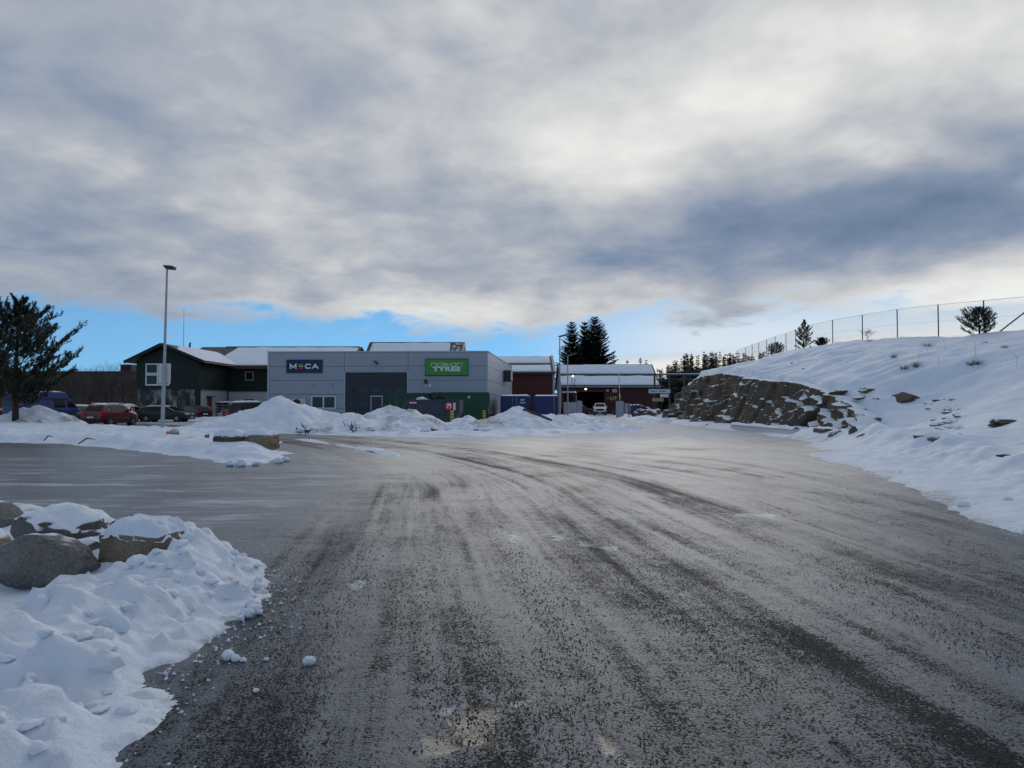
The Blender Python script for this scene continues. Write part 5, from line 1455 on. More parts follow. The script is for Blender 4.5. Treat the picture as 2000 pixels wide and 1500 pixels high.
text_part('RETURA', 0.13, M['logo_white'], lbx, (0.89, -0.092, 1.72), sx=1.0, ext=0.002, bold=0.004)
em = MB(); em.lathe([(0.0, 0.0), (0.27, 0.0), (0.27, 0.02), (0, 0.02)], Matrix.Translation((3.32, -0.001, 1.50)) @ Matrix.Rotation(PI / 2, 4, 'X'), 28); em = em.build('round_emblem', M['logo_red'], sk)
stroke(M['logo_white'], em, (3.32, -0.030, 1.50), [[(-0.12, 0.12), (0.12, 0.12), (0.12, -0.13)], [(-0.06, 0.02), (-0.12, -0.13)], [(-0.09, 0.02), (0.02, 0.05), (0.02, 0.12)]], 0.055, 0.016, name='emblem_arrow')
mb = MB(); mb.bb(3.62, 3.78, -0.075, -0.065, 1.22, 1.72); mb.build('white_label', M['offwhite'], sk)
cp = MB(); cp.bb(3.42, 3.66, -0.082, -0.068, 0.56, 1.18); cp = cp.build('chevron_plate', M['yellow'], sk)
for k in range(3):
    z = 0.66 + k * 0.19
    mb = MB(); mb.prism([(3.425, z), (3.54, z - 0.08), (3.655, z), (3.655, z + 0.075), (3.54, z - 0.005), (3.425, z + 0.075)], 'y', -0.087, -0.0825); mb.build('chevron', M['black'], cp)
def tyre(label, loc, rot, r=0.36, w=0.24, grp=None):
    Mx = Matrix.Identity(4)
    mb = MB(); mb.lathe([(r * 0.58, -w / 2), (r * 0.88, -w / 2), (r, -w * 0.3), (r, w * 0.3), (r * 0.88, w / 2), (r * 0.58, w / 2), (r * 0.62, 0), (r * 0.58, -w / 2)], Mx, 28)
    o = mb.build('tyre', M['rubber'], None, smooth=40); o.location = loc; o.rotation_euler = rot
    return tag(o, label, 'tyre', grp)
tyre('upright worn tyre sticking out of the grey skip', (-4.95, 48.9, 1.82), (R(82), 0, R(15)), 0.40)
tyre('tilted worn tyre lying against the rim of the grey skip', (-5.55, 49.2, 1.80), (R(55), R(20), R(-30)), 0.36)
tyre('flat worn tyre on top of the rubbish in the grey skip', (-6.1, 48.9, 1.78), (R(20), R(-14), 0), 0.36)
def lump(name, label, cat, loc, size, mat, seed, sub=3, rough=0.25, parent=None, cut=0, rz=0.0, group=None, freq=1.3):
    """Irregular stone, sack or snow clod: a noise-shaped solid with optional flat broken faces."""
    bm = bmesh.new(); bmesh.ops.create_icosphere(bm, subdivisions=sub, radius=1.0)
    rnd = random.Random(seed)
    planes = []
    for k in range(cut):
        nv = Vector((rnd.uniform(-1, 1), rnd.uniform(-1, 1), rnd.uniform(-0.6, 1))).normalized(); planes.append((nv, rnd.uniform(0.55, 0.82)))
    off = Vector((seed * 3.1, seed * 1.7, seed * 0.9))
    for v in bm.verts:
        p = v.co.copy()
        p *= 1 + rough * mnoise.fractal(p * freq + off, 0.9, 2.0, 4)
        for nv, dd in planes:
            e_ = p.dot(nv) - dd
            if e_ > 0: p -= nv * e_ * 0.93
        v.co = Vector((p.x * size[0], p.y * size[1], p.z * size[2]))
    me = bpy.data.meshes.new(name); bm.to_mesh(me); bm.free()
    for p in me.polygons: p.use_smooth = True
    me.set_sharp_from_angle(angle=R(38))
    o = link(name, me, mat, parent); o.location = loc; o.rotation_euler = (0, 0, rz)
    if label: tag(o, label, cat, group)
    return o
lump('rubbish_sack', 'white sack lying on the rubbish in the grey skip', 'sack', (-6.15, 48.45, 1.92), (0.36, 0.28, 0.20), M['white'], 7, rough=0.3)
lump('rubbish_heap', 'dark mixed rubbish filling the grey skip', 'rubbish', (-5.7, 48.95, 1.35), (1.5, 0.75, 0.5), M['black'], 8, rough=0.35)


def roll_container(label, x0, x1, y0, y1, z1, rz=0.0, chev=False, ribs=9, flare=0.0):
    w, dp = x1 - x0, y1 - y0
    o = thing('green_container', label, 'container', (x0, y0, 0), rz)
    for ya_, yb_ in ((0, 0.06), (dp - 0.06, dp)):
        mb = MB(); mb.prism([(0, 0.25), (w, 0.25), (w, z1), (0 - flare, z1)], 'y', ya_, yb_); mb.build('side_wall', M['skip_green'], o)
    for xa_, xb_, f in ((0, 0.06, -flare), (w - 0.06, w, 0)):
        mb = MB(); mb.prism([(xa_, 0.25), (xb_, 0.25), (xb_ + f, z1 - 0.001), (xa_ + f, z1 - 0.001)], 'y', 0.061, dp - 0.061); mb.build('end_wall', M['skip_green'], o)
    mb = MB(); mb.bb(0, w, 0.061, dp - 0.061, 0.15, 0.25); mb.build('floor_frame', M['darkmetal'], o)
    for k in range(ribs):
        x = 0.12 + (w - 0.24) * k / (ribs - 1)
        mb = MB(); mb.bb(x - 0.05, x + 0.05, -0.07, -0.001, 0.25, z1 - 0.12); mb.build('rib', M['skip_green'], o)
    for k in range(5):
        y = 0.2 + (dp - 0.4) * k / 4
        mb = MB(); mb.bb(w + 0.001, w + 0.07, y - 0.05, y + 0.05, 0.25, z1 - 0.12); mb.build('rib', M['skip_green'], o)
    mb = MB(); mb.bb(-flare - 0.03, w + 0.05, -0.09, -0.002, z1 - 0.115, z1 + 0.01); mb.bb(w + 0.002, w + 0.09, -0.001, dp, z1 - 0.113, z1 + 0.008); mb.build('rim_beam', M['skip_green'], o)
    for sx in (0.3, w - 0.3):
        mb = MB(); mb.tube([(sx, 0.1, 0.09), (sx, dp - 0.1, 0.09)], 0.09, 10); mb.build('roller', M['darkmetal'], o)
    if chev:
        mb = MB(); mb.bb(w - 0.34, w - 0.12, -0.085, -0.073, 0.55, 1.15); cp_ = mb.build('chevron_plate', M['yellow'], o)
        for k in range(3):
            z = 0.64 + k * 0.19
            mb = MB(); mb.prism([(w - 0.335, z), (w - 0.23, z - 0.07), (w - 0.125, z), (w - 0.125, z + 0.07), (w - 0.23, z), (w - 0.335, z + 0.07)], 'y', -0.09, -0.086); mb.build('chevron', M['black'], cp_)
        mb = MB(); mb.bb(w - 1.45, w - 1.30, -0.085, -0.072, z1 - 0.45, z1 - 0.28); mb.build('white_label', M['offwhite'], o)
        mb = MB(); mb.bb(w + 0.072, w + 0.08, 0.35, 0.5, 0.9, 1.5); mb.build('white_label', M['offwhite'], o)
    return o


roll_container('tall dark green ribbed container with a chevron plate at its corner, behind the grey skip', -6.05, -1.86, 53.6, 56.0, 2.52, R(-1.5), True, 11)
roll_container('open green container with slanted end between the roller door and the grey skip', -9.35, -6.35, 54.4, 56.6, 2.48, R(1.5), False, 5, flare=0.15)


def shipping(label, x, y, w, ln, h, rz, rods=True):
    o = thing('blue_container', label, 'container', (x, y, 0), rz)
    mb = MB(); mb.bb(0.06, w - 0.06, 0.06, ln - 0.06, 0.16, h - 0.06); mb.build('box', M['cont_blue'], o)
    for xx in (0.0, w - 0.12):
        for yy in (0.0, ln - 0.12):
            mb = MB(); mb.bb(xx, xx + 0.12, yy, yy + 0.12, 0.0, h); mb.build('corner_post', M['cont_blue'], o)
    for zz in (0.10, h - 0.12):
        mb = MB(); mb.bb(0.12, w - 0.12, 0.002, 0.10, zz, zz + 0.11); mb.bb(0.12, w - 0.12, ln - 0.10, ln - 0.002, zz, zz + 0.11); mb.bb(0.002, 0.10, 0.12, ln - 0.12, zz, zz + 0.11); mb.bb(w - 0.10, w - 0.002, 0.12, ln - 0.12, zz, zz + 0.11); mb.build('rail', M['cont_blue'], o)
    for k in range(2):
        xa_ = 0.14 + k * (w / 2 - 0.13); xb_ = xa_ + w / 2 - 0.15
        mb = MB(); mb.bb(xa_, xb_, 0.02, 0.059, 0.22, h - 0.13); d_ = mb.build('door', M['cont_blue'], o)
        for q in ((0.82,) if (rods and k == 0) else (0.12,) if rods else (0.75,) if k else ()):
            xx = xa_ + (xb_ - xa_) * q
            mb = MB(); mb.tube([(xx, -0.02, 0.2), (xx, -0.02, h - 0.12)], 0.017, 6); mb.build('lock_rod', M['galv'], d_)
        if rods: mb = MB(); mb.bb(xa_ + 0.3, xb_ - 0.2, -0.03, 0.019, 1.05, 1.10); mb.build('handle', M['cont_blue'], d_)
    nst = int(ln / 0.28)
    for k in range(nst):
        y_ = 0.16 + k * (ln - 0.32) / nst
        for xs_, s_ in ((0.06, -1), (w - 0.06, 1)):
            mb = MB(); mb.bb(min(xs_, xs_ + s_ * 0.035), max(xs_, xs_ + s_ * 0.035), y_, y_ + 0.14, 0.22, h - 0.13); mb.build('corrugation', M['cont_blue'], o)
    Ug, Vg = np.meshgrid(np.linspace(0, w, 14), np.linspace(0, ln, 24))
    e_ = np.minimum(np.minimum(Ug, w - Ug), np.minimum(Vg, ln - Vg))
    grid('roof_snow', Ug, Vg, h - 0.02 + 0.12 * sst(e_, 0, 0.15) * (1 + 0.2 * fbm(Ug, Vg, seed=int(w * 77))), M_SNOW, parent=o)
    return o


b1 = shipping('wide blue shipping container with white marking on its door, beside the grey workshop', -1.02, 62.0, 2.52, 6.06, 2.36, R(-3))
text_part('MT', 0.26, M['logo_white'], b1, (1.95, 0.012, 1.98), bold=0.006, ext=0.004)
mb = MB(); mb.bb(1.72, 2.2, 0.008, 0.018, 1.72, 1.78); mb.build('marking', M['logo_white'], b1)
shipping('blue shipping container with long white stripe next to the lamp post', 1.96, 62.4, 2.10, 6.06, 2.36, R(-3), False)
# pipes on the ground at the foot of the workshop
tyre('dark tyre leaning at the foot of the workshop corner', (-1.62, 57.6, 0.42), (R(80), 0, R(20)), 0.42)

# =================================================================== LAMP POSTS
def lamp_post(label, x, y, h, r0, r1, head, z0=0.0, group=None):
    o = thing('lamp_post', label, 'lamp post', (x, y, z0))
    mb = MB(); mb.tube([(0, 0, -0.3), (0, 0, h * 0.36), (0, 0, h * 0.361), (0, 0, h)], [r0, r0 * 0.97, (r0 + r1) / 2, r1], 12); mb.build('pole', M['galv'], o, smooth=40)
    if head == 'flat':
        mb = MB(); mb.prism([(-0.17, 0.20), (-0.05, 0.02), (0.42, -0.02), (0.45, 0.14), (0.30, 0.19), (-0.17, 0.22)], 'y', -0.17, 0.17); hd = mb.build('lamp_head', M['darkmetal'], o)
        hd.location = (0, 0, h)
    else:
        mb = MB(); mb.tube([(0, 0, h - 0.02), (0.02, 0, h + 0.10), (0.45, 0, h + 0.22), (0.75, 0, h + 0.30)], 0.05, 8); mb.build('arm', M['galv'], o)
        mb = MB(); mb.prism([(-0.15, h + 0.10), (0.5, h + 0.20), (0.95, h + 0.34), (0.93, h + 0.42), (0.4, h + 0.33), (-0.15, h + 0.20)], 'y', -0.14, 0.14); mb.build('lamp_head', M['darkmetal'], o)
    return o


p = at(312, 843, 40.0)
lz = isl_z(p.x, 40.0)
l1 = lamp_post('tall grey lamp post with flat head and blank white plate in the snow bank', p.x + 0.15, 40.0, at(320, 526, 40).z - lz, 0.105, 0.055, 'flat', lz)
l1.rotation_euler = (0, R(0.9), 0)
pl = at(318, 730, 40)
mb = MB(); c0, c1 = at(306, 710, 40), at(329, 749, 40); px_ = p.x + 0.15
mb.bb(c0.x - px_, c1.x - px_, 0.12, 0.15, c1.z - lz, c0.z - lz); pt_ = mb.build('plate', M['offwhite'], l1)
for z in (0.25, 0.85):
    mb = MB(); mb.tube([(0, 0, c1.z - lz + z), (0, 0.12, c1.z - lz + z)], 0.03, 6); mb.build('clamp', M['galv'], pt_)
p = at(1093.5, 818, 75.0); lamp_post('thick grey lamp post with raised arm standing right of the blue containers', p.x, 75.0, at(1093, 660, 75).z, 0.10, 0.06, 'arm')
p = at(1109, 822, 70.0); lamp_post('shorter slim lamp post with raised arm beside the thick lamp post', p.x, 70.0, at(1109, 697, 70).z, 0.075, 0.05, 'arm')
for lb, px, py, lit in (('thin floodlight pole with a lit white lamp before the hall roof', 1117, 736, True), ('short floodlight pole with an unlit lamp before the hall roof', 1122, 744, False)):
    p = at(px, py, 111)
    o = thing('floodlight_pole', lb, 'floodlight', (p.x, 111, 0))
    mb = MB(); mb.tube([(0, 0, -0.3), (0, 0, p.z)], 0.05, 6); mb.build('pole', M['darkmetal'], o)
    mb = MB(); mb.box((0.12, -0.05, p.z + 0.12), (0.34, 0.2, 0.26), Matrix.Rotation(R(-30), 3, 'Y')); hd = mb.build('lamp_head', M['darkmetal'], o)
    mb = MB(); mb.box((0.12, -0.17, p.z + 0.10), (0.26, 0.03, 0.20), Matrix.Rotation(R(-30), 3, 'Y')); mb.build('diffuser', M['flood'] if lit else M['headlight'], o)

# =================================================================== GATE, BARRIER, YARD
def gate_panel(label, px0, px1, py0, py1, Y, dp=0.25, mt='galv', ribs=5):
    a, b_ = at(px0, py1, Y), at(px1, py0, Y)
    o = thing('gate_box', label, 'gate', (a.x, Y, 0))
    w, h = b_.x - a.x, b_.z
    mb = MB(); mb.bb(0.04, w - 0.04, 0.03, dp, -0.05, h - 0.05); mb.build('panel', M[mt], o)
    for x in (0, w - 0.08):
        mb = MB(); mb.bb(x, x + 0.08, -0.02, dp + 0.02, -0.1, h); mb.build('post', M['galv'], o)
    for k in range(ribs):
        x = 0.12 + (w - 0.24) * k / max(1, ribs - 1)
        mb = MB(); mb.bb(x - 0.02, x + 0.02, 0.005, 0.029, 0.1, h - 0.1); mb.build('rib', M['galv'], o)
    mb = MB(); mb.bb(0.08, w - 0.08, -0.015, dp + 0.015, h - 0.049, h + 0.01); mb.build('top_rail', M['galv'], o)
    return o


gate_panel('wide pale grey gate cabinet left of the yard entrance', 1102, 1128, 785.5, 813, 96, 1.2, 'panel_trim')
gate_panel('narrow grey gate cabinet at the left side of the yard entrance', 1127.5, 1137, 783, 812, 92, 0.8, 'panel', 3)
gate_panel('grey upright gate panel at the right side of the yard entrance', 1203.5, 1218, 783.5, 815.5, 88, 0.3, 'panel', 4)
gate_panel('short grey cabinet behind the gate panel by the rubble', 1222, 1231, 788, 806, 97, 0.8, 'panel', 2)
a, b_ = at(1211.5, 812, 89.0), at(1208.4, 727, 89.0)
br = thing('barrier', 'raised red and white barrier boom standing upright at the yard entrance', 'barrier', (a.x, 89.0, 0))
mb = MB(); mb.bb(-0.16, 0.16, -0.14, 0.14, 0, 1.05); mb.build('housing', M['yellow'], br)
nb = 7
for k in range(nb):
    p0 = Vector((0, 0, 1.0)).lerp(Vector((b_.x - a.x, 0, b_.z)), k / nb); p1 = Vector((0, 0, 1.0)).lerp(Vector((b_.x - a.x, 0, b_.z)), (k + 1) / nb)
    mb = MB(); mb.tube([p0, p1], 0.065 - 0.004 * k, 8); mb.build('boom_section', M['white'] if k % 2 == 0 else M['pink'], br)

# sign frame over the side yard
sf = thing('steel_frame', 'open steel beam frame on posts above the yard signs', 'frame', (0, 0, 0))
Yf = 86.0
zb_ = at(1300, 731, Yf).z
mb = MB(); x0, x1 = at(1266, 731, Yf).x, at(1372, 731, Yf).x; mb.bb(x0, x1, Yf - 0.12, Yf + 0.12, zb_ - 0.12, zb_ + 0.02); bmm = mb.build('beam', M['darkmetal'], sf)
mb = MB(); mb.bb(x0 + 1.0, x1, Yf - 0.10, Yf + 0.10, zb_ + 0.021, zb_ + 0.10); mb.build('beam_snow', M_SNOW, bmm)
for px in (1278.5, 1307.5, 1337):
    x = at(px, 760, Yf).x; mb = MB(); mb.bb(x - 0.10, x + 0.10, Yf - 0.10, Yf + 0.10, -0.3, zb_ - 0.121); mb.build('post', M['darkmetal'], sf)
z = at(1300, 741, Yf).z; mb = MB(); mb.bb(at(1280, 741, Yf).x + 0.05, x1, Yf - 0.04, Yf + 0.04, z - 0.05, z + 0.05); mb.build('brace', M['darkmetal'], sf)
Ys = 85.7
a, b_ = at(1267, 768, Ys), at(1309, 760, Ys)
s = thing('board_sign', 'long pale sign board with faded dark lettering on the frame post', 'sign', ((a.x + b_.x) / 2, Ys, (a.z + b_.z) / 2))
w, h = b_.x - a.x, b_.z - a.z
mb = MB(); mb.bb(-w / 2, w / 2, 0.0, 0.06, -h / 2, h / 2); mb.build('board', M['panel_trim'], s)
random.seed(3)
for x in (-0.95, -0.80, -0.64, -0.40, 0.0, 0.14, 0.28, 0.42, 0.56, 0.70):
    mb = MB(); hh_ = random.uniform(0.10, 0.2); mb.bb(x - 0.05, x + 0.05, -0.008, -0.001, -hh_ / 2, hh_ / 2); mb.build('faded_letter', M['sign_navy'], s)
a, b_ = at(1288, 776, Ys + 0.6), at(1304, 769.5, Ys + 0.6)
s2 = thing('board_sign', 'short white sign board below the long pale board', 'sign', ((a.x + b_.x) / 2, Ys + 0.2, (a.z + b_.z) / 2))
mb = MB(); mb.bb(-0.5, 0.5, 0, 0.05, -0.2, 0.2); mb.build('board', M['offwhite'], s2)
mb = MB(); mb.bb(-0.35, -0.28, 0.06, 0.13, -at(1288, 776, Ys).z, 0.25); mb.build('post', M['darkmetal'], s2)
a, b_ = at(1274, 784, Ys), at(1296, 777.5, Ys)
s3 = thing('board_sign', 'bare brown wooden board on the frame post under the sign boards', 'sign', ((a.x + b_.x) / 2, Ys, (a.z + b_.z) / 2))
mb = MB(); mb.bb(-(b_.x - a.x) / 2, (b_.x - a.x) / 2, 0, 0.05, -0.2, 0.2); mb.build('board', M['wood_pale'], s3)

# blue steel rack by the rubble
rk = thing('blue_rack', 'blue steel stillage rack standing in snow beside the rubble heap', 'rack', (at(1239, 818, 80).x, 80.0, 0.1))
for x in (-0.62, -0.2, 0.2, 0.62):
    mb = MB(); mb.bb(x - 0.05, x + 0.05, -0.05, 0.05, -0.1, 1.55); mb.build('post', M['steel_blue'], rk)
for z in (0.3, 0.62):
    mb = MB(); mb.bb(-0.57, 0.57, 0.051, 0.10, z, z + 0.07); mb.build('rail', M['red_dark'], rk)
# rubble heap with snow
random.seed(11)
for k in range(34):
    px = random.uniform(1236, 1302); Yr = random.uniform(79, 86); x = at(px, 800, Yr).x
    hz = 1.15 * math.exp(-((px - 1268) / 34) ** 2) * random.uniform(0.35, 1.0)
    r_ = random.uniform(0.22, 0.55)
    lump('rubble_stone', 'snow-dusted broken stone in the rubble heap at the end of the rock face', 'stone', (x, Yr, hz), (r_, r_ * random.uniform(0.7, 1), r_ * 0.7), M_CLIFF, 200 + k, 2, 0.3, cut=5, rz=random.uniform(0, 6), group='rubble stones')
# forestry machine behind the gate
mc = thing('forest_machine', 'tall work machine with white cab roof behind the gate cabinets', 'machine', (at(1112, 800, 104).x, 104.0, 0), R(-15))
mb = MB(); mb.bb(-0.85, 0.85, -1.6, 1.6, 0.7, 1.5); mb.build('chassis', M['machine'], mc)
mb = MB()
for x in (-0.8, 0.8):
    for y in (-0.75, 0.75): mb.bb(x - 0.05, x + 0.05, y - 0.05, y + 0.05, 1.5, 3.3)
mb.build('cab_frame', M['machine'], mc)
mb = MB(); mb.bb(-0.74, 0.74, -0.72, 0.72, 1.5, 3.25); mb.build('cab_glass', M['car_glass'], mc)
mb = MB(); mb.prism([(-0.95, 3.30), (0.95, 3.30), (0.85, 3.52), (-0.85, 3.52)], 'y', -0.95, 0.95); mb.build('cab_roof', M['white'], mc)
mb = MB(); mb.bb(-0.6, 0.6, -2.6, -1.6, 0.9, 1.9); mb.build('engine_hood', M['machine'], mc)
mb = MB(); mb.tube([(0.9, 1.0, 1.5), (1.1, -0.6, 2.9), (1.3, -1.8, 2.0)], 0.11, 6); mb.build('crane_arm', M['machine'], mc)
ty, rm, hb = wheel_meshes(0.62, 0.42)
for x in (-0.95, 0.95):
    for y in (-1.5, 1.2):
        wh = link('wheel', ty, M['rubber'], mc); wh.location = (x, y, 0.62); wh.rotation_euler = (0, 0, PI / 2)
        link('rim', rm, M['machine'], wh)
# low beam along the rock base
bq = thing('concrete_barrier', 'long low white concrete barrier lying along the foot of the rock face', 'barrier', (0, 0, 0))
a, b_ = gnd(1432, 840), gnd(1556, 853)
dvec = (b_ - a); ang = math.atan2(dvec.y, dvec.x)
bq.location = (a.x, a.y, 0.05); bq.rotation_euler = (0, 0, ang)
ln = dvec.length
for k in range(3):
    mb = MB(); mb.prism([(-0.22, -0.1), (0.22, -0.1), (0.14, 0.32), (-0.14, 0.32)], 'x', ln * k / 3 + 0.02, ln * (k + 1) / 3 - 0.02); mb.build('segment', M['offwhite'], bq)
Ug, Vg = np.meshgrid(np.linspace(0, ln, 60), np.linspace(-0.2, 0.2, 7))
grid('snow_cap', Ug, Vg, 0.30 + 0.13 * sst(0.2 - abs(Vg), -0.01, 0.12) * (1 + 0.4 * fbm(Ug * 1.5, Vg, seed=61)), M_SNOW, parent=bq)

# pallets and boxes by the red door
pst = gnd(440, 822)
for k in range(6):
    o = thing('pallet', 'weathered wooden pallet in the stack by the red door', 'pallet', (at(441, 800, 76.5).x + 0.06 * math.sin(k * 2.1), 76.5, 0.1 + k * 0.29), R(6 * math.sin(k)), 'pallets stacked by the red door')
    for q in range(5):
        mb = MB(); mb.bb(-0.9, 0.9, -0.6 + q * 0.26, -0.44 + q * 0.26, 0.20, 0.235); mb.build('deck_board', M['wood_dark'], o)
    for q in (-0.75, 0, 0.75):
        mb = MB(); mb.bb(q - 0.08, q + 0.08, -0.6, 0.6, 0.0, 0.199); mb.build('bearer', M['wood_dark'], o)
lump('snow_mound', 'rounded snow lying on top of the pallet stack', 'snow', (at(441, 800, 76.5).x, 76.5, 0.1 + 6 * 0.29), (0.85, 0.55, 0.10), M_SNOW, 9)
for i, (px, lb) in enumerate(((431, 'pale cardboard box on the snow before the pallet stack'), (438, 'white polystyrene box beside the cardboard box'))):
    o = thing('box', lb, 'box', (at(px, 812, 75.2).x, 75.2, 0.18), R(10 - 25 * i))
    mb = MB(); mb.bb(-0.26, 0.26, -0.2, 0.2, 0.0, 0.5); mb.build('body', M['cream'] if i == 0 else M['offwhite'], o)
    mb = MB(); mb.bb(-0.27, 0.27, -0.21, 0.21, 0.5, 0.54); mb.build('lid', M['offwhite'], o)

# dark timber on the pointed pile
mbp0, mbp1 = at(1022, 800, 43.6), at(1078, 821, 42.8)
tb = thing('timber_beam', 'dark timber beam lying down the slope of the pointed snow pile', 'timber', mbp0)
dv = mbp1 - mbp0; mb = MB(); mb.tube([(0, 0, 0), dv * 0.5 + Vector((0, 0, 0.03)), dv], [0.08, 0.09, 0.06], 7); mb.build('beam', M['wood_dark'], tb)


# =================================================================== STONES
def stone_block(label, px, py, Y, w, dp, h, rz, mat, zoff=0.0, seed=1, cap=0.0, zfun=bank_z, name='boulder', cut=0):
    """Squared granite block with broken, rounded edges."""
    c = at(px, py, Y)
    bm = bmesh.new(); bmesh.ops.create_cube(bm, size=2.0)
    bmesh.ops.subdivide_edges(bm, edges=bm.edges[:], cuts=13, use_grid_fill=True)
    off = Vector((seed * 2.3, seed, seed * 4.1))
    for v in bm.verts:
        p = v.co.copy()
        p = p.lerp(p.normalized() * 1.22, 0.20)
        p *= 1 + 0.10 * mnoise.fractal(p * 0.9 + off, 1.0, 2.0, 5) + 0.025 * mnoise.fractal(p * 5 + off, 1.0, 2.0, 3)
        v.co = Vector((p.x * w / 2, p.y * dp / 2, p.z * h / 2))
    me = bpy.data.meshes.new(name); bm.to_mesh(me); bm.free()
    for p in me.polygons: p.use_smooth = True
    me.set_sharp_from_angle(angle=R(40))
    z = max(0, zfun(c.x, Y) - 0.12) if zoff is None else zoff
    o = link(name, me, mat); o.location = (c.x, Y, z + h / 2 - 0.06); o.rotation_euler = (0, 0, rz)
    tag(o, label, 'boulder')
    if cap:
        Ug, Vg = np.meshgrid(np.linspace(-1, 1, 34), np.linspace(-1, 1, 30))
        r_ = np.maximum(abs(Ug), abs(Vg)) + 0.10 * fbm(Ug * 2.2, Vg * 2.2, oct=4, seed=seed + 5)
        hh = cap * sst(0.95 - r_, -0.02, 0.45) ** 0.7 + 0.012 * fbm(Ug * 5, Vg * 5, seed=seed + 7)
        Zg = h / 2 * 1.0 + hh - 0.06 * sst(r_, 0.80, 1.0)
        grid('snow_cap', Ug * w * 0.50, Vg * dp * 0.50, Zg, M_SNOW, keep=r_ < 0.99, parent=o)
    return o


def px_m(Y): return Y / F_PX

# near stones
stone_block('squared brown granite block under a thick snow cap in the near bank', 283, 1070, 6.65, 0.66, 0.46, 0.46, R(-12), M_BROWNBLOCK, 0.03, 3, 0.12)
lump('boulder', 'broad bare grey granite boulder lying in the near snow bank', 'boulder', (-4.22, 6.28, 0.20), (0.56, 0.34, 0.25), M_BOULDER, 31, 5, 0.18, cut=7, rz=R(8), freq=1.2)
lump('boulder', 'rounded dark boulder half under snow behind the broad grey boulder', 'boulder', (-5.0, 7.85, 0.16), (0.66, 0.42, 0.32), M_DARKBOULDER, 45, 5, 0.24, cut=6, rz=R(-10), freq=1.4)
lump('boulder', 'reddish grey boulder at the outer end of the near stone row', 'boulder', (-6.4, 8.8, 0.16), (0.34, 0.32, 0.26), M_BOULDER, 52, 4, 0.2, cut=6)
lump('boulder', 'reddish rust-stained granite boulder next to the broad grey boulder', 'boulder', (-4.85, 6.55, 0.20), (0.36, 0.32, 0.27), M_BROWNBLOCK, 57, 4, 0.2, cut=7)
lump('boulder', 'small dark stone showing through snow between the boulders and the block', 'boulder', (at(172, 1075, 7.1).x, 7.1, 0.13), (0.22, 0.16, 0.14), M_DARKBOULDER, 58, 4, 0.25, cut=6)
lump('boulder', 'small snow-capped stone behind the squared block', 'boulder', (at(226, 1030, 8.6).x, 8.6, 0.08), (0.15, 0.13, 0.11), M_DARKBOULDER, 59, 3, 0.25)
# stones at the tip of the snow strip
Y1 = 24.3
stone_block('dark brown granite block with rounded snow cap at the tip of the long snow bank', 449, 868, Y1, 0.90, 0.75, 0.52, R(6), M_DARKBROWN, 0.10, 13, 0.2, isl_z)
stone_block('long pale granite block with snow on its face beside the dark block', 506, 866, Y1 + 0.35, 1.15, 0.8, 0.52, R(-14), M_BROWNBLOCK, 0.10, 17, 0.16, isl_z)
lump('boulder', 'flat slab of stone half covered in the long snow bank', 'boulder', (at(386, 876, 25.5).x, 25.5, 0.22), (0.5, 0.35, 0.14), M_BOULDER, 61, 4, 0.2, cut=4)
lump('boulder', 'small upright dark stone near the lamp post in the long snow bank', 'boulder', (at(340, 861, 30.5).x, 30.5, 0.30), (0.16, 0.3, 0.30), M_DARKBOULDER, 62, 4, 0.2, cut=4)
lump('boulder', 'little dark stone tip sticking out of the long snow bank', 'boulder', (at(404, 864, 28).x, 28, 0.36), (0.09, 0.1, 0.13), M_DARKBOULDER, 63, 3, 0.2, cut=3)
lump('boulder', 'low grey stone left of the small upright stone in the snow bank', 'boulder', (at(312, 860, 31).x, 31, 0.25), (0.3, 0.3, 0.2), M_DARKBOULDER, 64, 3, 0.2, cut=3)
st_ = thing('marker_stake', 'short stake with faded pink paint in the long snow bank', 'stake', (at(328, 856, 31).x, 31, 0.2))
mb = MB(); mb.bb(-0.06, 0.06, -0.03, 0.03, -0.1, 0.22); mb.build('stake', M['wood_pale'], st_)
mb = MB(); mb.bb(-0.063, 0.063, -0.033, 0.033, 0.1, 0.23); mb.build('paint', M['pink'], st_)
for px0, py0, px1, py1, lb in ((85, 862, 97, 858, 'dark plank end poking from the snow bank near the pine'), (153, 868, 180, 859, 'bent dark branch lying at the edge of the long snow bank'), (152, 842, 168, 847, 'thin dark stick lying in the snow behind the bent branch')):
    a = gnd(px0, py0, 0.12); b_ = gnd(px1, py1, 0.25)
    o = thing('branch', lb, 'branch', (a.x, a.y, 0.14)); b_.y = a.y + 0.3; b_.x = at(px1, py1, a.y).x
    mb = MB(); mb.tube([(0, 0, 0), ((b_.x - a.x) * 0.5, 0.1, 0.20), (b_.x - a.x, 0.2, 0.16)], [0.022, 0.028, 0.012], 6); mb.build('stem', M['wood_dark'], o)

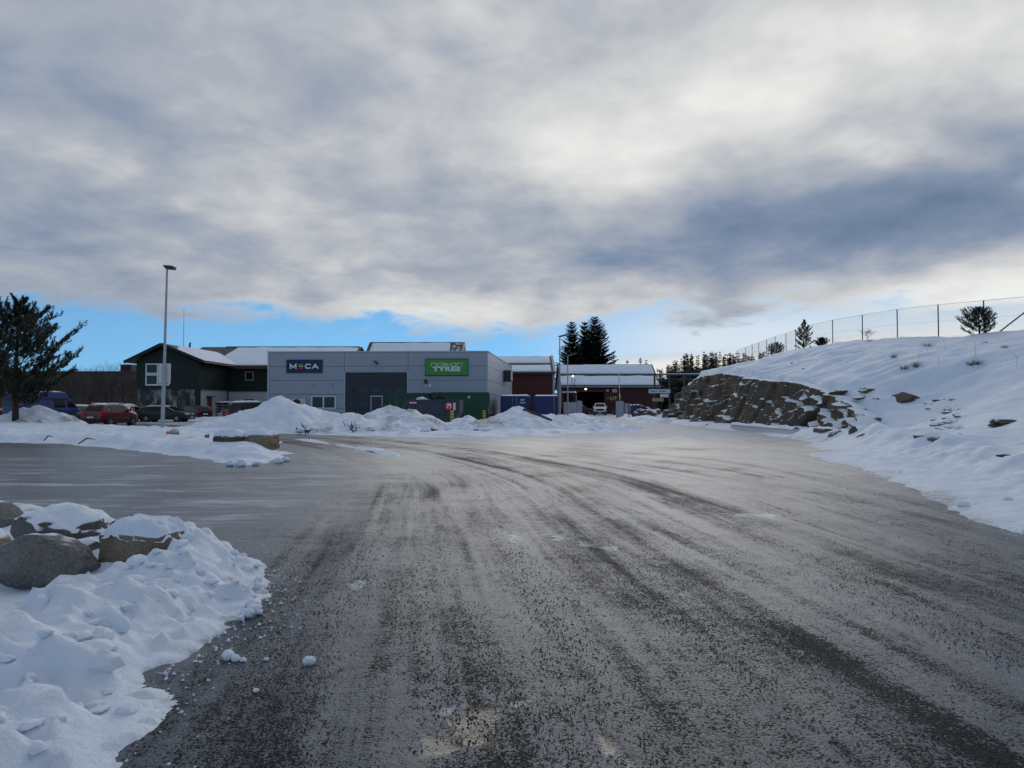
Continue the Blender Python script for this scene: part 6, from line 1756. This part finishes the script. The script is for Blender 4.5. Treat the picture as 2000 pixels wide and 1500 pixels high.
# outcrops and stones on the hill
random.seed(21)
for i, (px, py, w, h, lb) in enumerate(((1768, 782, 50, 32, 'brown wedge-shaped outcrop in the middle of the snowy hill'), (1980, 826, 60, 18, 'flat dark outcrop low on the hill beside the scattered pebbles'), (1716, 780, 18, 6, 'narrow rock ledge left of the wedge-shaped outcrop'),
                                        (1640, 791, 34, 12, 'dark rock slab showing under the ledge on the hill foot'), (1662, 813, 20, 14, 'angular dark stone near the end of the rock face'), (1638, 828, 16, 9, 'low dark stone at the end of the rock face'),
                                        (1672, 846, 18, 26, 'upright mossy stone at the foot of the hill'), (1690, 852, 20, 12, 'dark stone lying behind the upright mossy stone'), (1551, 711, 8, 9, 'small upright stone high on the slope'), (1575, 720, 18, 5, 'thin rock ledge high on the slope'),
                                        (1533, 726, 8, 5, 'tiny stone below the upright stone on the slope'), (1812, 792, 18, 9, 'small broken outcrop right of the wedge-shaped outcrop'), (1957, 739, 9, 5, 'lone small stone high on the open hill'),
                                        (1880, 817, 9, 6, 'lone pebble-like stone above the flat outcrop'), (1884, 860, 12, 8, 'rounded stone below the scattered pebbles'), (1975, 889, 30, 8, 'stone edge at the hill foot above the roadside berm'))):
    p = ray_hill(px, py); m_ = p.y / F_PX
    lump('hill_stone', lb, 'stone', (p.x, p.y + 0.15, p.z - 0.02), (w * m_ * 0.60, w * m_ * 0.4 + 0.10, h * m_ * 0.62), M_OUTCROP, 400 + i, 4, 0.45, cut=11, freq=2.0, rz=random.uniform(-0.4, 0.4))
for i, (px, py, w, h, tl) in enumerate(((1590, 768, 56, 15, 0.5), (1648, 762, 58, 13, 0.35), (1700, 762, 40, 10, 0.3), (1625, 792, 44, 15, 0.6), (1684, 776, 26, 8, 0.3), (1606, 818, 44, 18, 0.7), (1575, 800, 40, 16, 0.6), (1640, 846, 44, 13, 0.1), (1610, 842, 34, 12, 0.3))):
    p = ray_hill(px, py); m_ = p.y / F_PX
    o = lump('outcrop_stone', 'slanting brown rock slab breaking through the snow at the end of the rock face', 'stone', (p.x, p.y + 0.1, p.z), (w * m_ * 0.62, 0.5, h * m_ * 0.75), M_CLIFF, 460 + i, 4, 0.35, cut=11, freq=2.0, group='slabs at the end of the rock face')
    o.rotation_euler = (0, -tl * 0.6, 0.5)
for k in range(46):
    px = random.gauss(1848, 20); py = random.gauss(822, 20)
    p = ray_hill(px, py)
    r_ = random.uniform(0.07, 0.22)
    lump('scree_stone', 'small dark stone scattered on the snow below the wedge-shaped outcrop', 'stone', (p.x, p.y, p.z), (r_, r_, r_ * 0.8), M_DARKBOULDER, 500 + k, 1, 0.3, group='scattered stones on the hill')

# =================================================================== SNOW CLODS AND GRIT ON THE ROAD
def clod(px, py, r, lb, seed, grp=None, sub=3):
    p = gnd(px, py)
    return lump('snow_clod', lb, 'snow clod', (p.x, p.y, r * 0.55), (r, r * 0.85, r * 0.75), M_SNOW, seed, sub, 0.28, group=grp)


clod(604, 1298, 0.040, 'lone white snow clod lying on the gritted road', 701)
for i, (px, py, r) in enumerate(((492, 1172, 0.040), (491, 1188, 0.050), (497, 1198, 0.055), (484, 1206, 0.05), (505, 1200, 0.03), (470, 1212, 0.03), (478, 1200, 0.035))):
    clod(px, py, r, 'snow clod in the cluster at the edge of the near snow bank', 710 + i, 'clods at the bank edge')
for i, (px, py, r) in enumerate(((445, 1288, 0.045), (460, 1291, 0.03), (475, 1293, 0.022), (500, 1352, 0.018), (520, 1290, 0.015))):
    clod(px, py, r, 'flat crumb of icy snow on the road below the near snow bank', 730 + i, 'icy crumbs by the bank', 2)
for i, (px, py, r) in enumerate(((545, 905, 0.12), (470, 912, 0.14), (500, 910, 0.10), (450, 911, 0.12), (560, 902, 0.10), (1757, 927, 0.06), (1882, 992, 0.08), (1968, 984, 0.09))):
    clod(px, py, r, 'rounded snow clod broken off along the edge of the snow' if i < 5 else 'grey snow clod on the thin snow at the roadside', 750 + i, 'clods along the strip edge' if i < 5 else 'clods by the hill foot')

rng = np.random.default_rng(5)
N = 170000
# more stones near the camera, following the tracks
yy = 2.3 + 15 * rng.random(N) ** 1.7
xx = rng.uniform(-0.72, 0.75, N) * yy + rng.normal(0, 0.4, N)
uu = track(xx, yy)
dens = 0.32 + 1.05 * fbm(uu * 2.2, yy * 0.30, oct=4, seed=601) + 0.35 * fbm(xx * 3.5, yy * 3.5, oct=3, seed=602)
dens = dens + 0.5 * np.exp(-((uu - 0.65) / 0.22) ** 2) + 0.45 * np.exp(-((uu - 0.05) / 0.12) ** 2) - 0.25 * sst(xx, 3, 6)
ok = (rng.random(N) < np.clip(dens, 0.05, 1)) & (sdf(xx, yy, NEARBANK) < -0.05) & (xx < edge_x(yy) - 0.25)
ok &= ~((xx < -2.2) & (yy > 7) & (rng.random(N) < 0.85))
xx, yy = xx[ok], yy[ok]; n = len(xx)
bi = np.clip(np.searchsorted(ry, yy) - 1, 0, len(ry) - 2); bj = np.clip(np.searchsorted(rx, xx) - 1, 0, len(rx) - 2)
zz0 = RZ[bi, bj]
sz = 0.0022 + 0.0052 * rng.random(n) ** 3
sz = sz * (1 + 0.02 * yy)
base = np.array([(1, 0, -0.6), (0, 1, -0.6), (-1, 0, -0.6), (0, -1, -0.6), (0.2, 0.1, 1)], float)
tri = np.array([(0, 1, 4), (1, 2, 4), (2, 3, 4), (3, 0, 4)])
jit = base[None] * (0.65 + 0.7 * rng.random((n, 5, 1)))
a_ = rng.random(n) * 6.28; ca, sa = np.cos(a_)[:, None], np.sin(a_)[:, None]
vx = (jit[..., 0] * ca - jit[..., 1] * sa) * sz[:, None] + xx[:, None]
vy = (jit[..., 0] * sa + jit[..., 1] * ca) * sz[:, None] + yy[:, None]
vz = jit[..., 2] * sz[:, None] * 0.8 + (zz0 + sz * 0.4)[:, None]
co = np.stack([vx, vy, vz], -1).reshape(-1, 3)
fc = (tri[None] + (np.arange(n) * 5)[:, None, None]).reshape(-1, 3)
me = bpy.data.meshes.new('road_grit')
me.vertices.add(len(co)); me.vertices.foreach_set('co', co.astype(np.float32).ravel())
me.loops.add(fc.size); me.loops.foreach_set('vertex_index', fc.astype(np.int32).ravel())
me.polygons.add(len(fc)); me.polygons.foreach_set('loop_start', np.arange(0, fc.size, 3, dtype=np.int32))
me.update(calc_edges=True)
tag(link('road_grit', me, M['grit']), 'loose black grit scattered over the icy road', 'grit', kind='stuff')

# broken chunks of crust in the face of the near bank
random.seed(77)
bank_d = sdf(BX, BY, NEARBANK)
for k in range(130):
    for tr_ in range(40):
        x = random.uniform(-5.2, -1.8); y = random.uniform(2.3, 7.6)
        i = int(np.argmin(abs(by_ - y))); j = int(np.argmin(abs(bx_ - x)))
        if 0.02 < bank_d[i, j] < 1.0 and BZ[i, j] > 0.01: break
    else: continue
    r_ = random.uniform(0.018, 0.075) ** 1.0 * (1.0 if random.random() < 0.75 else 1.5)
    lump('snow_chunk', None, None, (x, y, float(BZ[i, j]) + r_ * 0.12), (r_, r_ * random.uniform(0.6, 1), r_ * random.uniform(0.4, 0.75)), M_DSNOW, 900 + k, 2, 0.3, parent=bank, cut=6, rz=random.uniform(0, 6), freq=1.8)

# crumbs of snow and slush shed along the near bank and the thin snow on the right
n = 2200
yy = 1.8 + 9.0 * rng.random(n) ** 1.2
eb = np.where(rng.random(n) < 0.6, 0, 1)
xb_ = np.interp(yy, [0, 3.2, 4.1, 4.93, 5.55, 7.16, 8.2, 11], [-1.9, -1.80, -2.07, -2.03, -1.96, -2.45, -3.2, -7.5]) + np.abs(rng.normal(0, 0.28, n)) - 0.06
xr2 = edge_x(yy) - np.abs(rng.normal(0, 0.4, n)) + 0.3
xx = np.where(eb == 0, xb_, xr2)
sz = 0.002 + 0.015 * rng.random(n) ** 4
a_ = rng.random(n) * 6.28; ca, sa = np.cos(a_)[:, None], np.sin(a_)[:, None]
jit = base[None] * (0.6 + 0.8 * rng.random((n, 5, 1)))
vx = (jit[..., 0] * ca - jit[..., 1] * sa) * sz[:, None] + xx[:, None]
vy = (jit[..., 0] * sa + jit[..., 1] * ca) * sz[:, None] + yy[:, None]
vz = jit[..., 2] * sz[:, None] * 0.6 + (sz * 0.35)[:, None]
co = np.stack([vx, vy, vz], -1).reshape(-1, 3); fc = (tri[None] + (np.arange(n) * 5)[:, None, None]).reshape(-1, 3)
me = bpy.data.meshes.new('snow_crumbs'); me.from_pydata(co.tolist(), [], fc.tolist()); me.update()
tag(link('snow_crumbs', me, M_SNOW), 'small crumbs of snow shed along the snow edges on the road', 'snow', kind='stuff')

# =================================================================== TREES
def needle_fan(vs, fs, p, ax, ln, w, rnd, n=7, spread=0.9):
    """A tuft of needle-sized faces round a twig."""
    t = Vector(ax).normalized()
    ref = Vector((0, 0, 1)) if abs(t.z) < 0.9 else Vector((1, 0, 0))
    a = t.cross(ref).normalized(); b_ = t.cross(a)
    for k in range(n):
        f = k / n
        an = rnd.uniform(0, 2 * PI)
        q = a * math.cos(an) + b_ * math.sin(an)
        o = p + t * (ln * f)
        tip = o + (t * (1 - spread * 0.5) + q * spread).normalized() * ln * rnd.uniform(0.45, 0.7)
        side = t.cross(q).normalized() * w
        i = len(vs); vs += [o - side, o + side, tip]; fs.append((i, i + 1, i + 2))


def pine_tree(label, loc, h, wdt, seed, trunk_r=0.16, lean=0.0, tufts=1.0, clear=0.22, group=None, dense=1.0, fork=False):
    t = thing('pine_tree', label, 'tree', loc, 0, group)
    rnd = random.Random(seed)
    tr = MB(); pts = [Vector((lean * (f ** 1.5) * h + 0.04 * h * math.sin(3 * f + seed) * f, 0.03 * h * math.sin(2.2 * f + seed * 2) * f, f * h * 0.97)) for f in np.linspace(0, 1, 9)]
    pts[0].z = -0.3
    tr.tube(pts, [trunk_r * (1 - 0.9 * f) + 0.012 for f in np.linspace(0, 1, 9)], 9)
    vs, fs = [], []
    br = MB()
    nb = int(46 * dense)
    for k in range(nb):
        f = clear + (1 - clear) * (k + rnd.random()) / nb
        i = min(7, int(f * 8)); p0 = pts[i].lerp(pts[i + 1], f * 8 - i)
        prof = math.sin(PI * min(1, 0.30 + 0.74 * (f - clear) / (1 - clear))) ** 0.8
        L = wdt / 2 * max(0.18, prof) * rnd.uniform(0.65, 1.12)
        az_ = k * 2.399 + rnd.uniform(-0.4, 0.4)
        up = 0.34 + 0.75 * f ** 2
        d = Vector((math.cos(az_), math.sin(az_), up)).normalized()
        mid = p0 + d * L * 0.55 - Vector((0, 0, 0.04 * L)); end = p0 + d * L + Vector((0, 0, 0.16 * L))
        br.tube([p0, mid, end], [trunk_r * 0.26 * (1.1 - f), trunk_r * 0.16 * (1.1 - f), 0.008], 4, cap=False)
        ns = max(5, int(L * 5.5 * tufts))
        for q in range(ns):
            g = 0.25 + 0.75 * (q + rnd.random()) / ns
            b0 = (p0.lerp(mid, g / 0.55) if g < 0.55 else mid.lerp(end, (g - 0.55) / 0.45))
            sd_ = d.cross(Vector((0, 0, 1))).normalized() * rnd.choice((-1, 1))
            tw = (sd_ * rnd.uniform(0.2, 1.0) + d * 0.7 + Vector((0, 0, rnd.uniform(-0.1, 0.9)))).normalized()
            tl = L * rnd.uniform(0.10, 0.34) * (1.25 - g * 0.5)
            b1 = b0 + tw * tl
            br.tube([b0, b1], [0.012, 0.006], 3, cap=False)
            for z in range(3):
                bb_ = b0.lerp(b1, 0.35 + 0.32 * z)
                ax = (tw + Vector((rnd.uniform(-0.4, 0.4), rnd.uniform(-0.4, 0.4), rnd.uniform(0.4, 1.4)))).normalized()
                needle_fan(vs, fs, bb_, ax, max(0.032 * h, 0.13) * rnd.uniform(0.8, 1.25), max(0.0045 * h, 0.013), rnd, 13)
    top = pts[-1]
    for q in range(7):
        needle_fan(vs, fs, top + Vector((0, 0, -0.05 * q * h * 0.2)), (rnd.uniform(-0.2, 0.2), rnd.uniform(-0.2, 0.2), 1), max(0.05 * h, 0.2), max(0.0042 * h, 0.012), rnd, 14, 0.6)
    tr.build('trunk', M['bark_pine'], t, smooth=60)
    br.build('branches', M['bark'], t)
    mb = MB(); mb.v = vs; mb.f = fs; mb.build('crown', M['needle_pine'], t)
    return t


def spruce_mesh(h, wdt, seed, dens=1.0, dead_top=False, narrow=0.85):
    rnd = random.Random(seed)
    tr = MB(); tr.tube([(0, 0, -0.3), (0, 0, h * 0.5), (0, 0, h)], [0.018 * h, 0.010 * h, 0.003 * h], 7)
    vs, fs = [], []
    nw = int(30 * dens)
    for k in range(nw):
        f = 0.05 + 0.94 * ((k + rnd.random() * 0.7) / nw)
        z = f * h
        L0 = wdt / 2 * (1 - f) ** narrow + 0.02 * h
        nb = 8 if f < 0.7 else 6
        a0 = rnd.random() * 6.28
        for b_ in range(nb):
            an = a0 + b_ * 2 * PI / nb + rnd.uniform(-0.35, 0.35)
            L = L0 * rnd.uniform(0.55, 1.18)
            dirh = Vector((math.cos(an), math.sin(an), 0)); sd_ = Vector((-math.sin(an), math.cos(an), 0))
            droop = -0.28 + 0.75 * f
            n = max(4, int(L / h * 60 * dens))
            for q in range(n):
                g = (q + 0.4) / n
                p = Vector((0, 0, z)) + dirh * L * g + Vector((0, 0, L * (droop * g + 0.22 * g * g)))
                w = L * 0.30 * (1.08 - g) * rnd.uniform(0.6, 1.3) + 0.012 * h
                for sgn in (-1, 1):
                    tip = p + sd_ * sgn * w + dirh * w * 0.75 + Vector((0, 0, rnd.uniform(-0.55, 0.25) * w))
                    wd = dirh * 0.010 * h * rnd.uniform(0.6, 1.2)
                    i = len(vs); vs += [p - wd, p + wd, tip, p + Vector((0, 0, -0.5 * w)) + dirh * w * 0.4]
                    fs.append((i, i + 1, i + 2)); fs.append((i, i + 1, i + 3))
    mb = MB(); mb.v = vs; mb.f = fs
    return tr.mesh('trunk'), mb.mesh('crown')


def spruce(label, loc, meshes, rz=0.0, sc=1.0, group=None, mat='needle_spruce'):
    t = thing('spruce_tree', label, 'tree', loc, rz, group); t.scale = (sc, sc, sc)
    link('trunk', meshes[0], M['bark'], t); link('crown', meshes[1], M[mat], t)
    return t


pg = at(30, 832, 45.0)
pine_tree('bushy dark pine tree on the snow bank in front of the blue van', (pg.x, 45.0, 0.15), at(48, 590, 45).z - 0.15, 7.3, 4, 0.20, 0.015, 1.5, 0.15, dense=1.5)

# three tall spruces behind the hall
for px, py, w, sd, lb in ((1117, 628, 7.5, 1, 'tall dark spruce next to the lamp post heads, first of three behind the hall'), (1142, 628, 8.0, 2, 'middle one of the three tall dark spruces behind the hall roof'), (1162, 619, 10.2, 3, 'tallest of the three dark spruces behind the hall, with a double tip')):
    Y = 141 + sd * 2; p = at(px, py, Y)
    spruce(lb, (p.x, Y, 0), spruce_mesh(p.z, w * 1.22, sd * 7, 1.7, narrow=0.76))
p = at(1162, 640, 144); m_ = spruce_mesh(at(1170, 621, 147.2).z * 0.4, 3.0, 77, 1.0)
p2 = at(1169, 622, 147.2)
sm = [spruce_mesh(9.0, 4.2, 40 + k, 0.8, narrow=1.15) for k in range(5)]
for px, py, Y, k, lb in ((1198, 692, 138, 0, 'short spruce right of the three tall spruces'), (1225, 702, 140, 1, 'small round-topped spruce showing over the hall ridge'), (1251, 697, 142, 2, 'small loose spruce over the right end of the hall ridge'), (1262, 703, 143, 3, 'thin little spruce beside the hall roof end')):
    p = at(px, py, Y); spruce(lb, (p.x, Y, 0), sm[k], k * 1.3, p.z / 9.0)
# wood behind the hill: each tree its own
random.seed(8)
outline = [(1286, 722), (1300, 716), (1312, 706), (1325, 702), (1340, 694), (1352, 693), (1365, 689), (1378, 689), (1392, 690), (1405, 690), (1418, 690), (1430, 692), (1445, 694), (1462, 693), (1480, 690), (1500, 689), (1518, 684), (1532, 690)]
ox_s, oy_s = [p[0] for p in outline], [p[1] for p in outline]
for k in range(170):
    px = random.uniform(1284, 1575); Y = random.uniform(128, 168)
    py = np.interp(px, ox_s, oy_s) + random.uniform(-6, 12)
    p = at(px, py, Y)
    spruce('dark spruce in the dense wood behind the hill', (p.x, Y, 0), sm[k % 5], random.uniform(0, 6), p.z / 9.0, 'spruces of the wood behind the hill').scale = (p.z / 9.0 * 0.8, p.z / 9.0 * 0.8, p.z / 9.0)
uw = []
vs, fs = [], []
rnd = random.Random(3)
for k in range(9000):
    px = rnd.uniform(1280, 1560); Y = rnd.uniform(122, 172); x = at(px, 760, Y).x
    z = rnd.uniform(0, 1) ** 0.8 * (at(px, np.interp(px, ox_s, oy_s) + 30, Y).z)
    p = Vector((x, Y, z)); r_ = rnd.uniform(0.5, 1.3)
    q1 = Vector((rnd.uniform(-1, 1), rnd.uniform(-1, 1), rnd.uniform(-0.6, 0.6))) * r_; q2 = Vector((rnd.uniform(-1, 1), rnd.uniform(-1, 1), rnd.uniform(-1, 1))) * r_
    i = len(vs); vs += [p, p + q1, p + q2]; fs.append((i, i + 1, i + 2))
mb = MB(); mb.v = vs; mb.f = fs
tag(mb.build('undergrowth', M['needle_spruce']), 'dense dark undergrowth and lower boughs filling the wood behind the hill', 'undergrowth', kind='stuff')


# bare trees and shrubs
def bare_mesh(h, seed, spread=0.45, levels=5, r0=None, n0=3):
    rnd = random.Random(seed); mb = MB()

    def grow(p, d, L, r, lv):
        q = p + d * L * 0.5 + Vector((rnd.uniform(-1, 1), rnd.uniform(-1, 1), 0)) * L * 0.06
        e_ = q + (d + Vector((rnd.uniform(-1, 1), rnd.uniform(-1, 1), 0.25)) * 0.16).normalized() * L * 0.5
        mb.tube([p, q, e_], [r, r * 0.85, r * 0.68], 4 if lv > 2 else 3, cap=False)
        if lv == 0: return
        for k in range(n0 if lv < levels else n0 + 1):
            nd = (d + Vector((rnd.uniform(-1, 1), rnd.uniform(-1, 1), rnd.uniform(-0.1, 0.6))) * (spread + 0.35)).normalized()
            grow(p.lerp(e_, rnd.uniform(0.55, 1.0)), nd, L * rnd.uniform(0.55, 0.82), r * 0.58, lv - 1)
    grow(Vector((0, 0, -0.2)), Vector((0, 0, 1)), h * 0.34, r0 or h * 0.012, levels)
    me = mb.mesh('branches')
    zs = [v.co.z for v in me.vertices]; k = h / max(zs)
    me.transform(Matrix.Scale(k, 4))
    return me


bm_ = [bare_mesh(6.0, 60 + k, 0.35, 4) for k in range(5)]
random.seed(14)
for k in range(74):
    px = random.uniform(-40, 272); Y = random.uniform(84, 112); p = at(px, random.uniform(716, 760), Y)
    t = thing('bare_tree', 'leafless dark tree in the thicket before the long dark building', 'tree', (p.x, Y, 0.3), random.uniform(0, 6), 'bare trees of the thicket')
    t.scale = (p.z / 6.0,) * 3
    link('branches', bm_[k % 5], M['twig'], t)
far_b = [bare_mesh(9.0, 90 + k, 0.5, 5, 0.05) for k in range(3)]
for k, (px, py) in enumerate(((160, 714), (178, 711), (192, 708), (205, 706), (218, 702), (230, 700), (243, 701), (256, 708), (148, 717))):
    Y = 210; p = at(px, py, Y)
    t = thing('bare_tree', 'pale leafless round-crowned tree far behind the long dark building', 'tree', (p.x, Y, 0), k * 1.1, 'far bare trees on the skyline'); t.scale = (p.z / 9.0,) * 3
    link('branches', far_b[k % 3], M['twig_pale'], t)

# pines and shrubs on the hill crest
for px, py, py2, Y, w, sd, lb in ((1569, 626, 688, 70, 1.9, 12, 'slim two-stemmed pine on the crest by the fence corner'), (1913, 604, 656, 45.8, 2.3, 15, 'round bushy young pine on the crest before the fence'), (1516, 671, 696, 82, 2.0, 18, 'small dark pine beside the far fence posts'),
                                  (1606, 662, 682, 67, 1.2, 22, 'tiny pine behind the fence brace')):
    a = at(px, py2, Y); b_ = at(px, py, Y)
    z0 = float(hill_z(a.x, Y)) - 0.05
    pine_tree(lb, (a.x, Y, z0), b_.z - z0, w, sd, 0.05, 0.02, 2.6, 0.05, dense=1.05)
for px, py, py2, Y, sd, lb in ((1694, 638, 671, 56, 33, 'leafless pale shrub at the foot of a fence post'), (1640, 664, 678, 63, 34, 'little bare twig on the crest near the fence'),):
    a = at(px, py2, Y); z0 = float(hill_z(a.x, Y))
    t = thing('bare_shrub', lb, 'shrub', (a.x, Y, z0 - 0.05)); hgt_ = at(px, py, Y).z - z0
    link('branches', bare_mesh(hgt_, sd, 0.75, 4, 0.012, 4), M['twig_pale'], t)


def tuft(label, p, w, h, seed, n=60, mat='dry_grass', group=None):
    rnd = random.Random(seed); vs, fs = [], []
    for k in range(n):
        a_ = rnd.uniform(0, 6.28); r_ = w * 0.35 * rnd.random()
        o = Vector((math.cos(a_) * r_, math.sin(a_) * r_, -0.03)); d_ = Vector((math.cos(a_) * rnd.uniform(0.2, 1), math.sin(a_) * rnd.uniform(0.2, 1), rnd.uniform(0.5, 1.3)))
        tip = o + d_ * h * rnd.uniform(0.5, 1); s_ = Vector((-math.sin(a_), math.cos(a_), 0)) * 0.008
        i = len(vs); vs += [o - s_, o + s_, tip]; fs.append((i, i + 1, i + 2))
    mb = MB(); mb.v = vs; mb.f = fs
    o = mb.build('grass_tuft', M[mat]); o.location = p
    return tag(o, label, 'grass', group)


for i, (px, py, w, h, lb) in enumerate(((1811, 678, 0.55, 0.22, 'thick brown grass tuft high on the snowy hill'), (1699, 668, 0.5, 0.2, 'reddish grass at the foot of the pale shrub'), (1746, 700, 0.25, 0.2, 'small grass tuft left of the thick brown tuft'), (1766, 721, 0.3, 0.2, 'dark grass tuft on the open slope'),
                                        (1790, 717, 0.25, 0.25, 'grass tuft with long stalks on the open slope'), (1895, 713, 0.25, 0.16, 'small tuft under a tall dry stalk'), (1910, 712, 0.28, 0.2, 'second tuft under a tall dry stalk'), (1962, 680, 0.3, 0.12, 'flattened grass near the crest at the fence'), (1925, 671, 0.3, 0.10, 'low grass line near the round pine'))):
    p = ray_hill(px, py); tuft(lb, p, w * 1.7, h * 1.8, i + 5, 130)
for i, (px, py, hh_) in enumerate(((1793, 712, 0.9), (1905, 700, 1.0), (1846, 683, 0.9), (1812, 690, 0.7), (1834, 715, 0.6), (1985, 715, 0.8))):
    p = ray_hill(px, py)
    t = thing('dry_stalk', 'thin dry stalk standing alone in the hill snow', 'stalk', p, i, 'dry stalks on the hill')
    mb = MB(); mb.tube([(0, 0, -0.05), (0.05, 0, hh_ * 0.5), (0.16 * (-1) ** i, 0, hh_ * 0.8)], [0.006, 0.005, 0.003], 4); mb.build('stem', M['twig'], t)
# twigs in the dirty pile
for i, (px, py) in enumerate(((684, 842), (690, 840), (678, 843), (600, 838))):
    p = at(px, py, 38.6); t = thing('dry_twig', 'dry twig sticking out of the dirty snow pile', 'twig', (p.x, 38.6, 0.25), i, 'twigs in the snow pile')
    link('branches', bare_mesh(0.42, 50 + i, 0.5, 2, 0.01), M['twig'], t)
# clumps of black slush and broken crust in the heaps
random.seed(31)
for k in range(26):
    px = random.choice((random.gauss(740, 30), random.gauss(850, 28), random.gauss(610, 40), random.gauss(950, 25)))
    py = random.uniform(815, 846); Y = random.uniform(38.0, 40.5); p = at(px, py, Y)
    r_ = random.uniform(0.08, 0.24)
    lump('snow_clod', 'dirty snow lump rolled down from the ploughed heaps', 'snow clod', (p.x, Y - 0.8, 0.22), (r_, r_, r_ * 0.7), M_SNOW if k % 3 else M_DARKBOULDER, 800 + k, 2, 0.3, group='lumps below the heaps')

# =================================================================== FENCE ON THE CREST
fn = thing('chain_link_fence', 'tall chain-link fence with grey steel posts along the crest of the hill', 'fence', (0, 0, 0))
FP = [(2075, 573, 42.0), (1921, 587, 47.0), (1832, 595, 51.0), (1752, 604, 55.3), (1684, 615, 60.4), (1626, 625, 65.3), (1588, 634, 69.0), (1554, 644, 72.5), (1535, 651, 76.5), (1514, 657, 80), (1497, 663, 84), (1482, 669, 88), (1469, 673, 92), (1456, 678, 96), (1440, 684, 100)]
tops = []
for px, py, Y in FP:
    p = at(px, py, Y); zg = float(hill_z(p.x, Y)) - 0.15
    mb = MB(); mb.tube([(p.x, Y, zg), (p.x, Y, p.z)], 0.042, 8)
    if px != 1588: mb.build('post', M['darkmetal'] if px > 1560 else M['galv'], fn)
    tops.append((p, zg + 0.15))
for i0, f0, px, py in ((7, 0.86, 1618, 679), (1, 0.55, 2008, 600)):
    pass
a = tops[6][0]; b_ = at(1617, 678, 66.3)
mb = MB(); mb.tube([tops[7][0] - Vector((0, 0, 0.35)), b_ - Vector((0, 0, 0.3))], 0.035, 6); mb.build('brace', M['darkmetal'], fn)
a = at(1948, 642, 46.0); b_ = at(2030, 588, 43.5)
mb = MB(); mb.tube([a - Vector((0, 0, 0.3)), b_], 0.045, 6); mb.build('brace', M['darkmetal'], fn)
for fz, r_ in ((1.0, 0.012), (0.5, 0.006), (0.05, 0.006)):
    mb = MB(); mb.tube([(p.x, p.y, z + (p.z - z) * fz) for p, z in tops], r_, 4); mb.build('wire', M['galv'], fn)
mb = MB()
for (p0, z0), (p1, z1) in zip(tops[:-1], tops[1:]):
    L = (Vector((p1.x, p1.y)) - Vector((p0.x, p0.y))).length; H_ = p0.z - z0
    stp = 0.14; n = int((L + H_) / stp)
    for k in range(n):
        for sg_ in (0, 1):
            s0 = k * stp - H_; t0 = max(0, -s0) ; t1 = min(H_, L - s0)
            if t1 <= t0: continue
            q = []
            for tt in (t0, t1):
                f = (s0 + tt) / L; f = 1 - f if sg_ else f
                zb2, zt2 = z0 + (z1 - z0) * f, p0.z + (p1.z - p0.z) * f
                q.append(Vector((p0.x + (p1.x - p0.x) * f, p0.y + (p1.y - p0.y) * f, zb2 + (zt2 - zb2) * tt / H_)))
            mb.tube(q, 0.0024, 3, cap=False)
mb.build('wire_mesh', M['galv'], fn)
